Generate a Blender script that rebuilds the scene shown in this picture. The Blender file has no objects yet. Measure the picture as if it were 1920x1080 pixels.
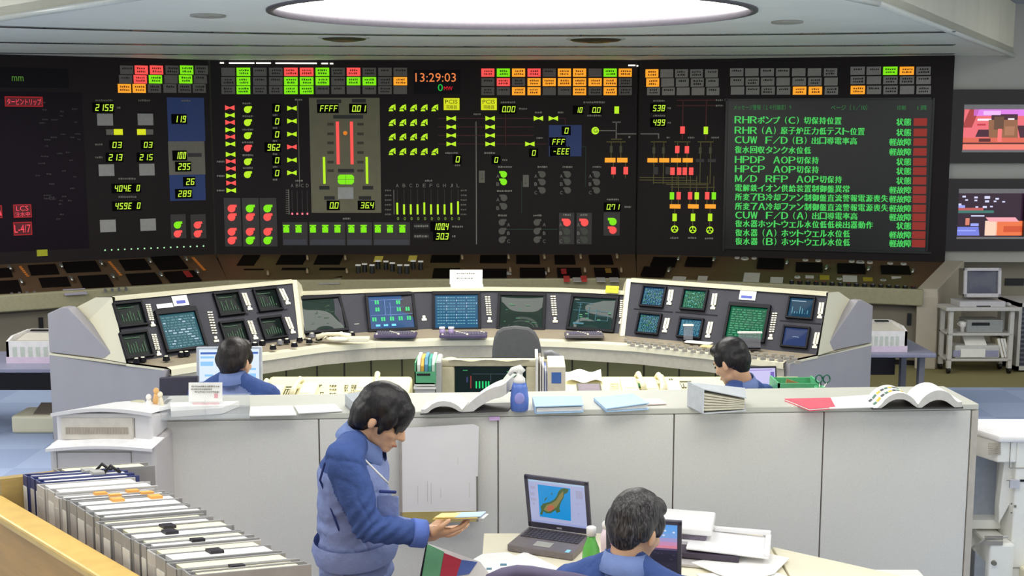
import bpy, bmesh, math, random
from mathutils import Vector, Matrix
random.seed(7)
SC = bpy.context.scene
COL = SC.collection
V = Vector

# ------------------------------------------------------------------ camera, light, exposure
FPX, TANP, CAM = 2200.0, 0.1341, V((0, 0, 2.35))
PITCH = math.atan(TANP)
cd = bpy.data.cameras.new('camera'); cd.sensor_fit = 'HORIZONTAL'; cd.sensor_width = 36.0
cd.lens = FPX / 1920 * 36.0; cd.clip_start = 0.05
co = bpy.data.objects.new('camera', cd); COL.objects.link(co)
co.location = CAM; co.rotation_euler = (math.pi/2 - PITCH, 0, 0)
SC.camera = co
SC.view_settings.view_transform = 'Standard'; SC.view_settings.look = 'None'
SC.view_settings.gamma = 1.0; SC.view_settings.use_curve_mapping = False
SC.view_settings.exposure = 0.0
w = bpy.data.worlds.new('room_air'); SC.world = w; w.use_nodes = True
w.node_tree.nodes['Background'].inputs[0].default_value = (0.92, 0.98, 0.93, 1)
w.node_tree.nodes['Background'].inputs[1].default_value = 0.85
def area(name, loc, sx, sy, power, color=(1, 0.985, 0.92), rot=(0, 0, 0)):
    l = bpy.data.lights.new(name, 'AREA'); l.shape = 'RECTANGLE'; l.size = sx; l.size_y = sy
    l.energy = power; l.color = color
    o = bpy.data.objects.new(name, l); COL.objects.link(o); o.location = loc; o.rotation_euler = rot
    return o
# fluorescent panels of the high ceiling over the near room; two far lamps added
area('unseen_ceiling_lamp', (0.2, 3.4, 3.60), 4.0, 1.6, 78)
area('unseen_ceiling_lamp', (-0.3, 0.6, 3.60), 5.0, 1.4, 80)
area('unseen_ceiling_lamp', (3.8, 5.4, 3.60), 1.2, 3.0, 85)
area('unseen_ceiling_lamp', (5.6, 9.4, 3.60), 1.0, 3.0, 22)  # added lamp, brightens the floor and wall at the far right
area('unseen_ceiling_lamp', (-4.2, 5.2, 3.60), 1.2, 3.0, 110)
area('unseen_ceiling_lamp', (-5.8, 8.6, 3.60), 1.2, 2.4, 110)  # added lamp, brightens the blue floor at the far left
OVAL_EMIT = 9.0

# ------------------------------------------------------------------ pixel rays (for reading sizes off the photograph)
_c, _s = math.cos(PITCH), math.sin(PITCH)
def ray(px, py):
    a, b = (px - 960) / FPX, (540 - py) / FPX
    return V((a, _c + b * _s, -_s + b * _c))
def W(px, py, Y):
    d = ray(px, py); return CAM + d * (Y / d.y)
def G(px, py, z):
    d = ray(px, py); return CAM + d * ((z - CAM.z) / d.z)

# ------------------------------------------------------------------ materials
def lin(c):
    r = []
    for x in c[:3]:
        x = x / 255.0
        r.append(x / 12.92 if x <= 0.04045 else ((x + 0.055) / 1.055) ** 2.4)
    return (r[0], r[1], r[2], 1.0)
_M = {}
def mat(name, rgb, rough=0.5, metal=0.0, var=0.06, scale=30.0, bump=0.0, bscale=200.0, emit=None, es=1.0, spec=0.5, alpha=1.0, trans=0.0, stretch=None):
    if name in _M: return _M[name]
    m = bpy.data.materials.new(name); m.use_nodes = True; _M[name] = m
    nt = m.node_tree; b = nt.nodes['Principled BSDF']
    c = lin(rgb)
    b.inputs['Roughness'].default_value = rough; b.inputs['Metallic'].default_value = metal
    b.inputs['Specular IOR Level'].default_value = spec
    b.inputs['Alpha'].default_value = alpha
    b.inputs['Transmission Weight'].default_value = trans
    tc = nt.nodes.new('ShaderNodeTexCoord')
    src = tc.outputs['Object']
    if stretch:
        mp = nt.nodes.new('ShaderNodeMapping'); mp.inputs['Scale'].default_value = stretch
        nt.links.new(src, mp.inputs['Vector']); src = mp.outputs['Vector']
    n = nt.nodes.new('ShaderNodeTexNoise'); n.inputs['Scale'].default_value = scale; n.inputs['Detail'].default_value = 4
    nt.links.new(src, n.inputs['Vector'])
    r = nt.nodes.new('ShaderNodeMapRange'); r.inputs['To Min'].default_value = 1 - var; r.inputs['To Max'].default_value = 1 + var
    r.inputs['From Min'].default_value = 0.3; r.inputs['From Max'].default_value = 0.7
    nt.links.new(n.outputs['Fac'], r.inputs['Value'])
    mx = nt.nodes.new('ShaderNodeVectorMath'); mx.operation = 'SCALE'; mx.inputs[0].default_value = c[:3]
    nt.links.new(r.outputs['Result'], mx.inputs['Scale'])
    nt.links.new(mx.outputs['Vector'], b.inputs['Base Color'])
    if bump > 0:
        n2 = nt.nodes.new('ShaderNodeTexNoise'); n2.inputs['Scale'].default_value = bscale; n2.inputs['Detail'].default_value = 3
        nt.links.new(src, n2.inputs['Vector'])
        bp = nt.nodes.new('ShaderNodeBump'); bp.inputs['Strength'].default_value = bump; bp.inputs['Distance'].default_value = 0.01
        nt.links.new(n2.outputs['Fac'], bp.inputs['Height']); nt.links.new(bp.outputs['Normal'], b.inputs['Normal'])
    if emit:
        b.inputs['Emission Color'].default_value = lin(emit); b.inputs['Emission Strength'].default_value = es
    return m
def glow(name, rgb, es=1.0):
    return mat(name, (20, 20, 20), 0.5, emit=rgb, es=es, var=0.02, spec=0.3)

RED = glow('lamp_red', (255, 84, 80)); GREEN = glow('lamp_green', (128, 232, 8)); AMBER = glow('lamp_amber', (255, 166, 40))
YEL = glow('lamp_yellow', (214, 222, 20)); DIG = glow('digit_green', (196, 238, 60)); REDSIGN = glow('sign_red', (225, 20, 40))
CLK = glow('clock_orange', (235, 130, 70)); CLKG = glow('clock_green', (20, 190, 60)); LED = glow('led_pale', (190, 255, 190))
KANJI = glow('message_green', (70, 205, 90)); KANJI2 = glow('message_green_dim', (44, 120, 60)); BLOCK = glow('message_block_red', (140, 42, 34))
MGREY = mat('legend_grey', (150, 148, 140), 0.6); TILE = mat('tile_unlit', (112, 106, 104), 0.5); TILE2 = mat('tile_unlit_pale', (150, 145, 140), 0.5)
INK = mat('tile_ink', (26, 20, 18), 0.7); BOARD = mat('panel_dark', (27, 17, 20), 0.55, var=0.08, scale=3, spec=.25); BLACK = mat('black_plastic', (14, 13, 15), 0.35)
BENCHM = mat('bench_brown', (84, 64, 44), 0.55, scale=4); KHAKI = mat('lip_khaki', (152, 146, 116), 0.5); BASEG = mat('base_grey', (120, 112, 98), 0.55, scale=4)
BLUEP = mat('panel_blue', (30, 62, 132), 0.5); GREYP = mat('panel_grey', (120, 116, 106), 0.5); GREYD = mat('plate_dark_grey', (58, 54, 54), 0.5)
PLATE = mat('plate_grey', (165, 162, 160), 0.5); DARKLINE = mat('pipe_red', (92, 30, 34), 0.6); OLIVELINE = mat('line_olive', (112, 104, 50), 0.6)
GREENLINE = mat('pipe_green', (24, 64, 40), 0.6); LINEW = mat('line_grey', (140, 138, 130), 0.6)
CREAM = mat('cream_paint', (224, 217, 190), 0.4, scale=5, var=0.03); LAV = mat('pale_grey_paint', (160, 156, 160), 0.45, scale=5, var=0.03)
BEZEL = mat('bezel_grey', (62, 62, 69), 0.7, scale=8, spec=.2); BEZD = mat('bezel_dark', (20, 18, 24), 0.5, spec=.15); KEYW = mat('key_cream', (240, 232, 208), 0.4)
OLIVE = mat('kick_olive', (128, 122, 74), 0.6, scale=5); DESKG = mat('desk_taupe', (150, 138, 118), 0.5, scale=10)
FABRIC = mat('partition_fabric', (226, 223, 216), 0.9, var=0.05, scale=260, bump=0.25, bscale=900); TOPW = mat('counter_top', (202, 201, 189), 0.45, scale=6, var=0.03)
WHITE = mat('white_plastic', (240, 236, 230), 0.4, var=0.02); PAPER = mat('paper_white', (246, 244, 240), 0.8, var=0.02); GREYPL = mat('grey_plastic', (186, 184, 180), 0.45, var=0.03)
CHROME = mat('bright_metal', (190, 188, 182), 0.25, metal=0.9); GUN = mat('grey_metal', (120, 120, 126), 0.4, metal=0.3)

# ------------------------------------------------------------------ mesh builder
INV = {}
def tag(o, label=None, cat=None, group=None, kind=None):
    if label: o['label'] = label
    if cat: o['category'] = cat
    if group: o['group'] = group
    if kind: o['kind'] = kind
    return o
def thing(name, label, cat, loc=(0, 0, 0), rz=0.0, group=None):
    o = bpy.data.objects.new(name, None); COL.objects.link(o)
    o.location = loc; o.rotation_euler = (0, 0, rz); o.empty_display_size = 0.1
    INV[o.name] = (Matrix.Translation(V(loc)) @ Matrix.Rotation(rz, 4, 'Z')).inverted()
    return tag(o, label, cat, group)
class MB:
    def __init__(s): s.v = []; s.f = []; s.m = []; s.sm = []; s.mats = []
    def mi(s, m):
        if m not in s.mats: s.mats.append(m)
        return s.mats.index(m)
    def add(s, vs, fs, m, smooth=False):
        b = len(s.v); i = s.mi(m)
        s.v += [V(x) for x in vs]
        for f in fs: s.f.append([b + k for k in f]); s.m.append(i); s.sm.append(smooth)
        return s
    def obox(s, o, a, b, c, m):
        o, a, b, c = V(o), V(a), V(b), V(c)
        vs = [o, o+a, o+a+b, o+b, o+c, o+a+c, o+a+b+c, o+b+c]
        fs = [(0,3,2,1),(4,5,6,7),(0,1,5,4),(1,2,6,5),(2,3,7,6),(3,0,4,7)]
        if a.cross(b).dot(c) < 0: fs = [f[::-1] for f in fs]
        return s.add(vs, fs, m)
    def box(s, c, sz, m, R=None):
        R = R or Matrix.Identity(3)
        a, b, d = R @ V((sz[0],0,0)), R @ V((0,sz[1],0)), R @ V((0,0,sz[2]))
        return s.obox(V(c) - (a+b+d)/2, a, b, d, m)
    def ext(s, pts, vec, m, smooth=False):
        pts = [V(p) for p in pts]; vec = V(vec); n = len(pts)
        nrm = V((0,0,0))
        for i in range(n): nrm += (pts[i]-pts[0]).cross(pts[(i+1) % n]-pts[0])
        if nrm.dot(vec) < 0: pts = pts[::-1]
        vs = pts + [p + vec for p in pts]
        fs = [tuple(range(n))[::-1], tuple(range(n, 2*n))] + [(i, (i+1) % n, n+(i+1) % n, n+i) for i in range(n)]
        return s.add(vs, fs, m, smooth)
    def cyl(s, p0, p1, r0, r1, m, n=14, smooth=True):
        p0, p1 = V(p0), V(p1); d = (p1-p0).normalized()
        a = d.orthogonal().normalized(); b = d.cross(a)
        vs = []
        for p, r in ((p0, r0), (p1, r1)):
            vs += [p + (a*math.cos(2*math.pi*i/n) + b*math.sin(2*math.pi*i/n))*r for i in range(n)]
        fs = [(i, (i+1) % n, n+(i+1) % n, n+i) for i in range(n)]
        s.add(vs, fs, m, smooth); s.add(vs[:n], [tuple(range(n))[::-1]], m); s.add(vs[n:], [tuple(range(n))], m)
        return s
    def ell(s, c, rad, m, R=None, n=16, k=10):
        c = V(c); R = R or Matrix.Identity(3); vs = []
        for j in range(1, k):
            t = math.pi*j/k
            for i in range(n):
                p = 2*math.pi*i/n
                vs.append(c + R @ V((rad[0]*math.sin(t)*math.cos(p), rad[1]*math.sin(t)*math.sin(p), rad[2]*math.cos(t))))
        top, bot = len(vs), len(vs)+1
        vs += [c + R @ V((0,0,rad[2])), c - R @ V((0,0,rad[2]))]
        fs = [(top, i, (i+1) % n) for i in range(n)] + [(bot, (k-2)*n+(i+1) % n, (k-2)*n+i) for i in range(n)]
        for j in range(k-2):
            fs += [(j*n+i, (j+1)*n+i, (j+1)*n+(i+1) % n, j*n+(i+1) % n) for i in range(n)]
        return s.add(vs, fs, m, True)
    def tube(s, pts, r, m, n=8):
        pts = [V(p) for p in pts]; N = len(pts); vs = []
        rs = r if isinstance(r, (list, tuple)) else [r]*N
        a = (pts[1]-pts[0]).orthogonal().normalized()
        for i, p in enumerate(pts):
            d = (pts[min(i+1, N-1)] - pts[max(i-1, 0)]).normalized()
            a = (a - d*a.dot(d)).normalized(); b = d.cross(a)
            vs += [p + (a*math.cos(2*math.pi*k/n) + b*math.sin(2*math.pi*k/n))*rs[i] for k in range(n)]
        fs = [(i*n+k, i*n+(k+1) % n, (i+1)*n+(k+1) % n, (i+1)*n+k) for i in range(N-1) for k in range(n)]
        fs += [tuple(range(n))[::-1], tuple(range((N-1)*n, N*n))]
        return s.add(vs, fs, m, True)
    def lathe(s, c, prof, m, n=24, ax=V((0,0,1)), smooth=True):
        c = V(c); ax = V(ax).normalized(); a = ax.orthogonal().normalized(); b = ax.cross(a); vs = []
        for r, z in prof:
            vs += [c + ax*z + (a*math.cos(2*math.pi*k/n) + b*math.sin(2*math.pi*k/n))*r for k in range(n)]
        fs = [(j*n+k, j*n+(k+1) % n, (j+1)*n+(k+1) % n, (j+1)*n+k) for j in range(len(prof)-1) for k in range(n)]
        fs += [tuple(range(n))[::-1], tuple(range((len(prof)-1)*n, len(prof)*n))]
        return s.add(vs, fs, m, smooth)
    def build(s, name, parent=None, bevel=0.0, label=None, loc=None, seg=2):
        me = bpy.data.meshes.new(name)
        if parent is not None: I = INV[parent.name]
        elif loc is not None: I = Matrix.Translation(V(loc)).inverted()
        else: I = Matrix.Identity(4)
        me.from_pydata([tuple(I @ x) for x in s.v], [], s.f)
        for m in s.mats: me.materials.append(m)
        for p, i, q in zip(me.polygons, s.m, s.sm): p.material_index = i; p.use_smooth = q
        me.update()
        o = bpy.data.objects.new(name, me); COL.objects.link(o)
        if parent is not None: o.parent = parent; INV[o.name] = INV[parent.name]
        else:
            if loc is not None: o.location = loc
            INV[o.name] = I
        if bevel > 0:
            b = o.modifiers.new('edge', 'BEVEL'); b.width = bevel; b.segments = seg; b.limit_method = 'ANGLE'; b.angle_limit = math.radians(40)
        if label: o['label'] = label
        return o
def single(name, mb, label, cat, loc, group=None, bevel=0.0):
    return tag(mb.build(name, None, bevel, loc=loc), label, cat, group)
def struct(name, mb, bevel=0.0):
    return tag(mb.build(name, None, bevel), kind='structure')
def wedge2(mb): return mb

# text glyphs from Blender's own built-in font
_GL = {}
def glyphs(txt):
    if txt in _GL: return _GL[txt]
    c = bpy.data.curves.new('glyphs', 'FONT'); c.body = txt; c.resolution_u = 2
    o = bpy.data.objects.new('glyphs', c)
    m = o.to_mesh()
    vs = [V(x.co) for x in m.vertices]; fs = [tuple(p.vertices) for p in m.polygons]
    o.to_mesh_clear(); bpy.data.objects.remove(o); bpy.data.curves.remove(c)
    _GL[txt] = (vs, fs); return vs, fs

class Plane:
    """a flat face in the room: o origin, u and v unit axes, n outward"""
    def __init__(s, o, u, v):
        s.o = V(o); s.u = V(u).normalized(); v = V(v); s.v = (v - s.u*v.dot(s.u)).normalized(); s.n = s.u.cross(s.v)
        if s.n.dot(CAM - s.o) < 0: s.n = -s.n
    def hit(s, px, py, h=0.0):
        d = ray(px, py); o = s.o + s.n*h
        t = (o - CAM).dot(s.n) / d.dot(s.n); p = CAM + d*t - o
        return p.dot(s.u), p.dot(s.v)
    def pt(s, a, b, h=0.0): return s.o + s.u*a + s.v*b + s.n*h
    def rect(s, x0, y0, x1, y1, h=0.0):
        q = [s.hit(x, y, h) for x, y in ((x0, y0), (x1, y0), (x1, y1), (x0, y1))]
        return ((q[0][0]+q[3][0])/2, (q[2][1]+q[3][1])/2, (q[1][0]+q[2][0])/2, (q[0][1]+q[1][1])/2)
    def shape(s, mb, pts, h0, h1, m): return mb.ext([s.pt(a, b, h0) for a, b in pts], s.n*(h1-h0), m)
    def plate(s, mb, r, h0, h1, m):
        a0, b0, a1, b1 = r
        return s.shape(mb, [(a0, b0), (a1, b0), (a1, b1), (a0, b1)], h0, h1, m)
    def prect(s, mb, x0, y0, x1, y1, m, h0=0.0, h1=0.006): return s.plate(mb, s.rect(x0, y0, x1, y1), h0, h1, m)
    def ring(s, c, r, n=20): return [(c[0]+r*math.cos(2*math.pi*i/n), c[1]+r*math.sin(2*math.pi*i/n)) for i in range(n)]
    def text(s, mb, txt, r, m, h=0.009, fit=True, slant=0.0, bold=0.0):
        vs, fs = glyphs(txt)
        if not vs: return
        x0 = min(v.x for v in vs); x1 = max(v.x for v in vs); y0 = min(v.y for v in vs); y1 = max(v.y for v in vs)
        a0, b0, a1, b1 = r
        sx = (a1-a0)/max(x1-x0, 1e-6); sy = (b1-b0)/max(y1-y0, 1e-6)
        if not fit: sx = sy
        for k in range(3 if bold else 1): mb.add([s.pt(a0+(v.x-x0)*sx+slant*(v.y-y0)*sy+(k-1)*bold*(a1-a0), b0+(v.y-y0)*sy, h+.0002*k) for v in vs], fs, m)
SEG = {'0': 'abcdef', '1': 'bc', '2': 'abged', '3': 'abgcd', '4': 'fgbc', '5': 'afgcd', '6': 'afgedc', '7': 'abcf', '8': 'abcdefg', '9': 'abcdfg', 'E': 'afged', 'F': 'afge', '-': 'g', ' ': '', '+': 'g'}
def seg7(mb, pl, txt, x0, y0, x1, y1, m, h0=0.006):
    a0, b0, a1, b1 = pl.rect(x0, y0, x1, y1)
    chars = [c for c in txt if c != '.']; n = len(chars); H = b1-b0
    p = (a1-a0)/max(n-0.25, 0.75); wd = min(p*0.75, H*0.62); t = H*0.135; sl = 0.16; k = 0
    def bar(xa, ya, xb, yb):
        q = [(xa, ya), (xb, ya), (xb, yb), (xa, yb)]
        pl.shape(mb, [(x+sl*(y-b0), y) for x, y in q], h0, h0+0.002, m)
    for c in txt:
        if c == '.':
            x = a0+k*p-p*0.16; bar(x-t*0.5, b0, x+t*0.5, b0+t); continue
        x = a0+k*p; k += 1; R = x+wd; mid = b0+H/2; g = t*0.12
        for q in SEG[c]:
            if q == 'a': bar(x+g, b1-t, R-g, b1)
            if q == 'g': bar(x+t*.6, mid-t/2, R-t*.6, mid+t/2)
            if q == 'd': bar(x+g, b0, R-g, b0+t)
            if q == 'f': bar(x, mid+g, x+t, b1-g)
            if q == 'b': bar(R-t, mid+g, R, b1-g)
            if q == 'e': bar(x, b0+g, x+t, mid-g)
            if q == 'c': bar(R-t, b0+g, R, mid-g)
# ------------------------------------------------------------------ the room
CEILM = mat('ceiling_paint', (240, 244, 236), 0.6, scale=2, var=0.03); FASC = mat('fascia_paint', (214, 210, 192), 0.6, scale=3)
SLOT = mat('diffuser_metal', (196, 200, 194), 0.35, metal=0.0, scale=40); CEIL2 = mat('upper_ceiling', (150, 158, 172), 0.7, scale=2)
WALLM = mat('wall_paint', (174, 172, 166), 0.6, scale=3, var=0.03)
mb = MB()
carpet = mat('carpet_blue', (136, 156, 196), 0.95, var=0.10, scale=6, bump=0.3, bscale=600)
nt = carpet.node_tree; bs = nt.nodes['Principled BSDF']
tc = nt.nodes.new('ShaderNodeTexCoord'); sp = nt.nodes.new('ShaderNodeSeparateXYZ'); nt.links.new(tc.outputs['Object'], sp.inputs[0])
gt = nt.nodes.new('ShaderNodeMath'); gt.operation = 'GREATER_THAN'; gt.inputs[1].default_value = 10.62; nt.links.new(sp.outputs['Y'], gt.inputs[0])
ck = nt.nodes.new('ShaderNodeTexChecker'); ck.inputs['Scale'].default_value = 2.0; ck.inputs[1].default_value = lin((178, 194, 228)); ck.inputs[2].default_value = lin((166, 182, 218))
nt.links.new(tc.outputs['Object'], ck.inputs['Vector'])
nz = nt.nodes.new('ShaderNodeTexNoise'); nz.inputs['Scale'].default_value = 120
nt.links.new(tc.outputs['Object'], nz.inputs['Vector'])
mx = nt.nodes.new('ShaderNodeMix'); mx.data_type = 'RGBA'; nt.links.new(gt.outputs[0], mx.inputs['Factor'])
nt.links.new(ck.outputs['Color'], mx.inputs['A']); mx.inputs['B'].default_value = lin((150, 140, 92))
m2 = nt.nodes.new('ShaderNodeMix'); m2.data_type = 'RGBA'; m2.blend_type = 'MULTIPLY'; m2.inputs['Factor'].default_value = 0.35
nt.links.new(mx.outputs['Result'], m2.inputs['A']); nt.links.new(nz.outputs['Fac'], m2.inputs['B'])
nt.links.new(m2.outputs['Result'], bs.inputs['Base Color'])
mb.obox((-9, -2, -0.1), (18, 0, 0), (0, 17, 0), (0, 0, 0.1), carpet); struct('floor', mb)

# low ceiling with an oval opening
OC, ORX, ORY = V((0.0, 7.86, 0)), 1.55, 1.17
def ceil_mesh():
    outer = [(-8.5, 13.12), (-3.7, 8.47), (-2.07, 6.9), (-1.35, 6.42), (0, 6.2), (1.25, 6.42), (1.88, 6.9), (2.23, 7.33), (5.56, 13.0), (5.56, 15), (-8.5, 15)]
    bm = bmesh.new(); es = []
    for pts in (outer, [(OC.x+(ORX+.03)*math.cos(2*math.pi*i/64), OC.y+(ORY+.03)*math.sin(2*math.pi*i/64)) for i in range(64)]):
        vs = [bm.verts.new((x, y, 3.12)) for x, y in pts]
        es += [bm.edges.new((vs[i], vs[(i+1) % len(vs)])) for i in range(len(vs))]
    bmesh.ops.triangle_fill(bm, edges=es, use_beauty=True)
    r = bmesh.ops.extrude_face_region(bm, geom=bm.faces[:])
    for q in r['geom']:
        if isinstance(q, bmesh.types.BMVert): q.co.z += .08
    me = bpy.data.meshes.new('ceiling'); bm.to_mesh(me); bm.free(); me.materials.append(CEILM)
    o = bpy.data.objects.new('ceiling', me); COL.objects.link(o); tag(o, kind='structure'); INV[o.name] = Matrix.Identity(4)
    return outer
outer = ceil_mesh()
mb = MB()
for i in range(8):
    a, b = V((*outer[i], 3.12)), V((*outer[i+1], 3.12))
    mb.ext([a, b, b + V((0, 0, .53)), a + V((0, 0, .53))], V((0, 0.03, 0)), FASC)
    mb.tube([a + V((0, -.012, .0)), b + V((0, -.012, .0))], 0.022, SLOT)
struct('trim_1', mb)
mb = MB(); mb.obox((-9, -2, 3.645), (18, 0, 0), (0, 17, 0), (0, 0, .08), CEIL2); struct('ceiling_upper', mb)
mb = MB(); mb.obox((4.50, 12.36, 0.97), (5, 0, 0), (0, 1, 0), (0, 0, 2.68), WALLM)
mb.obox((4.50, 12.62, 0), (5, 0, 0), (0, 1, 0), (0, 0, .97), mat('wall_lower_shaded', (150, 142, 128), 0.6, scale=3)); struct('wall_back', mb)  # shade of the recess is put into the darker lower wall colour
mb = MB(); mb.obox((-8.9, 11, 0), (.2, 0, 0), (0, 3.5, 0), (0, 0, 3.64), WALLM); struct('wall_left', mb)
mb = MB(); mb.obox((-9, 13.9, 0), (13.6, 0, 0), (0, .2, 0), (0, 0, 3.64), WALLM); struct('wall_rear', mb)

# oval luminous ceiling
t = thing('ceiling_light', 'large bright oval luminous ceiling light recessed in the low ceiling', 'ceiling light', (OC.x, OC.y, 3.12))
def oval(s, z, n=64): return [V((OC.x+(ORX+s)*math.cos(2*math.pi*i/n), OC.y+(ORY+s)*math.sin(2*math.pi*i/n), z)) for i in range(n)]
def bands(rings, m):
    mb = MB(); n = len(rings[0]); vs = [p for r in rings for p in r]
    mb.add(vs, [(j*n+i, j*n+(i+1) % n, (j+1)*n+(i+1) % n, (j+1)*n+i) for j in range(len(rings)-1) for i in range(n)], m, True); return mb
bands([oval(.045, 3.118), oval(.045, 3.108), oval(.0, 3.105), oval(.0, 3.19), oval(.045, 3.19), oval(.045, 3.118)], mat('oval_rim', (96, 92, 100), 0.4)).build('rim', t)
mb = MB(); mb.ext(oval(.03, 3.165), (0, 0, .02), mat('oval_diffuser', (250, 250, 246), 0.6, emit=(255, 253, 246), es=OVAL_EMIT)); mb.build('diffuser', t)

# slot diffusers across the ceiling
for k, (yc, yl, yr, wd, word) in enumerate(((9.72, 8.75, 9.35, .11, 'nearest the oval light'), (11.0, 10.35, 10.75, .12, 'between the other two'), (12.25, 11.8, 12.0, .11, 'closest to the wall panels'))):
    t = thing('slot_diffuser', f'long pale metal ceiling air slot, the one {word}', 'air diffuser', (0, yc, 3.12), group='ceiling air slots')
    xl, xr = -yl*.47, yr*.37
    def cy(x):
        s = x/xl if x < 0 else x/xr
        return yc + ((yl if x < 0 else yr)-yc)*s*s
    N = 26; xs = [xl+(xr-xl)*i/N for i in range(N+1)]
    f = MB(); b = MB(); e = MB()
    for i in range(N):
        p, q = V((xs[i], cy(xs[i]), 3.112)), V((xs[i+1], cy(xs[i+1]), 3.112)); d = (q-p); dn = d.normalized(); nn = V((-dn.y, dn.x, 0))
        f.obox(p - nn*wd/2, d, nn*.012, (0, 0, .008), SLOT); f.obox(p + nn*(wd/2-.012), d, nn*.012, (0, 0, .008), SLOT)
        f.obox(p - nn*.008, d, nn*.016, (0, 0, .008), SLOT)
        b.obox(p - nn*wd/2, d, nn*wd, (0, 0, .006), mat('slot_gap', (100, 104, 102), 0.25, metal=0.4))
        if i % 2 == 0: e.obox(p - nn*wd/2, dn*.02, nn*wd, (0, 0, .004), mat('slot_bridge', (90, 94, 94), 0.4))
    f.build('frame', t); b.build('baffle', t); e.build('bridge', t)
# round ceiling fittings
for px, py, r, lab in ((390, 28, .105, 'flat round ceiling speaker left of the oval light'), (1476, 40, .10, 'flat round ceiling speaker right of the oval light')):
    c = G(px, py, 3.12); t = thing('ceiling_speaker', lab, 'ceiling speaker', c, group='round ceiling speakers')
    MB().lathe(c - V((0, 0, .012)), [(r, 0), (r, .012), (r+.01, .013)], mat('speaker_grey', (128, 126, 116), 0.6)).build('grille', t)
    mb = MB(); mb.lathe(c - V((0, 0, .016)), [(r-.012, 0), (r+.012, .004), (r+.012, .016)], mat('speaker_rim', (168, 166, 156), 0.5)); mb.build('rim', t)
for px, py, r, lab in ((645, 71, .20, 'dark round recessed downlight in the ceiling, left of the other'), (1117, 73, .235, 'dark round recessed downlight in the ceiling, right of the other')):
    c = G(px, py, 3.12); t = thing('downlight', lab, 'downlight', c, group='dark round downlights')
    MB().lathe(c - V((0, 0, .03)), [(r*.45, 0), (r*.85, .012), (r, .03)], mat('downlight_dark', (92, 88, 76), 0.25, metal=0.5)).build('dome', t)
    MB().lathe(c - V((0, 0, .008)), [(r, 0), (r+.02, .008)], SLOT).build('rim', t)

# ------------------------------------------------------------------ mimic wall panels
PB, PC = V((-3.335, 13.1, 0)), V((1.40, 13.1, 0))
PA = PB + V((-1.945, -1.0, 0))*1.12; PD = V((4.56, 12.29, 0))
LB, LC = V((-2.98, 12.05, 0)), V((1.33, 12.40, 0)); LB.y = 12.2
LA = V((-4.84, 11.1, 0)); LA = LB + (LA-LB)*1.2; LD = V((4.06, 11.48, 0))
ZB, ZT, ZL = 0.975, 3.118, 0.74
def up(p, z): return V((p.x, p.y, z))
def panel(label, a, b, la, lb):
    t = thing('mimic_panel', label, 'control panel', up((a+b)/2, 0), group='wall control panels')
    d = (b-a).normalized(); pl = Plane(up(a, 0), d, (0, 0, 1)); nrm = pl.n
    mb = MB(); mb.ext([up(a, ZB), up(b, ZB), up(b, ZT), up(a, ZT)], -nrm*.12, BOARD); mb.build('board', t)
    mb = MB()   # sloping bench
    vs = [up(a, ZB), up(b, ZB), up(lb, ZL+.05), up(la, ZL+.05), up(a, ZB-.1), up(b, ZB-.1), up(lb, ZL-.03), up(la, ZL-.03)]
    mb.add(vs, [(3, 2, 1, 0), (4, 5, 6, 7), (3, 7, 6, 2), (0, 4, 7, 3), (1, 2, 6, 5)], BENCHM); mb.build('bench', t)
    ld = (lb-la).normalized(); ln = V((ld.y, -ld.x, 0))
    if ln.y > 0: ln = -ln
    mb = MB(); mb.ext([up(la, ZL-.10), up(lb, ZL-.10), up(lb, ZL+.062), up(la, ZL+.062)], ln*.075, KHAKI); mb.build('lip', t, bevel=.012)
    mb = MB(); ins = -ln*.10
    mb.ext([up(la+ins, .06), up(lb+ins, .06), up(lb+ins, ZL-.02), up(la+ins, ZL-.02)], -ln*.2, BASEG)
    mb.ext([up(la+ins*1.5, .0), up(lb+ins*1.5, .0), up(lb+ins*1.5, .07), up(la+ins*1.5, .07)], -ln*.3, BLACK)
    mb.build('base_cabinet', t)
    n = max(3, int((lb-la).length/.75)); L = (lb-la)
    for k in range(n):
        p0 = la+ins+L*((k+.04)/n); p1 = la+ins+L*((k+.96)/n)
        mb = MB(); mb.ext([up(p0, .1), up(p1, .1), up(p1, ZL-.14), up(p0, ZL-.14)], ln*.012, BASEG); dd = mb.build('cabinet_door', t)
        mb = MB(); mb.ext([up(p1-ld*.10, .42), up(p1-ld*.06, .42), up(p1-ld*.06, .54), up(p1-ld*.10, .54)], ln*.03, BLACK); mb.build('handle', dd)
    bn = Plane(up(a, ZB), d, up(la, ZL+.05)-up(a, ZB)) if False else None
    q0, q1, q2 = up(a, ZB), up(b, ZB), (up(la, ZL+.05)+up(lb, ZL+.05))/2
    bp = Plane(q0, q1-q0, (q0+q1)/2 - q2)
    return t, pl, bp
TL, QL, KL = panel('dark wall panel at the left with a blue readout column and mostly unlit screens', PA, PB, LA, LB)
TC_, QC, KC = panel('dark centre wall panel with grey reactor diagram and red and green alarm tiles', PB+V((.02,0,0)), PC-V((.02,0,0)), LB, LC)
TR, QR, KR = panel('dark wall panel at the right holding the large green message screen', PC, PD, LC, LD)
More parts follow.
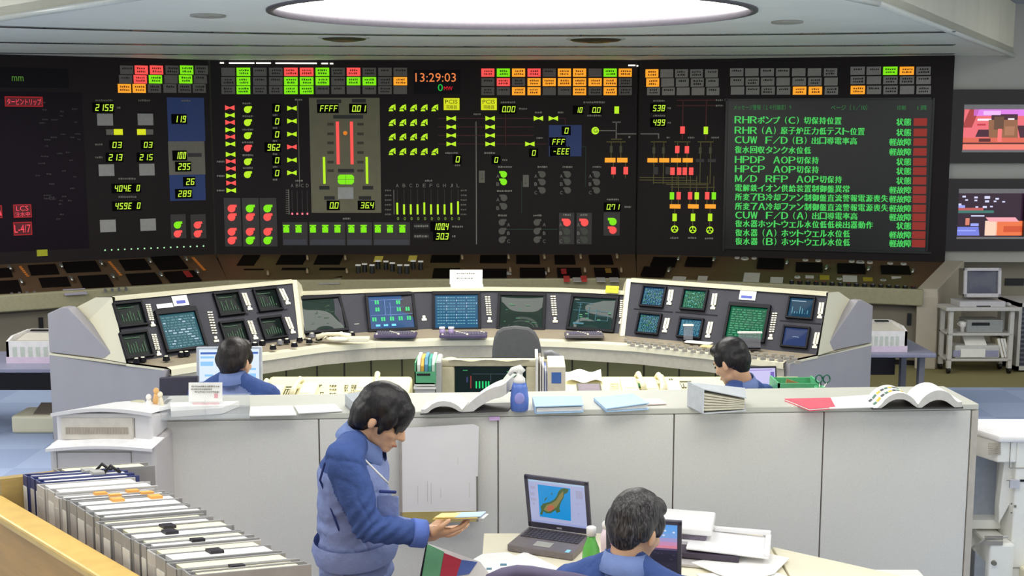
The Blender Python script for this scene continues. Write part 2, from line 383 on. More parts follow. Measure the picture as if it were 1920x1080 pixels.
# brown divider posts
TILEC = {'r': RED, 'g': GREEN, 'a': AMBER}
NAMEC = {'r': 'lit red alarm tile', 'g': 'lit green alarm tile', 'a': 'lit amber alarm tile'}
def tiles(t, pl, xs, wd, rows, cols, unlit, dx=0.0):
    for j, ((y0, y1), row) in enumerate(zip(rows, cols)):
        for i, ch in enumerate(row):
            x0 = xs[i]+dx*j; m = TILEC.get(ch, unlit); mb = MB(); r = pl.rect(x0, y0, x0+wd, y1)
            pl.plate(mb, r, 0, .012, m)
            a0, b0, a1, b1 = r; H = b1-b0; Wd = a1-a0
            if ch != 'k' or random.random() < .75:
                for ln in range(2):
                    if ch == 'k' and ln == 1 and random.random() < .4: continue
                    y = b0+H*(.58-.36*ln); x = a0+Wd*(.14+.1*random.random())
                    while x < a1-Wd*.2:
                        cw = Wd*(.06+.07*random.random()); pl.plate(mb, (x, y, x+cw, y+H*(.16+.08*random.random())), .012, .013, INK if ch == 'k' else mat('ink_on_'+ch, {'r': (190, 50, 46), 'g': (60, 130, 10), 'a': (186, 96, 20)}[ch], .7)); x += cw+Wd*.05
            mb.build('annunciator_tile', t, label=NAMEC.get(ch))
tiles(TL, QL, [225, 252.5, 281, 310, 337.5, 365], 24.5, [(123, 139.5), (141, 156.5), (157.5, 174)], ['krrkgk', 'krgkgk', 'aakkkk'], TILE, -2)
tiles(TC_, QC, [415.6, 444, 475, 504.8, 533, 562.5, 592, 621.5, 650.4, 680, 709.4, 738], 25.3, [(127, 142.5), (144.5, 160), (161.5, 176.5)], ['kgkkrrgkrkkk', 'kgkkgggkggka', 'kgkkggkkkkkk'], TILE)
tiles(TC_, QC, [902.5, 931.5, 960, 989, 1017.5, 1046, 1074.4, 1103.5, 1131.7, 1160], 24.5, [(128.5, 144), (146.5, 161.5), (163.5, 178.5)], ['rgarkaakga', 'krkaaaaaak', 'kkaakkakak'], TILE)
tiles(TR, QR, [1210.5, 1238.5, 1266, 1294, 1322], 24, [(130, 145.3), (147, 162.5), (164, 178.5)], ['akkkk', 'akkkk', 'kkkkk'], TILE2, 1.5)
tiles(TR, QR, [1368.8, 1397.2, 1426, 1455, 1485, 1514.5, 1544.6], 25.2, [(128, 143), (145.5, 160.5), (162.5, 177.5)], ['kkkkkkk', 'kkkkkkk', 'kkkkaak'], TILE2, .8)
tiles(TR, QR, [1594.5, 1624.8, 1655.8, 1686.8, 1718], 26.8, [(125, 140.5), (143, 158), (160.8, 176.5)], ['kkgak', 'kkkkk', 'akkkk'], TILE2, .2)

def P(t, pl, name, x0, y0, x1, y1, m, h=.006, label=None, h0=0.0):
    mb = MB(); pl.prect(mb, x0, y0, x1, y1, m, h0, h); return mb.build(name, t, label=label)
def digits(t, pl, txt, x0, y0, x1, y1, m=None, name='digital_readout', win=True, h0=.006):
    mb = MB()
    if win: pl.prect(mb, x0-5, y0-3, x1+3, y1+3, mat('readout_black', (10, 7, 9), .7, spec=.05), h0-.006, h0)
    seg7(mb, pl, txt, x0, y0, x1, y1, m or DIG, h0); return mb.build(name, t)
def valve(t, pl, x, y, m, w_=8.8, hh=4.6, lab=None):
    mb = MB(); a0, b0, a1, b1 = pl.rect(x-w_, y-hh, x+w_, y+hh); c = (a0+a1)/2; d = (b0+b1)/2; e = (b1-b0)*.12
    pl.shape(mb, [(a0, b0), (c, d-e), (c, d+e), (a0, b1)], 0, .007, m); pl.shape(mb, [(a1, b0), (a1, b1), (c, d+e), (c, d-e)], 0, .007, m)
    mb.build('valve_symbol', t, label=lab)
def pump(t, pl, x, y, m, r=6.6, flip=1, h=.009, lab=None):
    mb = MB(); a0, b0, a1, b1 = pl.rect(x-r, y-r, x+r, y+r); c = ((a0+a1)/2, (b0+b1)/2); R = (b1-b0)/2
    pl.shape(mb, pl.ring(c, R, 20), h-.008, h, m)
    pl.shape(mb, [(c[0], c[1]+R*.25), (c[0]+flip*R*1.35, c[1]+R*.35), (c[0]+flip*R*1.35, c[1]+R), (c[0], c[1]+R)], h-.008, h-.001, m)
    mb.build('pump_symbol', t, label=lab)
def fan(t, pl, x, y, m, r=6.8):
    mb = MB(); a0, b0, a1, b1 = pl.rect(x-r, y-r, x+r, y+r); c = ((a0+a1)/2, (b0+b1)/2); R = (a1-a0)/2
    for k in range(24):
        p, q = 2*math.pi*k/24, 2*math.pi*(k+1)/24
        pl.shape(mb, [(c[0]+f*math.cos(z), c[1]+f*math.sin(z)) for f, z in ((R*.72, p), (R, p), (R, q), (R*.72, q))], 0, .008, m)
    for k in range(3):
        z = math.pi/2+k*2*math.pi/3
        pl.shape(mb, [c, (c[0]+R*.75*math.cos(z-.3), c[1]+R*.75*math.sin(z-.3)), (c[0]+R*.75*math.cos(z+.3), c[1]+R*.75*math.sin(z+.3))], 0, .008, m)
    mb.build('fan_symbol', t)
def legend(pl, mb, x0, x1, y, m=MGREY, hh=2.6):
    x = x0
    while x < x1:
        cw = 1.6+2.6*random.random(); pl.prect(mb, x, y-hh/2-random.random()*.8, min(x+cw, x1), y+hh/2+random.random()*.6, m, .006, .008); x += cw+1.1
def line(pl, mb, pts, m, wpx=1.3, h=.002):
    for (x0, y0), (x1, y1) in zip(pts, pts[1:]):
        if abs(x1-x0) > abs(y1-y0): pl.prect(mb, min(x0, x1)-wpx/2, y0-wpx/2, max(x0, x1)+wpx/2, y1+wpx/2, m, 0, h)
        else: pl.prect(mb, x0-wpx/2, min(y0, y1), x1+wpx/2, max(y0, y1), m, 0, h)

# ---- left panel
SCRB = mat('dark_screen', (18, 13, 22), 0.4, spec=.12); SCRB2 = mat('dark_screen_warm', (26, 15, 27), 0.4, spec=.12)
P(TL, QL, 'display_window', -40, 127, 128, 164, SCRB); P(TL, QL, 'display_window', -60, 172, 160, 470, SCRB2)
mb = MB(); QL.text(mb, 'mm', QL.rect(22, 143, 44, 152), mat('mm_green', (20, 20, 20), .5, emit=(70, 120, 30)), .008); mb.build('lit_lettering', TL)
def redsign(x0, y0, x1, y1, rows):
    mb = MB(); QL.prect(mb, x0, y0, x1, y1, mat('sign_red_back', (40, 6, 8), .5, emit=(150, 0, 14)), .006, .010)
    QL.prect(mb, x0+2, y0+2, x1-2, y1-2, mat('sign_red_dark', (24, 4, 8), .5, emit=(70, 0, 10)), .010, .0105)
    for s, a, b, c, d in rows: QL.text(mb, s, QL.rect(a, b, c, d), mat('sign_red_text', (40, 10, 10), .5, emit=(255, 70, 90)), .012)
    mb.build('red_warning_sign', TL, label='glowing red warning sign')
redsign(9, 181, 80, 200, [('タービントリップ', 13, 185, 77, 197)])
redsign(25, 383, 59, 408, [('LCS', 30, 386, 53, 395), ('注水中', 28, 397, 56, 406)])
redsign(25, 416, 60, 441, [('L-4/7', 27, 421, 57, 436)])
redsign(-12, 385, 4, 409, [('▲', -6, 390, 3, 404)])
P(TL, QL, 'sticky_note', 69, 468, 89, 480, mat('sticky_olive', (176, 178, 40), .8), .008, 'small yellow sticky label')
for q in ((182, 213, 211.5, 235.5), (258, 213, 287, 235), (185, 308, 214, 330), (261, 307, 289.5, 329), (187.5, 412, 217, 435), (263, 410, 292, 432.5)):
    mb = MB(); QL.prect(mb, *q, PLATE, 0, .01); legend(QL, mb, q[0]+9, q[2]-8, q[3]-7, INK, 4); legend(QL, mb, q[0]+4, q[2]-4, q[1]+8, GREYP); mb.build('name_plate', TL)
P(TL, QL, 'selector_lamp', 199, 242.5, 212.6, 253, GREYP, .01); P(TL, QL, 'selector_lamp', 213.4, 242, 230, 253, YEL, .01)
P(TL, QL, 'selector_lamp', 257, 242, 273, 253, YEL, .01); P(TL, QL, 'selector_lamp', 273.6, 242.5, 287, 252.5, GREYP, .01)
for s, *q in (('2159', 178, 195.5, 211, 208), ('03', 210, 266, 227, 277.5), ('03', 269, 266, 284.5, 277), ('213', 203, 289, 228, 301), ('215', 261, 289, 285, 300.5), ('404E 0', 214, 347, 261, 359), ('459E 0', 215, 380, 262, 392)): digits(TL, QL, s, *q)
P(TL, QL, 'blue_plate', 314, 183, 383.5, 265, BLUEP); P(TL, QL, 'grey_plate', 316, 265, 384, 327.5, GREYP); P(TL, QL, 'blue_plate', 318, 327.5, 385, 376, BLUEP)
for s, *q in (('119', 326, 217, 347, 229.5), ('100', 328, 285, 347, 298), ('295', 333, 306, 355, 318.5), ('26', 348, 334.5, 363, 346.5), ('289', 333, 357, 357, 369)): digits(TL, QL, s, *q, h0=.013)
P(TL, QL, 'readout_window', 352, 287, 378, 294, mat('window_dim', (54, 40, 48), .5), .008, h0=.006)
for x0, x1, c0, c1 in ((320, 348.5, GREEN, RED), (357.5, 386, RED, RED)):
    P(TL, QL, 'switch_plate', x0, 402, x1, 447, GREYD, .006); xm = (x0+x1)/2-2
    pump(TL, QL, xm, 422, c0, h=.015); pump(TL, QL, xm, 438.5, c1, h=.015)
for k in range(16):
    x = 197+k*12.3; y = 469-k*.52; mb = MB(); QL.prect(mb, x-1.2, y-1.2, x+1.2, y+1.2, LED, 0, .006); mb.build('indicator_led', TL)
mb = MB()
for a, b, y in ((179, 211, 188.5), (259, 282, 188.5), (219, 226, 202), (178, 192, 271), (178, 192, 295), (222, 254, 335), (222, 256, 369), (340, 357, 189), (342, 358, 271)): legend(QL, mb, a, b, y, GREYP)
for k in range(40): # faint engraved labels on the dark screens
    x = 66+random.random()*80; y = 190+random.random()*240; legend(QL, mb, x, x+5+random.random()*9, y, GREYD, 1.6)
tag(mb.build('engraved_lettering', TL), kind='stuff')

# ---- centre panel
t, q = TC_, QC
for y, c in ((202, 'r'), (216, 'g'), (229.5, 'r'), (243.5, 'g'), (256.5, 'r'), (270, 'g'), (289.5, 'g'), (302.5, 'r'), (316, 'r'), (330, 'g'), (343, 'r'), (357, 'g')): valve(t, q, 431+(y-200)*.017, y, TILEC[c] if c == 'r' else YEL if False else glow('lamp_lime', (186, 236, 30)) if c == 'g' else RED)
LIME = glow('lamp_lime', (186, 236, 30))
for y, c in ((205.5, LIME), (230, LIME), (254.5, LIME), (278, RED), (303.5, LIME), (327.5, LIME)): pump(t, q, 464, y, c, 6.4)
for y, c in ((203, LIME), (227, LIME), (251.5, LIME), (275.5, RED), (300, LIME), (324, LIME)): valve(t, q, 547.5, y, c)
for y in (203, 227.5, 252, 300.5, 324.5): digits(t, q, '0', 515.5, y-5.8, 523.5, y+5.8)
digits(t, q, '962', 501, 270, 524, 282.5)
RB = mat('reactor_board', (122, 117, 92), 0.5, scale=8)
P(t, q, 'reactor_diagram', 582, 183.5, 713.5, 399, RB, .008, 'grey reactor diagram board')
for s, *r in (('FFFF', 600, 197.5, 632, 209), ('0.01', 660, 197.5, 685, 209.5), ('0.0', 618, 379, 634, 391), ('36.4', 676, 379, 700, 390.5)): digits(t, q, s, *r, h0=.015)
for x0, x1 in ((630.8, 636.4), (657, 662.6)): P(t, q, 'level_bar', x0, 228, x1, 308, RED, .014, 'lit red level bar', .008)
for x0, x1, y0 in ((606, 610.4, 294), (686, 690.4, 294)): P(t, q, 'level_bar', x0, y0, x1, 344.5, LIME, .014, 'lit green level bar', .008)
mb = MB(); a = q.rect(643.5, 245, 651.5, 254); q.shape(mb, q.ring(((a[0]+a[2])/2, (a[1]+a[3])/2), (a[2]-a[0])/2), .008, .012, mat('lamp_orange_dim', (40, 20, 10), .5, emit=(214, 120, 24))); mb.build('round_lamp', t)
for x0, x1 in ((633.5, 648.3), (649, 664)):
    for y0, y1 in ((327.5, 336), (336.8, 345.5)):
        mb = MB(); a0, b0, a1, b1 = q.rect(x0, y0, x1, y1); k = (b1-b0)*.45; L = x0 < 640; T = y0 < 330
        pts = [(a0+(k if L else 0), b0), (a1-(0 if L else k), b0), (a1, b0+(0 if L else k)), (a1, b1), (a0, b1), (a0, b0+(k if L else 0))] if not T else [(a0, b0), (a1, b0), (a1, b1-(0 if L else k)), (a1-(0 if L else k), b1), (a0+(k if L else 0), b1), (a0, b1-(k if L else 0))]
        q.shape(mb, pts, .008, .013, GREEN); mb.build('core_lamp', t)
mb = MB(); q.prect(mb, 634, 351, 663, 373, mat('plate_light', (176, 178, 176), .4), .008, .014); legend(q, mb, 642, 655, 366, INK, 4); mb.build('name_plate', t)
mb = MB()
for a, b, y in ((594, 640, 190), (660, 686, 189), (625, 681, 219), (634, 664, 320), (599, 618, 352), (680, 700, 352), (608, 628, 371), (673, 696, 371)):
    q.prect(mb, a, y-3.4, b, y+3.4, BLACK, .008, .010); legend(q, mb, a+2, b-2, y, MGREY, 2.4)
for y in (233, 251, 268, 286, 304, 320):
    for x in (620, 676): q.prect(mb, x-6, y-2.5, x+6, y+2.5, mat('scale_mark', (72, 66, 50), .6), .008, .0095)
tag(mb.build('diagram_lettering', t), kind='stuff')
FG = LIME
for r, y in enumerate((202, 229.5, 256.5, 284)):
    for c in range(5 if r in (0, 3) else 4):
        x = 735+c*20; mb = MB(); a0, b0, a1, b1 = q.rect(x-6.5, y-6.5, x+6.5, y+6.5)
        sx, sy = a1-a0, b1-b0
        q.shape(mb, [(a0+.03*sx, b0+.35*sy), (a0+.62*sx, b0+.40*sy), (a0+.98*sx, b1), (a0+.45*sx, b0+.82*sy)], 0, .007, FG)
        q.shape(mb, [(a0, b0), (a0+.70*sx, b0), (a0+.55*sx, b0+.28*sy), (a0+.12*sx, b0+.28*sy)], 0, .007, FG)
        q.shape(mb, [(a0+.72*sx, b0+.30*sy), (a1, b0+.12*sy), (a1, b1), (a0+.9*sx, b0+.8*sy)], 0, .007, FG)
        mb.build('relief_valve_symbol', t)
mb = MB(); a0, b0, a1, b1 = q.rect(541, 355, 542.5, 402); q.plate(mb, (a0, b0, a1, b1), 0, .004, LINEW)
for k in range(12): q.prect(mb, 536, 356+k*4, 541, 357+k*4, LINEW, 0, .004)
for k, x in enumerate((548, 557.5, 567, 576.5)):
    q.prect(mb, x-.6, 357, x+.6, 399, GREYD, 0, .004); q.text(mb, 'ABCD'[k], q.rect(x-2.5, 344.5, x+2.5, 351), MGREY)
    q.prect(mb, x-1.6, 399, x+1.6, 402.5, mat('dot_pink', (40, 20, 20), .5, emit=(255, 120, 140)), 0, .006)
mb.build('bar_graph', t)
mb = MB()
for k in range(10):
    x = 745+k*12.65; top = (380, 383, 383, 383, 379.5, 383, 383, 383, 380.5, 377.5)[k]
    q.prect(mb, x-.5, 355, x+.5, 383, GREYD, 0, .004); q.prect(mb, x-1.7, top, x+1.7, 402, LIME, 0, .008)
    q.text(mb, 'ABCDEFGHJL'[k], q.rect(x-2.6, 344.5, x+2.6, 351), MGREY); q.text(mb, '0', q.rect(x-.4, 407, x+3.4, 412.5), mat('zero_dim', (30, 30, 30), .5, emit=(130, 170, 60)))
q.prect(mb, 738, 356, 739.3, 402, LINEW, 0, .004)
for k in range(6): legend(q, mb, 722, 734, 357+k*9, GREYP, 2); legend(q, mb, 864, 875, 357+k*9, GREYP, 2)
mb.build('bar_graph', t)
for x0, x1, cs in ((530, 577, (537, 560)), (580, 648, (587, 610, 633)), (650, 698, (659, 682)), (700, 769, (708.5, 731.5, 754.5))):
    P(t, q, 'switch_plate', x0, 416.5, x1, 460, GREYD); P(t, q, 'name_strip', x0+2, 449, x1-2, 459, mat('strip_blue_grey', (70, 72, 84), .5), .009, h0=.006)
    for x in cs:
        mb = MB(); q.prect(mb, x-5.5, 426, x+5.5, 436, GREEN, .006, .012); q.prect(mb, x-3, 424, x+3, 427, GREEN, .006, .012); q.prect(mb, x-6, 421.5, x+6, 424.3, GREEN, .006, .012); mb.build('cask_lamp', t)
digits(t, q, '100.4', 812, 418.5, 840, 431); digits(t, q, '30.3', 817, 437, 840, 449)
for x0, cs in ((421, 'rrrr'), (455, 'grrg'), (488, 'grrg')):
    P(t, q, 'switch_plate', x0, 371, x0+31.5, 462, GREYD)
    for y, c in zip((391, 407, 434.5, 451), cs): pump(t, q, x0+13.5, y, TILEC[c], 7.2, h=.015)
for x in (832, 902):
    mb = MB(); q.prect(mb, x, 184, x+29.5, 206.5, YEL, 0, .012)
    ink = mat('pcis_ink', (90, 96, 10), .6); q.text(mb, 'PCIS', q.rect(x+3, 187, x+26, 194.5), ink, .0135); q.text(mb, '隔離器', q.rect(x+5, 197, x+25, 204.5), ink, .0135); mb.build('isolation_lamp', t, label='lit yellow PCIS lamp')
for x in (846, 919):
    for y in (222, 238, 254, 270): valve(t, q, x, y, LIME)
for x, y in ((1009.5, 222), (1037.5, 222), (993.5, 270)): valve(t, q, x, y, LIME)
for s, *r in (('0', 854, 293, 862, 304.5), ('0', 926.5, 294.5, 935.5, 305), ('0.00', 941, 199, 965, 210.5), ('10', 1079, 201, 1091, 211.5), ('0.0', 1110, 201, 1125, 211.5), ('0', 997, 281.5, 1006, 292), ('0.71', 1137, 382.5, 1160.5, 393)): digits(t, q, s, *r)
P(t, q, 'breaker_lamp', 1152, 199.5, 1160.5, 213, LIME, .008)
P(t, q, 'blue_plate', 1029, 234.5, 1090.5, 293, BLUEP)
for s, *r in (('0', 1058, 239.5, 1067, 250.5), ('FFF', 1035, 260.5, 1058, 271.5), ('-EEE', 1036, 278, 1066, 289.5)): digits(t, q, s, *r, h0=.013)
mb = MB(); a = q.rect(1109, 238, 1123, 252); c = ((a[0]+a[2])/2, (a[1]+a[3])/2); q.shape(mb, q.ring(c, (a[2]-a[0])/2), 0, .008, LIME); q.text(mb, 'G', q.rect(1112.5, 240.5, 1120, 248.5), INK, .0095); mb.build('generator_lamp', t)
for x0, x1 in ((1134, 1154), (1157, 1176.5)): P(t, q, 'bus_lamp', x0, 296, x1, 304.5, AMBER, .008)
for x0 in (1146, 1169): P(t, q, 'breaker_lamp', x0, 313, x0+8.5, 327, RED, .008)
DIM = mat('lamp_unlit_pump', (100, 98, 92), 0.5)
for x, ys, c in ((944.5, (327, 341), GREEN), (945, (371, 387), DIM), (941, (417, 433.5, 449.5), DIM), (1017, (327, 341.5, 357), DIM), (1006.5, (417, 433.5, 449.5), DIM), (1064.5, (327, 341.5, 357), DIM), (1119, (327, 341.5, 357), DIM)):
    for y in ys: pump(t, q, x, y, c, 6.2, -1 if y < 400 else 1)
for x in (1048, 1081): P(t, q, 'switch_plate', x, 399, x+28.5, 458, GREYD)
P(t, q, 'switch_plate', 1131.5, 398, 1162, 441.5, GREYD)
for x in (1063, 1096): pump(t, q, x, 417, RED, 7.2, -1, .015)
for x in (1063, 1096):
    for y in (434, 450): pump(t, q, x, y, mat('lamp_unlit_dark', (76, 80, 70), .5), 6.4, -1, .015)
pump(t, q, 1149, 415.5, GREEN, 7, -1, .015); pump(t, q, 1149, 431.5, RED, 7, -1, .015)
for x, y in ((898, 320), (980.5, 328)):
    mb = MB(); q.prect(mb, x, y, x+11, y+22.5, GREYP, 0, .008); legend(q, mb, x+3, x+8, y+11, INK, 12); mb.build('condenser_symbol', t)
mb = MB()
for y in (222, 238, 254, 270): line(q, mb, [(822, y), (915, y)], DARKLINE); line(q, mb, [(925, y), (1000 if y != 270 else 1025, y)], DARKLINE)
line(q, mb, [(948, 205), (948, 274)], DARKLINE); line(q, mb, [(1045, 222), (1060, 222), (1060, 234)], DARKLINE)
line(q, mb, [(893, 228), (893, 458)], LINEW, 1.8); line(q, mb, [(560, 187), (560, 350)], GREYP); line(q, mb, [(1125, 245), (1155, 245)], LINEW, 2); line(q, mb, [(1155.5, 228), (1155.5, 262)], LINEW, 2); line(q, mb, [(1157, 251), (1192, 251)], LINEW, 2)
line(q, mb, [(1149, 229), (1163, 229)], LINEW, 2); line(q, mb, [(1147, 261), (1165, 261)], OLIVELINE, 2); line(q, mb, [(1138, 266), (1172, 266)], OLIVELINE, 2)
for x in (1146, 1164): line(q, mb, [(x, 266), (x, 296)], OLIVELINE, 1.5); q.prect(mb, x-2.5, 274, x+2.5, 286, mat('transformer_mark', (92, 90, 66), .6), 0, .004)
for x in (1150, 1173): line(q, mb, [(x, 304), (x, 334)], OLIVELINE)
line(q, mb, [(1090, 275), (1098, 275), (1098, 350)], GREENLINE); line(q, mb, [(940, 430), (1045, 430)], GREENLINE); line(q, mb, [(978, 400), (978, 340)], GREENLINE)
for x, y, wd in ((455, 194, 16), (455, 218, 20), (455, 243, 20), (454, 267, 22), (455, 291, 20), (456, 315, 18), (553, 187, 14), (554, 339, 14), (512, 216, 8), (512, 240, 8), (512, 264, 8), (512, 289, 8), (512, 313, 8), (512, 337, 8), (407, 303, 14), (407, 330, 14), (407, 357, 14), (643, 410, 14), (797, 339, 14), (835, 287, 24), (939, 192, 28), (1003, 211, 14), (1046, 211, 10), (1094, 192, 40), (1101, 217, 26), (888, 214, 14), (1006, 259, 12), (908, 287, 20), (853, 310, 10), (942, 300, 10), (934, 313, 26), (1008, 313, 18), (1055, 313, 18), (1111, 313, 16), (932, 358, 28), (934, 404, 16), (1000, 404, 16), (1056, 403, 14), (1088, 403, 14), (1138, 374, 22), (973, 204, 16), (1171, 388, 12), (848, 425, 20), (848, 443, 6), (1178, 257, 4)): legend(q, mb, x, x+wd, y, MGREY, 2.4)
for x0, y in ((775, 424), (775, 443)): q.prect(mb, x0, y-5, x0+30, y+5, BLACK, 0, .004); legend(q, mb, x0+2, x0+28, y, MGREY, 3)
for x, y, c in ((951, 433, 'A'), (951, 449, 'B'), (951, 464, 'C')): pass
for x0, ys, cs in ((931, (330, 345), 'AB'), (931, (374, 390), 'AB'), (1002, (330, 345, 361), 'ABC'), (1050, (330, 345, 361), 'ABC'), (1104, (330, 345, 361), 'ABC'), (951, (421, 437, 452), 'ABC'), (1018, (421, 437, 452), 'ABC'), (1049, (421, 437, 452), 'ABC'), (1082, (421, 437, 452), 'ABC')):
    for y, c in zip(ys, cs): q.text(mb, c, q.rect(x0, y-3, x0+5, y+3.4), MGREY, .009)
tag(mb.build('engraved_lettering', t), kind='stuff')
for x0, x1, y in ((413, 420, 118), (430, 477, 118.3), (481, 508, 118.3), (517, 552, 118.5), (552, 594, 118.7), (603, 615, 119), (619, 625, 119.2), (1178, 1191, 122.5), (1193.5, 1196.5, 123.5)): P(t, q, 'light_leak_strip', x0, y-1.2, x1, y+1.4, mat('light_leak_glow', (250, 250, 244), .5, emit=(255, 252, 238)), .02, 'glowing strip imitating light leaking above the alarm tiles')  # glowing plates stand in for light leaking over the panel top
# clock window
mb = MB(); q.prect(mb, 776, 131, 862, 176, SCRB, 0, .006); mb.build('clock_window', t)
mb = MB(); q.text(mb, '13:29:03', q.rect(779, 137, 855, 153.5), CLK); mb.build('clock_digits', t, label='orange clock digits')
mb = MB(); q.text(mb, '0', q.rect(821, 157.5, 830.5, 171), CLKG); q.text(mb, 'MW', q.rect(832.5, 162, 848.5, 169.5), REDSIGN); mb.build('power_digits', t)

# ---- right panel
t, q = TR, QR
for s, *r in (('538', 1224, 197, 1246, 208.5), ('499', 1224, 224, 1246, 235.5)): digits(t, q, s, *r)
def bl(x0, y0, x1, y1, m): P(t, q, 'breaker_lamp', x0, y0, x1, y1, m, .008)
bl(1275.5, 237, 1284, 250.5, RED); bl(1319.5, 237.5, 1327.5, 251.5, LIME); bl(1266, 273.5, 1274, 287, RED); bl(1284, 274, 1292, 287.5, RED)
for x0 in (1214, 1236, 1258, 1280): P(t, q, 'bus_lamp', x0, 296.5, x0+19, 304.5, AMBER, .008)
for x0 in (1257, 1269.5, 1280, 1292): bl(x0, 314, x0+8, 328, RED)
for x0 in (1305, 1327): P(t, q, 'bus_lamp', x0, 298, x0+15, 304, GREYD, .008)
for x0 in (1225, 1248): bl(x0, 313, x0+9, 327, GREYD)
for x0, m in ((1256, GREEN), (1268.5, RED), (1290, RED), (1302.5, LIME), (1322, RED), (1334.5, GREEN)): bl(x0, 360.5 if m is not RED else 360, x0+8, 374, m)
for x0 in (1256, 1290, 1322): P(t, q, 'bus_lamp', x0, 383, x0+20, 391, AMBER, .008)
for x0 in (1261, 1295.5, 1327.5): bl(x0, 400.5, x0+8, 414.5, LIME)
for x, y in ((1265, 429.5), (1299, 430.5), (1331, 431.5)): fan(t, q, x, y, LIME)
mb = MB()
line(q, mb, [(1202, 251), (1235, 251), (1235, 260)], LINEW, 2)
for x in (1226, 1244, 1270, 1288, 1313, 1332): line(q, mb, [(x, 266), (x, 345)], OLIVELINE, 1.4); q.prect(mb, x-2.5, 276, x+2.5, 288, mat('transformer_mark', (92, 90, 66), .6), 0, .004)
for x in (1235, 1279, 1323): line(q, mb, [(x-14, 266), (x+14, 266)], OLIVELINE, 2)
for y, a, b in ((333, 1200, 1284), (338, 1200, 1305), (343, 1225, 1328), (346, 1250, 1328), (351, 1258, 1340)): line(q, mb, [(a, y), (b, y)], OLIVELINE, 1.4)
for x in (1260, 1272, 1294, 1306, 1326, 1338): line(q, mb, [(x, 330), (x, 384)], OLIVELINE, 1.4)
for x in (1265, 1299, 1331): line(q, mb, [(x, 391), (x, 424)], OLIVELINE, 1.4)
for y in (188, 198): line(q, mb, [(1270, y), (1340, y)], DARKLINE, 2)
for x in (1280, 1324): line(q, mb, [(x, 188), (x, 262)], DARKLINE, 2)
for x, y, wd in ((1225, 189, 22), (1225, 217, 22), (1252, 203, 6), (1252, 230, 6), (1342, 188, 14), (1342, 198, 14), (1250, 258, 6), (1290, 258, 12), (1334, 258, 14), (1257, 446, 16), (1290, 446, 16), (1322, 447, 16)): legend(q, mb, x, x+wd, y, MGREY, 2.4)
tag(mb.build('engraved_lettering', t), kind='stuff')
mb = MB(); q.prect(mb, 1362, 188, 1742, 467, mat('message_glass', (22, 22, 22), .3), 0, .012)
for r in ((1358, 184, 1362, 471), (1742, 184, 1746, 471), (1358, 184, 1746, 188), (1358, 467, 1746, 471)): q.prect(mb, *r, BLACK, 0, .03)
scr = mb.build('message_screen', t, label='large dark alarm message screen')
ROWS = ['ＲＨＲポンプ（Ｃ）切保持位置', 'ＲＨＲ（Ａ）原子炉圧力低テスト位置', 'ＣＵＷ　Ｆ／Ｄ（Ｂ）出口導電率高', '復水回収タンク水位低', 'ＨＰＤＰ　ＡＯＰ切保持', 'ＨＰＣＰ　ＡＯＰ切保持', 'Ｍ／Ｄ　ＲＦＰ　ＡＯＰ切保持', '電解鉄イオン供給装置制御盤異常', '所変７Ｂ冷却ファン制御盤直流警報電源喪失', '所変７Ａ冷却ファン制御盤直流警報電源喪失', 'ＣＵＷ　Ｆ／Ｄ（Ａ）出口導電率高', '復水器ホットウェル水位低低検出器動作', '復水器（Ａ）ホットウェル水位低', '復水器（Ｂ）ホットウェル水位低']
KIND = 'ssllsssllllsll'; KIND = 'ss' + 'll' + 'sss' + 'llll' + 's' + 'll'
LY = [224.5, 244, 262, 280.5, 299, 316.5, 334.5, 352, 369, 386.5, 403, 419, 436, 452]
for k, s in enumerate(ROWS):
    y = LY[k]; mb = MB(); x = 1377+k*.1; cw = 14.4
    y += 0
    for i, ch in enumerate(s):
        if ch == '　': continue
        yy = y + (x+i*cw-1377)*.011
        small = ch in '（）'; m_ = (3, 1) if ch in 'ァッェ' else (0, 0)
        rx = (x+i*cw+1, yy-6.6+m_[0], x+i*cw+cw-1.2, yy+6.6) if not small else ((x+i*cw+8.5, yy-7, x+i*cw+12, yy+7) if ch == '（' else (x+i*cw+2, yy-7, x+i*cw+5.5, yy+7))
        q.text(mb, {'（': '(', '）': ')'}.get(ch, ch), q.rect(*rx), KANJI, .014, bold=.045)
    kd = '状態' if KIND[k] == 's' else '軽故障'; n = len(kd); yr = LY[k]+4.5
    for i, ch in enumerate(kd): q.text(mb, ch, q.rect(1709-(n-i)*(13.8 if n > 2 else 14.2), yr-7, 1709-(n-i)*(13.8 if n > 2 else 14.2)+13, yr+6.6), KANJI, .014, bold=.045)
    mb.build('message_line', scr)
    mb = MB(); q.prect(mb, 1713-k*.25, yr-7.3, 1738-k*.25, yr+7, BLOCK, .012, .014); mb.build('message_block', scr, label='dim red block beside a message')
mb = MB(); q.text(mb, 'メッセージ警報（１４行論定）↑', q.rect(1376, 196.5, 1484, 206), KANJI2, .014); q.text(mb, 'ページ（ 1／10）', q.rect(1558, 196.5, 1626, 207), KANJI2, .014); q.text(mb, '印刷', q.rect(1682, 198, 1698, 206.5), KANJI2, .014); q.text(mb, '1頁', q.rect(1720, 198, 1738, 206.5), KANJI2, .014); mb.build('message_heading', scr)

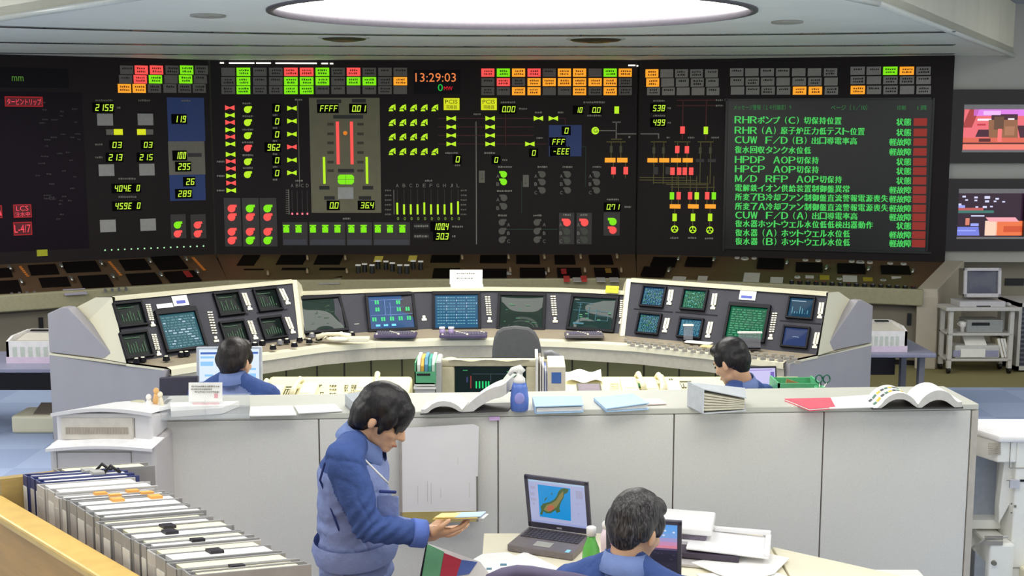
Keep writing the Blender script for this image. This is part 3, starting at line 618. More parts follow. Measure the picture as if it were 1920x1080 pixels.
# ---- things on the sloping benches
def module(t, bp, x0, y0, x1, y1, m=None, name='switch_module'): P(t, bp, name, x0, y0, x1, y1, m or mat('module_black', (18, 13, 14), .75, spec=.05), .014)
def toggle(t, bp, x, y, m=CHROME, dx=4):
    mb = MB(); a, b = bp.hit(x, y); a2, b2 = bp.hit(x+dx, y+10)
    mb.cyl(bp.pt(a, b), bp.pt(a, b, .03), .014, .012, GUN, 10); mb.tube([bp.pt(a, b, .02), bp.pt((a+a2)/2, (b+b2)/2, .045), bp.pt(a2, b2, .04)], .013, m, 8); mb.build('toggle_switch', t)
for x0, y0, x1, y1 in ((-10, 505, 22, 522), (55, 498, 108, 517), (120, 492, 185, 512), (228, 488, 278, 508), (290, 482, 345, 506), (-5, 528, 38, 552), (75, 522, 130, 540), (150, 518, 208, 540), (240, 514, 298, 534), (312, 510, 372, 530)): module(TL, KL, x0, y0, x1, y1)
for x, y in ((17, 502), (38, 528), (113, 498), (132, 523), (188, 493), (210, 518), (279, 489), (300, 515), (347, 485), (368, 509)): toggle(TL, KL, x, y)
OL = mat('label_orange', (206, 120, 44), .6)
for x0, y0, x1, y1 in ((38, 500, 60, 528), (205, 491, 228, 518), (362, 483, 385, 508)):
    for k in range(8):
        f = k/8.0; x = x0+(x1-x0)*f; y = y0+(y1-y0)*f; mb = MB(); KL.prect(mb, x-2.2, y, x+3.2, y+2.4, OL, 0, .006); mb.build('orange_label', TL)
P(TL, KL, 'push_button', 346, 511, 358, 522, mat('button_red', (150, 30, 36), .4), .02, 'round red push button')
for k in range(4): P(TL, KL, 'push_button', 20+k*14.3, 552-k*1.0, 25+k*14.3, 557-k, GUN, .02); P(TL, KL, 'push_button', 195+k*13, 543-k*.8, 199+k*13, 548-k*.8, GUN, .02)
P(TL, KL, 'name_plate', 119, 543, 162, 553, mat('plate_lilac', (168, 162, 180), .5), .01)
for x0, y0, x1, y1 in ((522, 480, 572, 498), (592, 480, 640, 498), (525, 504, 575, 522), (596, 504, 645, 522), (808, 480, 862, 494), (900, 480, 950, 495), (968, 480, 1012, 496), (1040, 480, 1078, 496), (1105, 480, 1148, 496), (812, 505, 862, 522), (905, 506, 950, 522), (975, 504, 1022, 522), (1045, 504, 1090, 522), (1115, 504, 1160, 522), (450, 480, 482, 500), (452, 506, 490, 526)): module(TC_, KC, x0, y0, x1, y1)
for x, y in ((576, 483), (647, 483), (576, 508), (650, 508), (502, 512), (866, 482), (953, 481), (1020, 481), (1088, 481), (1156, 480), (956, 506), (1028, 506), (1096, 506), (1164, 506)): toggle(TC_, KC, x, y, mat('toggle_amber', (150, 130, 104), .35), 1)
for x0, y0, x1, y1, m in ((702, 482, 717.5, 492, 'y'), (766, 481, 781.5, 491, 'y'), (700, 467, 713, 472, 'w'), (764, 467, 776, 472, 'w'), (944, 511, 959, 515, 'w'), (985, 511, 999, 515, 'w'), (1011, 511, 1025, 515, 'w'), (598, 524, 638, 533, 'w')):
    P(TC_, KC, 'label_plate', x0, y0, x1, y1, mat('label_yellow', (214, 190, 84), .6) if m == 'y' else PLATE, .012)
for k, (x, y) in enumerate(((672, 508), (684, 506), (698, 508), (709, 500), (724, 501), (736, 504), (750, 508), (763, 508), (775, 500), (789, 501))):
    a, b = KC.hit(x, y+6); mb = MB(); mb.cyl(KC.pt(a, b), KC.pt(a, b)+V((0, 0, .09)), .026, .022, BLACK, 12); hd = mb.build('control_handle', TC_)
    mb = MB(); mb.box(KC.pt(a, b)+V((0, 0, .098)), (.055, .03, .016), mat('handle_cap', (226, 222, 216), .4)); mb.build('handle_cap', hd)
for x, m in ((1062, RED), (1094, RED)): P(TC_, KC, 'push_button', x-5, 522, x+6, 529, mat('button_salmon', (180, 60, 56), .4), .03, 'red push button')
P(TC_, KC, 'push_button', 1052, 507, 1062, 516, mat('button_red', (150, 30, 36), .4), .02); P(TC_, KC, 'push_button', 1135, 506, 1146, 514, mat('button_amber', (120, 90, 30), .4), .02)
for x0 in (1074, 1118, 1143): P(TC_, KC, 'name_plate', x0, 522, x0+17, 529, PLATE, .012)
for x0, y0, x1, y1 in ((1222, 484, 1268, 500), (1286, 484, 1336, 500), (1204, 502, 1248, 518), (1420, 486, 1470, 504), (1492, 494, 1542, 510), (1570, 496, 1622, 514), (1652, 500, 1706, 516)): module(TR, KR, x0, y0, x1, y1)
for x, y in ((1274, 484), (1340, 486), (1256, 506), (1477, 492), (1551, 502), (1630, 504), (1713, 508)): toggle(TR, KR, x, y, CHROME, -3)
for x, y, r in ((1382, 484, .03), (1396.5, 485.5, .045), (1414, 485, .03), (1510, 488.5, .032), (1534, 489.5, .032), (1597, 491, .032), (1613, 492.5, .045), (1631, 493, .032), (1669, 494.5, .032), (1694, 495.5, .032), (1495, 520.5, .032), (1574, 524, .03), (1656, 527, .034)):
    a, b = KR.hit(x, y); mb = MB(); mb.cyl(KR.pt(a, b), KR.pt(a, b, .012), r, r*.9, mat('dial_grey', (176, 172, 160), .35), 18); mb.cyl(KR.pt(a, b, .012), KR.pt(a, b, .016), r*.5, r*.4, GUN, 12); mb.build('round_meter', TR)
for x0, y0, x1, y1 in ((1260, 520, 1285, 533), (1308, 519, 1326, 530), (1394, 513, 1424, 532), (1352, 530, 1390, 539), (1444, 521, 1468, 534), (1580, 518, 1607, 530), (1672, 520, 1690, 529), (1510, 518, 1526, 522)): P(TR, KR, 'paper_label', x0, y0, x1, y1, mat('paper_grey', (176, 170, 164), .7), .01)
for x0, y0 in ((1537, 518), (1618, 522), (1698, 526)): P(TR, KR, 'label_plate', x0, y0, x0+18, y0+7, mat('label_olive', (150, 132, 30), .6), .012)
for k in range(16):
    x = 1484+k*15.2; y = 534+k*.75; a, b = KR.hit(x, y+3); mb = MB(); mb.cyl(KR.pt(a, b), KR.pt(a, b)+V((0, 0, .06)), .022, .026, BLACK, 12); mb.cyl(KR.pt(a, b)+V((0, 0, .06)), KR.pt(a, b)+V((0, 0, .066)), .014, .010, random.choice([GUN, mat('knob_red', (120, 40, 40), .4), GUN]), 10); mb.build('control_knob', TR)
# end cap of the right-hand bench
ec = MB(); d = V((.25, -.045, 0))
prof = [up(PD, 0), up(LD + V((-.06, -.02, 0)), 0), up(LD + V((-.06, -.02, 0)), ZL-.02), up(LD+V((-.06, .02, 0)), ZL+.06), up(PD, ZB+.02)]
ec.ext(prof, V((.20, -.02, 0)), mat('end_cap_beige', (176, 166, 148), .5, scale=4)); ec.build('end_cap', TR, bevel=.01)
# ------------------------------------------------------------------ curved operator console
def v2(*a): return [V((x, y, 0)) for x, y in a]
def strip(mb, A, B, m, smooth=False):
    n = len(A); mb.add(list(A)+list(B), [(i, i+1, n+i+1, n+i) for i in range(n-1)], m, smooth)
def lift(pts, z): return [V((p.x, p.y, z)) for p in pts]
def toward(pts, c, d):
    out = []
    for p in pts:
        q = V((c[0]-p.x, c[1]-p.y, 0)).normalized()*d; out.append(p+q)
    return out
def console(label, lip, fb, ft, zt, back, zb):
    t = thing('operator_console', label, 'control console', (lip[len(lip)//2].x, lip[len(lip)//2].y+.3, 0), group='curved operator console units')
    cen = (-.1, 5.0)
    far = toward(ft, cen, -back)
    mb = MB()
    outl = toward(lip, cen, .03)
    strip(mb, lift(outl, .700), lift(outl, .742), CREAM); strip(mb, lift(outl, .742), lift(toward(lip, cen, -.05), .748), CREAM); strip(mb, lift(outl, .700), lift(toward(lip, cen, -.05), .700), CREAM)
    mb.build('lip', t)
    mb = MB(); strip(mb, lift(toward(lip, cen, .015), .700), lift(toward(lip, cen, .005), .600), mat('skirt_taupe', (182, 174, 156), .6)); strip(mb, lift(toward(lip, cen, .005), .600), lift(toward(lip, cen, -.32), .600), mat('skirt_taupe', (170, 160, 142), .5)); mb.build('skirt', t)
    inn = toward(lip, cen, -.30); mb = MB(); strip(mb, lift(inn, 0), lift(inn, .60), OLIVE)
    for i in range(len(inn)-1):
        for f in (0.0, .5):
            p = inn[i].lerp(inn[i+1], f); d = (inn[i+1]-inn[i]).normalized(); nn = V((d.y, -d.x, 0))
            mb.obox(V((p.x, p.y, 0))+nn*.004-d*.006, d*.012, -nn*.006, (0, 0, .58), mat('seam_dark', (46, 42, 26), .7))
    mb.build('kick_panel', t)
    mb = MB(); L, B = lip, fb
    if len(L) == len(B): strip(mb, lift(toward(L, cen, -.05), .748), lift(B, .76), DESKG)
    mb.build('desk_top', t)
    mb = MB(); strip(mb, lift(fb, .755), lift(ft, zt), BEZEL); mb.build('instrument_face', t)
    up1 = toward(ft, cen, .02)
    mb = MB(); strip(mb, lift(up1, zt-.004), lift(up1, zt+.02), CREAM); strip(mb, lift(up1, zt+.02), lift(toward(ft, cen, -.04), zt+.022), CREAM); strip(mb, lift(up1, zt-.004), lift(ft, zt-.004), CREAM)
    strip(mb, lift(toward(ft, cen, -.04), zt+.022), lift(far, zb), CREAM); mb.build('top_trim', t)
    mb = MB(); strip(mb, lift(far, zb), lift(far, 0), CREAM); mb.build('rear_shell', t)
    return t
lipL = v2((-2.33, 7.84), (-1.80, 8.37), (-1.42, 8.70)); fbL = v2((-2.66, 7.99), (-2.15, 8.445), (-1.64, 8.90)); ftL = v2((-2.81, 8.20), (-2.27, 8.682), (-1.73, 9.163))
lipC = v2((-1.42, 8.70), (-1.05, 8.88), (-.60, 8.96), (-.10, 8.99), (.44, 8.90), (.95, 8.72)); fbC = v2((-1.64, 8.97), (-1.16, 9.22), (-.68, 9.36), (-.16, 9.39), (.40, 9.33), (.90, 9.12)); ftC = v2((-1.70, 9.26), (-1.19, 9.40), (-.69, 9.49), (-.165, 9.53), (.41, 9.47), (.95, 9.28))
lipR = v2((.95, 8.72), (1.42, 8.44), (1.91, 8.07)); fbR = v2((.88, 9.04), (1.53, 8.655), (2.18, 8.27)); ftR = v2((.945, 9.24), (1.618, 8.842), (2.29, 8.443))
CL = console('left wing of the curved cream console, with dark green screens', lipL, fbL, ftL, 1.165, .16, 1.12)
CC = console('low middle section of the curved cream console, with five wide screens', lipC, fbC, ftC, 1.055, .25, 1.02)
CR = console('right wing of the curved cream console, with blue and green screens', lipR, fbR, ftR, 1.165, .16, 1.12)
FL = Plane(lift(fbL, .76)[0], lift(fbL, .76)[2]-lift(fbL, .76)[0], lift(ftL, 1.165)[0]-lift(fbL, .76)[0])
FR = Plane(lift(fbR, .76)[0], lift(fbR, .76)[2]-lift(fbR, .76)[0], lift(ftR, 1.165)[0]-lift(fbR, .76)[0])
FC = [Plane(lift(fbC, .76)[i], fbC[i+1]-fbC[i], (lift(ftC, 1.055)[i]+lift(ftC, 1.055)[i+1])/2-(lift(fbC, .76)[i]+lift(fbC, .76)[i+1])/2) for i in range(5)]
# stepped side pieces where the wings drop to the low middle
for t, a, b in ((CL, ftL[-1], fbL[-1]), (CR, ftR[0], fbR[0])):
    mb = MB(); s = 1 if t is CL else -1
    mb.ext([V((a.x, a.y, 1.185)), V((b.x, b.y, .76)), V((b.x, b.y+.5, .76)), V((a.x, a.y+.2, 1.12))], V((.035*s, 0, 0)), CREAM); mb.build('step_cheek', t)
# outer ends
def wing_end(t, l0, f0, t0, back, s):
    # l0 lip corner, f0/t0 outer corner of the face, back = rear corner of the end panel
    l0, f0, t0, back = [V((p[0], p[1], 0)) for p in (l0, f0, t0, back)]
    d = (back-l0).normalized(); inw = V((d.y, -d.x, 0)); inw = inw if inw.dot(V((-s*1.0, .4, 0))) > 0 else -inw
    inw = V((-s, 0, 0)) if abs(inw.x) < .05 else inw
    mb = MB(); mb.ext([V((l0.x, l0.y, 0)), V((back.x, back.y, 0)), V((back.x, back.y, .735)), V((l0.x, l0.y, .735))], inw*.05, LAV); mb.build('end_panel', t)
    mb = MB(); mb.ext([V((l0.x, l0.y, .735)), V((back.x, back.y, .735)), back+inw*.5+V((0, 0, .735)), f0+V((0, 0, .735)), ], V((0, 0, .014)), CREAM); mb.build('end_shelf', t)
    L = (back-l0).length; q = l0 + d*(L*.40) + inw*.02; e = back + inw*.0
    mb = MB(); tk = inw*.075
    prof = [q+V((0, 0, .755)), e+V((0, 0, .755)), e+V((0, 0, 1.04)), e-d*.16+V((0, 0, 1.10)), e-d*.22+V((0, 0, 1.10))]
    mb.ext(prof, tk, LAV); mb.build('end_cap', t, bevel=.008)
    # taller inner shell between the cap and the screens
    mb = MB(); bk = e + inw*.075; ap = t0 + (bk-t0)*.28
    A = [f0+V((0, 0, .755)), t0+V((0, 0, 1.185)), ap+V((0, 0, 1.175)), bk+V((0, 0, 1.0)), bk+V((0, 0, .755))]
    mb.add(A, [(0, 1, 2, 3, 4)], CREAM)
    o2 = inw*.25; B = [ap+V((0, 0, 1.175)), bk+V((0, 0, 1.0)), bk+o2+V((0, 0, 1.0)), ap+o2+V((0, 0, 1.175))]
    mb.add(B, [(0, 1, 2, 3)], CREAM); mb.build('side_shell', t)
wing_end(CL, (-2.36, 7.82), (-2.67, 7.98), (-2.82, 8.19), (-3.36, 8.38), -1)
wing_end(CR, (1.94, 8.05), (2.19, 8.26), (2.30, 8.45), (2.73, 8.77), 1)

def marks(mb, pl, r, kind, c1, c2, h):
    a0, b0, a1, b1 = r; w_, H = a1-a0, b1-b0; rnd = random.Random(int(a0*1000)+int(b0*777))
    def bx(x0, y0, x1, y1, m): pl.plate(mb, (a0+w_*x0, b0+H*y0, a0+w_*x1, b0+H*y1), h, h+.001, m)
    if kind == 'table':
        n = 12
        for j in range(n):
            y = .9-.82*j/(n-1); x = .06
            while x < .92:
                cw = .03+.10*rnd.random(); bx(x, y-.018, min(x+cw, .95), y+.016, c1 if rnd.random() < .75 else c2); x += cw+.02+.04*rnd.random()
        bx(.04, .02, .5, .025, c1)
    elif kind == 'plant':
        for x0, y0, x1, y1 in ((.36, .42, .37, .9), (.02, .42, .98, .43), (.36, .65, .8, .655), (.48, .35, .49, .8), (.05, .88, .8, .89)): bx(x0, y0, x1, y1, c1)
        for x, y in ((.19, .82), (.68, .80), (.19, .60), (.68, .58), (.88, .58), (.10, .30), (.30, .30), (.50, .30), (.70, .30), (.89, .30)):
            bx(x-.045, y-.06, x-.008, y+.06, c2); bx(x+.008, y-.06, x+.045, y+.06, c2)
        for k in range(3): bx(.12+.18*k, .08, .22+.18*k, .14, mat('mark_cyan', (60, 140, 190), .5, emit=(60, 150, 200)))
    elif kind == 'rows':
        for j in range(10):
            y = .92-.78*j/9
            for i in range(4): 
                for k in range(3): bx(.05+.235*i+.065*k, y-.012, .05+.235*i+.065*k+.05, y+.014, c1)
                if rnd.random() < .5: bx(.255+.235*i, y-.02, .275+.235*i, y+.02, c2)
    elif kind == 'bars':
        for i in range(7): x = .15+.11*i; bx(x, .18, x+.03, .2+.5*rnd.random(), c1); 
        bx(.08, .82, .7, .85, c2)
    elif kind == 'circuit':
        for x0, y0, x1, y1 in ((.05, .55, .95, .56), (.2, .2, .21, .8), (.42, .3, .43, .7), (.6, .25, .61, .62), (.1, .8, .5, .81), (.1, .1, .35, .15), (.6, .25, .9, .26), (.6, .4, .9, .41), (.89, .25, .9, .4), (.15, .65, .25, .66), (.15, .75, .25, .76)): bx(x0, y0, x1, y1, c1)
        for k in range(6): x = .1+.8*rnd.random(); y = .15+.7*rnd.random(); bx(x, y, x+.07, y+.03, c2)
    elif kind == 'line': bx(.38, .5, .66, .515, c2)
    elif kind == 'faint':
        for k in range(10): x = .1+.7*rnd.random(); y = .12+.7*rnd.random(); bx(x, y, x+.03+.1*rnd.random(), y+.012, c1)
def screen_mesh(pl, r, h, m, bulge=.006, n=8):
    mb = MB(); a0, b0, a1, b1 = r; vs = []
    for j in range(n+1):
        for i in range(n+1):
            x, y = 2*i/n-1, 2*j/n-1
            vs.append(pl.pt(a0+(a1-a0)*i/n, b0+(b1-b0)*j/n, h+bulge*(1-x*x)*(1-y*y)))
    mb.add(vs, [(j*(n+1)+i, j*(n+1)+i+1, (j+1)*(n+1)+i+1, (j+1)*(n+1)+i) for j in range(n) for i in range(n)], m, True)
    return mb
def scr(name, rgb, es=1.0, spec=.05, rough=.12): return mat('screen_'+name, (10, 12, 12), rough, emit=rgb, es=es, var=.02, spec=spec)
def mk(name, rgb): return mat('mark_'+name, (10, 10, 10), .6, emit=rgb)
def monitor(t, pl, rect_px, m, kind, c1, c2, lab, hood=.012, tophood=.02, strip_px=None, name='monitor'):
    r = pl.rect(*rect_px); a0, b0, a1, b1 = r; mb = MB(); e = hood
    for q in ((a0-e, b1, a1+e, b1+tophood), (a0-e, b0-e, a1+e, b0), (a0-e, b0, a0, b1), (a1, b0, a1+e, b1)): pl.plate(mb, q, 0, .028, BEZD)
    pl.plate(mb, r, .0, .004, BLACK)
    o = mb.build(name, t, label=lab, bevel=.003)
    cv = .024 if hood > .021 and kind in ('faint', 'circuit') else .006; smb = screen_mesh(pl, r, .006, m, cv, 16); marks(smb, pl, r, kind, c1, c2, .0075+cv); smb.build('screen', o)
    if strip_px:
        (xa, ya), (xb, yb) = strip_px; mb = MB(); n = 9
        for k in range(n):
            f = k/(n-1); x = xa+(xb-xa)*f; y = ya+(yb-ya)*f; [pl.prect(mb, x+e_-2.0, y-1.05, x+e_+2.0, y+1.05, KEYW, 0, .008) for e_ in (-2.6, 2.6)]
        f = 1.22; x = xa+(xb-xa)*f; y = ya+(yb-ya)*f; pl.prect(mb, x-2.5, y-2.5, x+2.5, y+2.5, KEYW, 0, .008)
        f = 1.38; x = xa+(xb-xa)*f; y = ya+(yb-ya)*f; pl.prect(mb, x-4.5, y-2, x+4.5, y+2, KEYW, 0, .008)
        mb.build('key_strip', t)
    return o
gdim, gmid = mk('green_dim', (40, 96, 52)), mk('green_mid', (56, 150, 90)); tealm = mk('teal', (70, 150, 170)); palem = mk('pale', (170, 200, 220)); bgreen = mk('green_bright', (20, 225, 120)); blum = mk('blue_line', (110, 150, 220))
dk = scr('dark', (16, 26, 22))
for q, sp, lab in (((219, 571, 268, 611), ((277, 572), (284, 600)), 'dark small monitor'), ((231, 627, 279, 670), ((288, 628), (295, 655)), 'dark small monitor'), ((407, 552, 450, 590), ((457, 551), (465, 572)), 'dark small monitor'), ((418, 606, 460, 643), ((468, 603), (476, 626)), 'dark small monitor'), ((481, 545, 521, 582), ((527, 543), (536, 562)), 'dark small monitor'), ((491, 598, 530, 634), ((538, 596), (546, 616)), 'dark small monitor')):
    monitor(CL, FL, q, dk, 'bars', gdim, gdim, lab, hood=.014, strip_px=sp)
monitor(CL, FL, (304, 588, 374, 655), scr('teal', (52, 98, 108)), 'table', mk('teal_dim', (66, 124, 136)), palem, 'large teal monitor', hood=.02, tophood=.04, strip_px=((393, 586), (402, 625)))
cs = ((0, (563, 562, 641, 621), scr('grey_green', (46, 62, 54), 1, .22, .05), 'faint', gdim, gdim, 'wide dark grey-green monitor', ((661, 561), (666, 594))),
      (1, (692, 556, 774, 617), scr('blue_plant', (58, 92, 140)), 'plant', blum, bgreen, 'wide blue monitor with green symbols', ((791, 558), (794, 588))),
      (2, (816, 554, 896, 616), scr('blue_table', (48, 96, 132)), 'rows', tealm, palem, 'wide blue monitor with rows of figures', ((914, 557), (917, 590))),
      (3, (938, 556, 1018, 615), scr('olive_dark', (44, 58, 50), 1, .22, .05), 'faint', gmid, gdim, 'wide dark olive monitor', ((1037, 556), (1040, 590))),
      (4, (1072, 560, 1152, 617), scr('circuit', (36, 60, 56), 1, .22, .05), 'circuit', mk('teal_mid', (52, 120, 140)), gmid, 'wide dark monitor with a teal circuit drawing', ((1168, 564), (1166, 594))))
for i, q, m, k, c1, c2, lab, sp in cs: monitor(CC, FC[i], q, m, k, c1, c2, lab, hood=.022, tophood=.03, strip_px=sp)
rs = (((1206, 540, 1245, 574), 'blue_small', (26, 62, 96), 'table', tealm, gmid, ((1259, 545), (1256, 563))), ((1282, 546, 1323, 580), 'green_small', (18, 76, 66), 'table', gmid, mk('teal_lite', (90, 200, 180)), ((1341, 552), (1338, 571))),
      ((1198, 591, 1236, 625), 'blue_low', (28, 66, 84), 'table', tealm, gmid, ((1252, 598), (1248, 615))), ((1275, 600, 1315, 632), 'blue_low_table', (30, 78, 104), 'table', tealm, tealm, ((1333, 605), (1329, 624))),
      ((1366, 577, 1436, 636), 'green_big', (8, 96, 64), 'table', mk('green_text', (20, 150, 96)), mk('green_deep', (10, 120, 78)), ((1453, 588), (1447, 622))),
      ((1480, 560, 1524, 596), 'steel_blue', (28, 66, 92), 'bars', tealm, palem, ((1541, 569), (1538, 588))), ((1470, 616, 1514, 650), 'violet_blue', (48, 64, 108), 'line', palem, palem, ((1533, 625), (1529, 644))))
for q, n_, rgb, k, c1, c2, sp in rs: monitor(CR, FR, q, scr(n_, rgb), k, c1, c2, ('large ' if 'big' in n_ else 'small ')+n_.split('_')[0]+' monitor', hood=.014 if 'big' not in n_ else .02, tophood=.016 if 'big' not in n_ else .03, strip_px=sp)
mb = MB()
for xa, ya, xb, yb in ((222, 619, 296, 610), (408, 599, 466, 590), (480, 590, 540, 583)): FL.prect(mb, xa, min(ya, yb)-.6, xb, max(ya, yb)+.6-6, BEZD, 0, .003)
mb.build('seam', CL)
mb = MB()
for xa, ya, xb, yb in ((1188, 582, 1262, 584), (1266, 588, 1346, 592), (1462, 604, 1540, 608)): FR.prect(mb, xa, ya-.8, xb, ya+1.2, BEZD, 0, .003)
mb.build('seam', CR)
# desk keys and knobs along the console desk
def on_desk(t, px, py, z=.768): return G(px, py, z)
for px, py in ((420, 660), (435, 655), (447, 660), (462, 652), (478, 650), (492, 646), (512, 655), (525, 645), (538, 643), (552, 650), (562, 640), (580, 643), (598, 638), (256, 680), (268, 678), (312, 676), (340, 668), (350, 667), (585, 632), (606, 632), (622, 632), (640, 630), (660, 630)):
    p = on_desk(CL, px, py, .765); mb = MB(); mb.cyl(p, p+V((0, 0, .03)), .026, .02, GUN if px % 2 else BEZD, 10); mb.cyl(p+V((0, 0, .03)), p+V((0, 0, .034)), .014, .012, KEYW, 8); mb.build('desk_knob', CL if px < 560 else CC)
for k in range(60):
    f = k % 20/19; j = k//20; p = G(1180+310*f+j*6-6, 637+32*f+j*5, .767)
    mb = MB(); mb.box(p, (.035, .022, .02), mat('key_grey', (150, 144, 134), .5)); mb.build('desk_key', CR)
# stickers
def sticker(t, pl, x0, y0, x1, y1, m, extra=None, lab=None, nm='notice_card'):
    mb = MB(); pl.prect(mb, x0, y0, x1, y1, m, .004, .008)
    if extra: pl.prect(mb, *extra, .008, .009)
    mb.build(nm, t, label=lab)
INKB = mat('ink_blue', (70, 80, 170), .6)
sticker(CL, FL, 323, 555, 352, 574, PAPER, (330, 564, 347, 570, INKB), 'white card with blue print'); sticker(CL, FL, 293, 570, 324, 578, PAPER, None, 'narrow white strip label', 'strip_label')
sticker(CR, FR, 1387, 545, 1418, 563, PAPER, (1390, 555, 1411, 560, INKB), 'white card with blue print')
t = thing('sticky_note', 'yellow sticky note on the console edge at the foot of the right wing', 'sticky note', W(1150, 552, 9.2))
pl = FC[4]; mb = MB(); pl.prect(mb, 1138, 539, 1162, 552, mat('note_yellow', (240, 240, 40), .7, var=.01), .034, .036); pl.prect(mb, 1145, 544, 1158, 545.5, mat('note_ink', (150, 150, 20), .7), .036, .0365); mb.build('paper', t)
# white sheet propped on the low middle section
p = W(875, 541, 9.58); t = thing('notice_sheet', 'white printed sheet propped up on the middle of the low console top', 'paper', (p.x, p.y, 1.07))
pl = Plane(W(844, 543, 9.58), (1, 0, 0), (0, .25, 1)); mb = MB()
pl.prect(mb, 843.5, 506, 904.5, 533, PAPER, 0, .006); pl.prect(mb, 845, 533, 906, 543, PAPER, 0, .006); mb.build('sheet', t)
mb = MB(); legend(pl, mb, 856, 890, 513, GREYP, 1.5); legend(pl, mb, 856, 888, 522, GREYP, 1.5); mb.build('printed_lines', t)
# keyboards, phone, cards on the console desk
def keyboard(px0, px1, y0, y1, lab, m, z=.772, yaw=0.0):
    c = G((px0+px1)/2, (y0+y1)/2, z); wd = (px1-px0)/FPX*c.y; t = thing('keyboard', lab, 'keyboard', c, yaw, 'console keyboards')
    R = Matrix.Rotation(yaw, 3, 'Z'); mb = MB(); mb.box(c+V((0, 0, .012)), (wd, .15, .024), m, R); mb.build('case', t, bevel=.005)
    mb = MB()
    for j in range(5):
        for i in range(16): mb.box(c+R @ V((-wd*.46+wd*.92*(i+.5)/16, -.055+.026*j, .028)), (wd*.045, .018, .01), mat('key_dark', (104, 98, 116), .5) if (i+j) % 9 else KEYW, R)
    mb.build('keys', t)
KBD = mat('keyboard_violet', (74, 64, 92), .5)
keyboard(702, 782, 623, 638, 'dark violet keyboard in front of the blue screen with green symbols', KBD)
keyboard(824, 914, 624, 638, 'dark violet keyboard in front of the screen with rows of figures', KBD)
keyboard(1058, 1132, 624, 638, 'grey keyboard right of the empty office chair', mat('keyboard_grey', (96, 90, 92), .5))
for px, lab in ((829, 'small white jar standing on the keyboard, left of the pair'), (846, 'small white jar standing on the keyboard, right of the pair')):
    p = G(px, 626, .80); t = thing('jar', lab, 'jar', p, group='jars at the console'); MB().lathe(p, [(.018, 0), (.022, .01), (.022, .04)], mat('jar_violet', (150, 130, 170), .4)).build('body', t); MB().lathe(p+V((0, 0, .04)), [(.023, 0), (.023, .014)], WHITE).build('lid', t)
p = G(632, 638, .775); t = thing('telephone_handset', 'cream telephone handset with coiled cord lying on the console desk', 'telephone', p)
mb = MB(); mb.tube([p+V((-.16, .02, .02)), p+V((-.08, .04, .04)), p+V((.02, .02, .045)), p+V((.10, 0, .03))], [.022, .016, .016, .024], CREAM); mb.build('handset', t)
mb = MB(); mb.ell(p+V((.02, -.01, .012)), (.10, .05, .018), CREAM); mb.box(p+V((.17, -.02, .015)), (.16, .08, .03), CREAM); mb.build('cradle', t, bevel=.008)
mb = MB(); mb.tube([p+V((-.16+.012*k, .02+.018*math.sin(k*2.2), .014+.012*math.cos(k*2.2))) for k in range(14)], .005, CREAM, 5); mb.build('cord', t)
for k, (px, py, wd, dp, m, lab) in enumerate(((1310, 643, .20, .07, PAPER, 'white paper on the right desk of the console, upper sheet'), (1336, 651, .17, .06, mat('paper_manila', (226, 206, 150), .8), 'manila paper at the edge of the console right desk'))):
    p = G(px, py, .775); t = thing('paper_sheet', lab, 'paper', p, -.5, 'papers on the console right desk'); mb = MB(); mb.box(p+V((0, 0, .004)), (wd, dp, .008), m, Matrix.Rotation(-.5, 3, 'Z')); mb.build('sheet', t)
for px, py, lab in ((1290, 640, 'small clear acrylic stand on the console desk, left of the right operator'), (1405, 655, 'larger clear acrylic stand on the console desk behind the right operator')):
    p = G(px, py, .775); t = thing('acrylic_stand', lab, 'stand', p, group='acrylic stands on the console')
    ac = mat('acrylic_smoke', (150, 150, 160), .1, alpha=.35); mb = MB(); s = .07 if px < 1300 else .16
    mb.box(p+V((0, 0, .06)), (s, .01, .12), ac); mb.box(p+V((0, .03, .006)), (s, .08, .012), BEZD); mb.build('body', t)
    mb = MB(); mb.box(p+V((0, 0, .125)), (s*1.1, .02, .012), WHITE); mb.build('rail', t)
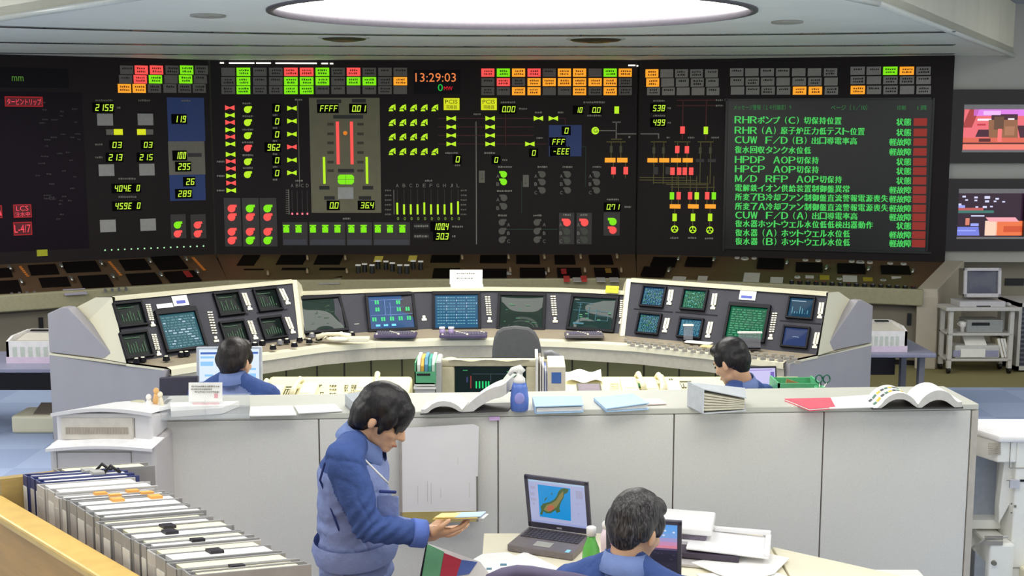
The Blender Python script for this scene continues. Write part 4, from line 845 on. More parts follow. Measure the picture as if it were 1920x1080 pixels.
# ------------------------------------------------------------------ right side: wall monitors, trolley, tables
def at(px, py, Y): return W(px, py if py else 780, Y)   # py 0: only the x is wanted, read at a middling height
CAMS = [('upper', (1771, 168, 1942, 306), (1803, 205, 1932, 281)), ('lower', (1763, 335, 1927, 470), (1793, 362, 1917, 443))]
wp = Plane(V((4.5, 12.36, 0)), (1, 0, 0), (0, 0, 1))
for k, (nm, q, s) in enumerate(CAMS):
    c = at((q[0]+q[2])/2, q[3], 12.33)
    t = thing('wall_monitor', ('upper wall monitor with black frame and a pink machine picture' if k == 0 else 'lower wall monitor with black frame and an orange and blue picture'), 'monitor', c, group='wall monitors')
    mb = MB(); ro, ri = wp.rect(*q), wp.rect(*s)
    for r in ((ro[0], ro[1], ro[2], ri[1]), (ro[0], ri[3], ro[2], ro[3]), (ro[0], ri[1], ri[0], ri[3]), (ri[2], ri[1], ro[2], ri[3])): wp.plate(mb, r, .001, .05, mat('monitor_black', (30, 16, 24), .25))
    mb.build('bezel', t)
    mb = MB(); e = .03
    for r in ((ri[0]-e*.2, ri[3], ri[2]+e*.2, ri[3]+e*1.6), (ri[0]-e*.2, ri[1]-e*.8, ri[2]+e*.2, ri[1])): mb = MB(); wp.plate(mb, r, .03, .056, mat('monitor_silver', (150, 146, 150), .35)); mb.build('inner_trim', t)
    mb = MB(); a0, b0, a1, b1 = ri; w_, H = a1-a0, b1-b0
    def em(n, c): return mat('cctv_'+n, (10, 10, 10), .2, emit=c)
    def bx(x0, y0, x1, y1, m, h=.006, dx=0): wp.shape(mb, [(a0+w_*x0, b0+H*y0), (a0+w_*x1, b0+H*y0), (a0+w_*(x1+dx), b0+H*y1), (a0+w_*(x0+dx), b0+H*y1)], h-.004, h, m)
    if k == 0:
        bx(0, 0, 1, 1, em('pink', (240, 110, 120))); bx(.16, .84, .95, 1, em('lilac', (226, 130, 236)), .010); bx(.3, .86, .55, .96, em('lilac2', (244, 190, 250)), .012)
        bx(0, .55, .14, 1, em('rust', (170, 60, 60)), .010, .1); bx(.22, .72, .42, .77, em('white', (255, 240, 250)), .011); bx(.66, .74, .75, .78, em('white', (255, 240, 250)), .016)
        bx(.2, .32, .42, .5, em('shadow', (70, 30, 50)), .010, .04); bx(.42, .3, .8, .88, em('shadow', (70, 30, 50)), .011, .0); bx(.40, .2, .82, .74, em('machine', (150, 100, 70)), .013, -.02); bx(.46, .5, .6, .82, em('machine2', (104, 72, 54)), .015)
        bx(.52, .2, .58, .52, em('pink2', (255, 120, 120)), .016); bx(.62, .36, .76, .58, em('machine3', (176, 120, 90)), .015)
        bx(.22, .6, .34, .64, em('slot', (190, 40, 60)), .012); bx(0, .18, 1, .3, em('orange', (226, 104, 84)), .014); bx(0, .14, 1, .18, em('brown', (90, 34, 34)), .016); bx(0, .02, 1, .14, em('salmon', (246, 130, 110)), .014); bx(.25, .2, .42, .28, em('brown', (90, 34, 34)), .016)
        bx(.85, .3, 1, .6, em('shadow', (70, 30, 50)), .012, -.05)
    else:
        bx(0, 0, 1, 1, em('night', (46, 22, 44)))
        for x, y, s_ in ((.1, .92, 1), (.28, .9, 1), (.14, .84, .8), (.28, .83, .8), (.45, .9, 1.6), (.45, .81, 1.2), (.6, .87, 1), (.57, .81, .8), (.7, .8, .8), (.04, .74, 1), (.3, .68, .8), (.42, .68, 1.2), (.52, .69, .8)): bx(x-.025*s_, y-.02*s_, x+.025*s_, y+.02*s_, em('lampw', (220, 220, 255)), .011)
        bx(0, .66, .12, .72, em('bluew', (160, 170, 255)), .010); bx(.0, .6, .4, .66, em('rust2', (190, 90, 90)), .010); bx(.02, .54, .56, .60, em('teal', (60, 120, 110)), .010); bx(.22, .46, .42, .49, em('lampw', (220, 220, 255)), .011)
        bx(.0, .02, .36, .22, em('blue', (120, 130, 226)), .010, -.02); bx(.02, .12, .3, .15, em('bluew', (160, 170, 255)), .013); bx(.14, .26, .2, .42, em('salmon2', (220, 130, 110)), .010); bx(.22, .24, .34, .3, em('bluew', (160, 170, 255)), .011)
        bx(.44, .02, .62, .36, em('cream', (255, 214, 190)), .010); bx(.60, .02, 1, .36, em('orange2', (240, 120, 70)), .010); bx(.50, .34, .95, .44, em('pinkl', (250, 170, 180)), .011, -.06); bx(.72, .1, 1, .24, em('orange3', (214, 84, 44)), .012)
    mb.build('screen', t)

YC = 11.22
def xs(px, Y): return at(px, 630, Y).x
t = thing('equipment_trolley', 'grey two-shelf metal trolley on casters against the right wall', 'trolley', at(1838, 693, YC))
XL, XR = at(1780, 600, YC).x, at(1902, 600, YC).x
GM = mat('trolley_grey', (196, 192, 186), .45)
for nm, py, y0, dz in (('tabletop', 576, -.03, .035), ('shelf', 625, 0, .025), ('shelf', 673, 0, .025)):
    z = at(0, py, YC).z; e = .045 if nm == 'tabletop' else 0
    mb = MB(); mb.obox((XL-e, YC+y0, z-dz), (XR-XL+2*e, 0, 0), (0, .28, 0), (0, 0, dz), GM); mb.build(nm, t, bevel=.006)
zT, zB_ = at(0, 576, YC).z, at(0, 684, YC).z
for x in (XL+.02, XR-.02):
    for y in (YC+.02, YC+.24):
        mb = MB(); mb.box((x, y, (zT+zB_)/2-.02), (.04, .04, zT-zB_-.02), GM); mb.build('post', t)
        mb = MB(); mb.cyl((x-.012, y, .035), (x+.012, y, .035), .035, .035, BLACK, 14); mb.box((x, y, .075), (.035, .05, .04), GM); mb.build('caster', t)
zt = zT
c = at(1845, 572, YC+.12); t = thing('crt_monitor', 'silver-framed old monitor standing on the trolley', 'monitor', (c.x, YC+.2, zt))
fx0, fx1 = at(1811, 530, YC+.05).x, at(1881, 530, YC+.05).x; z0, z1 = at(0, 557, YC+.05).z, at(0, 502, YC+.05).z
SILV = mat('silver_plastic', (196, 192, 194), .35)
mb = MB(); fr = Plane((0, YC+.05, 0), (1, 0, 0), (0, .08, 1)); r = (fx0, fr.hit(1845, 557)[1], fx1, fr.hit(1845, 502)[1]); e = .03
for q in ((r[0], r[1], r[2], r[1]+e*1.2), (r[0], r[3]-e, r[2], r[3]), (r[0], r[1], r[0]+e, r[3]), (r[2]-e, r[1], r[2], r[3])): fr.plate(mb, q, 0, .03, SILV)
mb.build('bezel', t, bevel=.004)
screen_mesh(fr, (r[0]+e, r[1]+e, r[2]-e, r[3]-e), .008, mat('crt_off', (92, 92, 106), .15), .01).build('screen', t)
mb = MB(); mb.ext([fr.pt(r[0]+.01, r[1]+.01), fr.pt(r[2]-.01, r[1]+.01), fr.pt(r[2]-.01, r[3]-.01), fr.pt(r[0]+.01, r[3]-.01)], V((0, .15, -.01)), mat('crt_back', (120, 112, 106), .5)); mb.build('housing', t, bevel=.01)
bx0, bx1 = at(1800, 565, YC).x, at(1886, 565, YC).x
mb = MB(); mb.obox((bx0, YC+.0, zt), (bx1-bx0, 0, 0), (0, .25, 0), (0, 0, .055), SILV); mb.obox((bx0+.16, YC-.004, zt+.004), (.14, 0, 0), (0, .01, 0), (0, 0, .012), BLACK); mb.build('base', t, bevel=.006)
c = at(1898, 566, YC+.05); t = thing('computer_mouse', 'small pale mouse beside the silver monitor on the trolley', 'computer mouse', (c.x-.03, YC+.08, zt)); mb = MB(); mb.ell((c.x-.03, YC+.08, zt+.016), (.03, .05, .02), SILV); mb.build('shell', t); mb = MB(); mb.tube([(c.x-.03, YC+.12, zt+.01), (c.x-.03, YC+.2, zt+.015), (c.x-.06, YC+.22, zt+.006)], .004, SILV, 6); mb.build('cord', t)
z2 = at(0, 625, YC).z
c = at(1846, 622, YC+.1); t = thing('video_recorder', 'grey box-shaped video recorder on the upper trolley shelf', 'video recorder', (c.x, YC+.2, z2))
mb = MB(); wx = xs(1879, YC+.05)-xs(1812, YC+.05); mb.obox((xs(1812, YC+.05), YC+.04, z2), (wx, 0, 0), (0, .22, 0), (0, 0, .125), mat('vcr_grey', (150, 152, 150), .4)); mb.build('case', t, bevel=.005)
mb = MB(); mb.obox((xs(1820, YC+.05), YC+.036, z2+.07), (wx*.5, 0, 0), (0, .01, 0), (0, 0, .03), BLACK); mb.build('tape_slot', t)
c = at(1806, 622, YC+.08); t = thing('mug', 'pale mug on the upper trolley shelf beside the video recorder', 'mug', (c.x, YC+.1, z2)); MB().lathe((c.x, YC+.1, z2), [(.02, 0), (.022, .045), (.034, .055), (.036, .1), (.03, .1), (.028, .06)], WHITE).build('body', t); mb = MB(); mb.tube([(c.x-.034, YC+.1, z2+.09), (c.x-.055, YC+.1, z2+.08), (c.x-.034, YC+.1, z2+.06)], .005, WHITE, 6); mb.build('handle', t)
z3 = at(0, 673, YC).z
t = thing('inkjet_printer', 'pale grey inkjet printer on the bottom trolley shelf', 'printer', (xs(1832, YC+.1), YC+.2, z3))
x0, x1 = xs(1790, YC+.04), xs(1876, YC+.04); mb = MB(); mb.obox((x0, YC+.02, z3), (x1-x0, 0, 0), (0, .22, 0), (0, 0, .13), mat('inkjet_grey', (196, 194, 190), .4)); mb.build('body', t, bevel=.02)
mb = MB(); mb.obox((xs(1814, YC), YC+.04, z3+.12), (xs(1854, YC)-xs(1814, YC), 0, 0), (0, .12, .10), (0, -.008, .01), WHITE); mb.build('paper_support', t)
mb = MB()
for a, b in ((1790, 1803), (1851, 1875)): mb.obox((xs(a, YC), YC+.012, z3+.02), (xs(b, YC)-xs(a, YC), 0, 0), (0, .012, 0), (0, 0, .06), mat('inkjet_blue', (150, 150, 176), .4))
mb.obox((xs(1804, YC), YC+.008, z3+.015), (xs(1850, YC)-xs(1804, YC), 0, 0), (0, .014, 0), (0, 0, .08), WHITE); mb.build('front_cover', t)
for k, (px, m) in enumerate(((1884, mat('spine_cream', (200, 190, 160), .6)), (1890, mat('spine_brown', (140, 120, 90), .6)), (1895, mat('spine_green', (110, 116, 90), .6)))):
    t = thing('book', ['cream', 'brown', 'olive'][k]+' book leaning on the bottom trolley shelf', 'book', (xs(px-6, YC+.2), YC+.15, z3), group='books leaning on the trolley')
    a = xs(px-13, YC+.1); mb = MB(); mb.obox((a+.025, YC+.05, z3), (.028, 0, .006), (0, .18, 0), (-.055, 0, .19), m); mb.build('cover', t); mb = MB(); mb.obox((a+.028, YC+.048, z3+.004), (.021, 0, .004), (0, .19, 0), (-.054, 0, .187), PAPER); mb.build('page_block', t)
c = at(1901, 528, 12.6); t = thing('slot_plate', 'dark horizontal slot in the lower wall right of the silver monitor', 'wall slot', c); mb = MB(); sp_ = Plane((0, 12.615, 0), (1, 0, 0), (0, 0, 1)); sp_.prect(mb, 1884, 522, 1919, 535, BLACK, 0, .012); mb.build('plate', t)
t = thing('louvred_cabinet', 'dark louvred cabinet with pale frame at the right edge beside the trolley', 'cabinet', (xs(1925, 11.3), 11.5, 0))
x0 = xs(1908, 11.3); zt_ = at(0, 572, 11.3).z; mb = MB(); mb.obox((x0, 11.3, .02), (.03, 0, 0), (0, .5, 0), (0, 0, zt_), GM); mb.obox((x0, 11.3, zt_-.02), (.5, 0, 0), (0, .5, 0), (0, 0, .04), GM); mb.obox((x0, 11.3, .02), (.5, 0, 0), (0, .5, 0), (0, 0, .04), GM); mb.build('frame', t)
mb = MB(); mb.obox((x0+.03, 11.33, .06), (.45, 0, 0), (0, .45, 0), (0, 0, zt_-.08), mat('cabinet_slate', (70, 70, 80), .5))
for k in range(12): mb.obox((x0+.03, 11.315, .09+k*.045), (.45, 0, 0), (0, .02, 0), (0, 0, .02), mat('louvre_slate', (96, 96, 108), .4))
mb.build('louvre_panel', t)

# side tables with paper trays at both ends of the console
TBL = mat('table_slate', (134, 134, 156), .5); TBLEG = mat('table_leg', (110, 110, 118), .5)
def side_table(lab, x0, x1, y0, y1, z, legs):
    t = thing('side_table', lab, 'table', ((x0+x1)/2, (y0+y1)/2, 0), group='printer tables beside the console')
    mb = MB(); mb.obox((x0, y0, z-.035), (x1-x0, 0, 0), (0, y1-y0, 0), (0, 0, .035), TBL); mb.build('tabletop', t, bevel=.008)
    for x in (x0+.06, x1-.10):
        [MB().obox((x, yy, .04), (.045, 0, 0), (0, .06, 0), (0, 0, z-.07), TBLEG).build('leg', t) for yy in (y0+.10, y1-.16)]
        mb = MB(); mb.obox((x-.005, y0+.02, 0), (.055, 0, 0), (0, y1-y0-.04, 0), (0, 0, .045), TBLEG); mb.build('foot', t, bevel=.008)
    mb = MB(); mb.obox((x0+.12, y1-.06, .25), (x1-x0-.24, 0, 0), (0, .02, 0), (0, 0, z-.3), mat('table_back', (34, 26, 30), .6)); mb.build('back_panel', t)
    return z
def tray_box(lab, x0, x1, y0, y1, z, h):
    t = thing('dot_matrix_printer', lab, 'printer', ((x0+x1)/2, (y0+y1)/2, z), group='white printers beside the console')
    PW = mat('printer_white', (226, 222, 220), .45); mb = MB(); tk = .02
    mb.obox((x0, y0, z), (x1-x0, 0, 0), (0, tk, 0), (0, 0, h*.86), PW); mb.obox((x0, y1-tk, z), (x1-x0, 0, 0), (0, tk, 0), (0, 0, h), PW)
    for x in (x0, x1-tk): mb.ext([(x, y0, z), (x, y1, z), (x, y1, z+h), (x, y0+.1, z+h), (x, y0, z+h*.86)], (tk, 0, 0), PW)
    mb.obox((x0-.004, y0-.004, z), (x1-x0+.008, 0, 0), (0, y1-y0, 0), (0, 0, .05), mat('printer_lilac', (214, 196, 216), .45)); mb.build('case', t)
    mb = MB(); mb.obox((x0+tk, y0+.09, z+h*.72), (x1-x0-2*tk, 0, 0), (0, y1-y0-.18, .02), (0, 0, .02), mat('printer_deck', (206, 200, 188), .5)); mb.build('deck', t)
    mb = MB(); d = x1-x0
    for f in (.12, .55): mb.obox((x0+d*f, y1-.10, z+h*.97), (d*.32, 0, 0), (0, .035, 0), (0, 0, .012), BLACK)
    mb.build('paper_slot', t)
    mb = MB()
    for k in range(6): mb.obox((x0+.05+k*(d-.1)/6, y0-.003, z+h*.25), (d*.07, 0, 0), (0, .006, 0), (0, 0, h*.4), mat('grille_green', (190, 196, 186), .5))
    mb.build('front_grille', t)
z = side_table('slate printer table at the left end of the console', -4.55, -3.42, 8.75, 9.45, .56, 2)
tray_box('white printer with open top on the left slate table', -3.92, -3.46, 8.95, 9.38, .56, .20)
p = G(52, 815, 0.0); t = thing('floor_printer', 'cream printer on the floor beneath the left slate table', 'printer', (p.x, 9.1, 0))
mb = MB(); mb.obox((p.x-.14, 8.95, .0), (.36, 0, 0), (0, .32, 0), (0, 0, .14), CREAM); mb.build('body', t, bevel=.02); mb = MB(); mb.obox((p.x+.02, 9.0, .13), (.2, 0, 0), (0, .16, .05), (0, 0, .02), mat('printer_smoke', (110, 100, 90), .4)); mb.build('paper_cover', t)
z = side_table('slate printer table at the right end of the console', 2.80, 3.44, 9.35, 10.05, .56, 2)
tray_box('white printer with open top on the right slate table', 2.86, 3.22, 9.42, 9.85, .56, .20)

# ------------------------------------------------------------------ supervisors' cream desks
def cream_desk(lab, x0, x1, yb, yf, zb, zf, yaw=0):
    t = thing('telephone_desk', lab, 'desk', ((x0+x1)/2, (yb+yf)/2, 0), group='cream telephone desks')
    CY = mat('desk_cream', (236, 228, 178), .45, scale=4, var=.03)
    mb = MB(); mb.ext([(x0, yf, zf), (x0, yb, zb), (x0, yb, zb-.12), (x0, yf, zf-.06)], (x1-x0, 0, 0), CY); mb.build('sloped_top', t, bevel=.02)
    mb = MB(); mb.obox((x0+.03, yb-.30, 0), (x1-x0-.06, 0, 0), (0, .26, 0), (0, 0, zb-.125), CY); mb.build('pedestal', t)
    pl = Plane((x0, yf, zf), (1, 0, 0), (0, yb-yf, zb-zf)); return t, pl
DLt, DLp = cream_desk('cream telephone desk with printed panel left of the old monitor', -1.46, -.60, 6.95, 6.36, .885, .78)
DRt, DRp = cream_desk('cream telephone desk with keypads right of the old monitor', .28, 1.74, 6.95, 6.36, .885, .78)
mb = MB(); dark = mat('desk_print', (84, 82, 60), .7); pale = mat('desk_strip', (250, 246, 226), .5)
def dp(pl, mb, x0, y0, x1, y1, m, h=.003): pl.prect(mb, x0, y0, x1, y1, m, 0, h)
dp(DLp, mb, 528, 725, 556, 727, dark)
for k in range(6): dp(DLp, mb, 529+k*4.6, 730, 530+k*4.6, 741, dark); dp(DLp, mb, 529+k*4.6, 730, 533+k*4.6, 731, dark); dp(DLp, mb, 532.5+k*4.6, 730, 533.3+k*4.6, 741, dark)
for k in range(3): dp(DLp, mb, 571+k*13, 722, 578+k*13, 723.4, dark); dp(DLp, mb, 573+k*13, 723, 575+k*13, 726, dark)
for a, y in ((618, 725), (618, 732), (618, 740), (646, 725), (659, 725), (659, 729), (646, 729), (646, 734), (659, 734)): legend(DLp, mb, a, a+(13 if a != 646 else 7), y, dark, 1.2)
for y in (736, 751): dp(DLp, mb, 600, y, 606, y+.8, dark); dp(DLp, mb, 600, y+6, 606, y+6.8, dark); dp(DLp, mb, 600, y, 600.8, y+6, dark); dp(DLp, mb, 605.2, y, 606, y+6, dark)
mb.build('printed_panel', DLt)
mb = MB()
for r_ in range(4):
    for c_ in range(2): dp(DRp, mb, 1144.5+c_*8, 719+r_*4, 1150.5+c_*8, 722+r_*4, mat('keypad', (206, 202, 160), .5), .008); 
for a, y in ((1170, 717), (1172, 723), (1176, 728.5), (1190, 733), (1192, 738)): legend(DRp, mb, a, a+14, y, dark, 1.2)
for x in (1210, 1254): legend(DRp, mb, x, x+7, 713.5, dark, 2.5)
dp(DRp, mb, 1269, 715, 1296, 717, dark)
for k in range(3): dp(DRp, mb, 1272+k*5, 720, 1276+k*5, 728, dark, .004); dp(DRp, mb, 1273+k*5, 721, 1275+k*5, 727, pale, .006)
mb.build('printed_panel', DRt)
mb = MB(); a = DRp.hit(1194, 723); mb.ell(DRp.pt(a[0], a[1], .004), (.02, .05, .012), mat('label_green', (70, 150, 100), .5), Matrix.Rotation(.6, 3, 'Z')); mb.build('green_label', DRt)
mb = MB(); DRp.prect(mb, 1082, 722, 1128, 746, mat('desk_screen_frame', (90, 84, 70), .5), 0, .012); DRp.prect(mb, 1085, 724, 1125, 746, mat('desk_screen', (150, 140, 148), .15), .012, .014); mb.build('inset_screen', DRt)
def desk_phone(px, py, pl, lab, flip=1, Y=None):
    a = pl.hit(px, py); o = pl.pt(*a); t = thing('desk_telephone', lab, 'telephone', o, group='cream desk telephones')
    PH = mat('phone_cream', (240, 232, 196), .4)
    mb = MB(); pl.shape(mb, [(a[0]-.05, a[1]-.11), (a[0]+.05, a[1]-.11), (a[0]+.05, a[1]+.10), (a[0]-.05, a[1]+.10)], .001, .035, PH); mb.build('base', t, bevel=.012)
    mb = MB(); s = .055*flip; mb.tube([pl.pt(a[0]+s, a[1]+.11, .030), pl.pt(a[0]+s*1.1, a[1]+.09, .055), pl.pt(a[0]+s*1.2, a[1], .062), pl.pt(a[0]+s*1.3, a[1]-.08, .055), pl.pt(a[0]+s*1.4, a[1]-.10, .030)], [.018, .017, .012, .017, .018], PH, 10); mb.build('handset', t)
    mb = MB(); pl.shape(mb, [(a[0]-.035, a[1]-.08), (a[0]+.03, a[1]-.08), (a[0]+.03, a[1]+.05), (a[0]-.035, a[1]+.05)], .035, .040, pale); mb.build('number_card', t)
    mb = MB(); mb.tube([pl.pt(a[0]-.05-.004*k, a[1]-.12+.012*math.sin(k*2), .02+.012*math.cos(k*2)) for k in range(10)], .005, PH, 5); mb.build('cord', t)
desk_phone(515, 742, DLp, 'cream telephone at the left end of the left telephone desk', -1)
desk_phone(578, 738, DLp, 'cream telephone at the middle of the left telephone desk', -1)
desk_phone(686, 728, DLp, 'cream telephone behind the dark-haired standing man', 1)
desk_phone(1180, 728, DRp, 'cream telephone beside the green label on the right telephone desk', 1)
desk_phone(1218, 730, DRp, 'cream telephone at the middle of the right telephone desk', 1)
desk_phone(1262, 734, DRp, 'cream telephone next to the thick grey binder', -1)
# curled papers on the right desk
t = thing('paper_pile', 'crumpled white papers at the left end of the right telephone desk', 'paper', DRp.pt(*DRp.hit(1085, 722)))
pl = DRp; mb = MB(); vs = []; N = 12
for j in range(5):
    for i in range(N+1):
        a0 = pl.hit(1062, 728); a = a0[0]+.018*i; b = a0[1]+.07+.035*j; vs.append(pl.pt(a, b, .016+.010*math.sin(i*.8+j)+.012*(j > 2)))
mb.add(vs, [(j*(N+1)+i, j*(N+1)+i+1, (j+1)*(N+1)+i+1, (j+1)*(N+1)+i) for j in range(4) for i in range(N)], PAPER, True); mb.build('sheet', t)

# cream CRT terminal in the middle
Y0 = 6.42; t = thing('computer_terminal', 'large cream monitor with dark screen in the middle behind the counter', 'monitor', (at(920, 0, Y0).x, Y0+.25, .62))
CB = mat('terminal_beige', (214, 204, 170), .45); fp = Plane((0, Y0, 0), (1, 0, 0), (0, .05, 1))
ro, ri = fp.rect(826, 671, 1009, 790), fp.rect(853, 685, 986, 770)
mb = MB()
for r in ((ro[0], ri[3], ro[2], ro[3]), (ro[0], ro[1], ri[0], ri[3]), (ri[2], ro[1], ro[2], ri[3]), (ri[0], ro[1], ri[2], ri[1])): fp.plate(mb, r, 0, .05, CB)
mb.build('bezel', t, bevel=.012)
mb = MB(); A = [fp.pt(ro[0]+.02, ro[1]), fp.pt(ro[2]-.02, ro[1]), fp.pt(ro[2]-.02, ro[3]-.012), fp.pt(ro[0]+.02, ro[3]-.012)]; B = [V((p_.x*.8+at(918, 720, Y0).x*.2, p_.y+.42, z_)) for p_, z_ in zip(A, (A[0].z+.03, A[1].z+.03, A[2].z-.13, A[3].z-.13))]
mb.add(A+B, [(3, 2, 1, 0), (4, 5, 6, 7), (0, 1, 5, 4), (1, 2, 6, 5), (2, 3, 7, 6), (3, 0, 4, 7)], CB); mb.build('housing', t, bevel=.03)
smb = screen_mesh(fp, ri, .006, scr('terminal', (22, 34, 34)), .012)
for k, (x, m) in enumerate(((893, bgreen), (899, bgreen), (905, bgreen), (911, bgreen), (916, bgreen))): fp.prect(smb, x-1, 714, x+1.6, 727, m, .017, .018)
fp.prect(smb, 882, 704, 884, 727, mk('red_dim', (150, 50, 50)), .016, .017); fp.prect(smb, 875, 706, 877, 716, mk('blue_dim', (60, 70, 130)), .015, .016)
for q in ((868, 693, 877, 694.5), (950, 695, 957, 696.5)): fp.prect(smb, *q, gmid, .014, .015)
for q in ((885, 700, 966, 700.6), (920, 700, 920.6, 720), (966, 700, 966.6, 722), (920, 719.5, 966, 720)): fp.prect(smb, *q, mk('grey_dim', (70, 90, 100)), .016, .017)
smb.build('screen', t)
mb = MB()
mb.ell(fp.pt(ro[0]+.05, ro[3]-.055, -.10), (.07, .12, .04), mat('terminal_vent', (206, 206, 170), .5)); mb.build('vent_hump', t)
for k, (xa, xb, lab) in enumerate(((843, 912, 'white papers lying on the cream monitor, left sheet'), (912, 992, 'white papers lying on the cream monitor, right sheet'))):
    p0, p1 = at(xa, 669, Y0+.1), at(xb, 669, Y0+.1); z = fp.pt(0, ro[3]-.015).z; tt = thing('paper_sheet', lab, 'paper', ((p0.x+p1.x)/2, Y0+.14, z), group='papers on the cream monitor')
    mb = MB(); vs = []; 
    for j in (0, 1):
        for i in range(7): vs.append((p0.x+(p1.x-p0.x)*i/6, Y0-.03+j*.17, z+.016-j*.045+.006*math.sin(i*1.3+k)))
    mb.add(vs, [(i, i+1, 8+i, 7+i) for i in range(6)], PAPER, True); mb.build('sheet', tt)
mb = MB(); mb.obox((at(810, 0, Y0).x, Y0-.02, .58), (at(1062, 0, Y0).x-at(810, 0, Y0).x, 0, 0), (0, .6, 0), (0, 0, .04), BASEG); 
t = thing('low_table', 'low grey table carrying the large cream monitor', 'table', (at(930, 0, Y0).x, Y0+.3, 0)); mb.build('tabletop', t)
for dx in (-.30, .36):
    for dy in (.06, .5): mb = MB(); mb.box((at(930, 0, Y0).x+dx, Y0+dy, .29), (.05, .05, .58), BASEG); mb.build('leg', t)
# files left and right of it
GRN = mat('tray_green', (96, 178, 128), .45)
Yg = 6.3; t = thing('file_holder', 'green plastic file holder with standing folders left of the cream monitor', 'file holder', (at(797, 0, Yg).x, Yg+.1, .75))
g = at(778, 750, Yg); wx = at(816, 0, Yg).x-g.x; zt = at(0, 697, Yg).z; zb = at(0, 720, Yg).z
mb = MB(); mb.obox((g.x, Yg, zb), (wx, 0, 0), (0, .006, 0), (0, 0, zt-zb), GRN); mb.obox((g.x, Yg, zb), (.006, 0, 0), (0, .22, 0), (0, 0, zt-zb+.05), GRN); mb.obox((g.x+wx, Yg, zb), (.006, 0, 0), (0, .22, 0), (0, 0, zt-zb+.05), GRN); mb.obox((g.x, Yg, zb), (wx, 0, 0), (0, .22, 0), (0, 0, .006), GRN); mb.build('tray', t)
mb = MB(); mb.obox((g.x+.012, Yg-.003, zt-.022), (wx*.66, 0, 0), (0, .004, 0), (0, 0, .012), BLACK); mb.build('label_slot', t)
mb = MB(); mb.obox((g.x, Yg, .74), (wx, 0, 0), (0, .2, 0), (0, 0, zb-.74-.03), GREYPL); mb.obox((g.x-.006, Yg-.008, zb-.028), (wx+.012, 0, 0), (0, .22, 0), (0, 0, .012), WHITE); mb.obox((g.x-.002, Yg-.005, zb-.01), (wx+.004, 0, 0), (0, .22, 0), (0, 0, .008), WHITE); mb.build('drawer_box', t)
for k, (c, nm) in enumerate((((246, 240, 230), 'white'), ((226, 176, 70), 'orange'), ((90, 150, 180), 'blue'), ((60, 160, 140), 'teal'), ((220, 236, 220), 'pale green'))):
    tt = thing('folder', f'{nm} folder standing in the green file holder', 'folder', (g.x+.012+wx*.19*k, Yg+.1, zb), group='folders in the green file holder')
    mb = MB(); x = g.x+.012+wx*.185*k; h = at(0, 673+k % 2*3, Yg).z-zb; mb.ext([(x, Yg+.012, zb+.007), (x, Yg+.2, zb+.007), (x, Yg+.2, zb+h), (x, Yg+.06, zb+h), (x, Yg+.012, zb+h*.75)], (.018, 0, .0), mat('folder_'+nm.replace(' ', '_'), c, .6)); mb.build('cover', tt, bevel=.003)
g2 = at(822, 750, Yg+.02); t = thing('upright_binder', 'pale grey binder standing between green holder and cream monitor', 'binder', (g2.x, Yg+.12, .74)); mb = MB(); h = at(0, 680, Yg).z-.74; mb.obox((at(817, 0, Yg).x, Yg+.01, .74), (.03, 0, 0), (0, .22, 0), (0, 0, h), GREYPL); mb.build('cover', t, bevel=.004)
mb = MB(); mb.obox((at(817, 0, Yg).x+.005, Yg+.02, .75), (.02, 0, 0), (0, .20, 0), (0, 0, h-.004), PAPER); mb.build('page_block', t)
Yr = 6.35
for k, (xa, xb, yt, m, lab) in enumerate(((1004, 1010, 668, mat('spine_white', (226, 222, 214), .6), 'white thin folder standing beside the cream monitor, leftmost of four'), (1011, 1016, 676, mat('spine_taupe', (120, 108, 90), .6), 'brown thin folder standing beside the cream monitor'), (1016, 1021, 684, mat('spine_pale', (210, 206, 210), .6), 'white ragged folder standing beside the cream monitor, next to the blue one'), (1021, 1026, 694, mat('spine_blue', (96, 120, 190), .5), 'blue thin folder standing next to the cream file box'))):
    tt = thing('folder', lab, 'folder', (at(xa, 0, Yr).x, Yr+.1, .62), group='folders right of the cream monitor'); x0 = at(xa, 0, Yr).x; x1 = at(xb, 0, Yr).x; h = at(0, yt, Yr).z-.62
    mb = MB(); mb.ext([(x0, Yr, .622), (x0, Yr+.22, .622), (x0, Yr+.22, .62+h), (x0, Yr+.02, .62+h-.02)], (x1-x0-.002, 0, 0), m); mb.build('cover', tt); mb = MB(); mb.obox((x0+.004, Yr+.01, .63), (x1-x0-.010, 0, 0), (0, .2, 0), (0, 0, h-.016), PAPER); mb.build('page_block', tt)
t = thing('file_box', 'cream file box with blue label standing beside the cream monitor', 'file box', (at(1040, 0, 6.25).x, 6.35, .62)); x0, x1 = at(1027, 0, 6.25).x, at(1060, 0, 6.25).x; h = at(0, 688, 6.25).z-.62
BXM = mat('box_cream', (226, 214, 190), .5); mb = MB(); mb.ext([(x0, 6.25, .62), (x0, 6.47, .62), (x0, 6.47, .62+h+.02), (x0, 6.25, .62+h)], (x1-x0, 0, 0), BXM); mb.build('box', t, bevel=.004)
mb = MB(); mb.obox((x0+.02, 6.247, .62+h-.09), (.052, 0, 0), (0, .003, 0), (0, 0, .06), mat('label_blue', (70, 110, 180), .5)); mb.build('label', t)
mb = MB(); mb.obox((x0+.035, 6.247, .72), (.006, 0, 0), (0, .003, 0), (0, 0, .05), GREYP); mb.obox((x1-.02, 6.247, .78), (.003, 0, 0), (0, .003, 0), (0, 0, .02), GREYP); mb.build('slot', t)
t = thing('tape_dispenser', 'dark grey curved tape dispenser behind the cream file box', 'tape dispenser', at(1036, 690, 6.62)); mb = MB(); p = at(1036, 690, 6.62)
mb.tube([p+V((-.05, 0, .075)), p+V((-.01, 0, .08)), p+V((.025, 0, .06)), p+V((.04, 0, .02)), p+V((.042, 0, -.07))], .026, mat('roll_grey', (120, 120, 124), .5), 10); mb.build('arch', t)
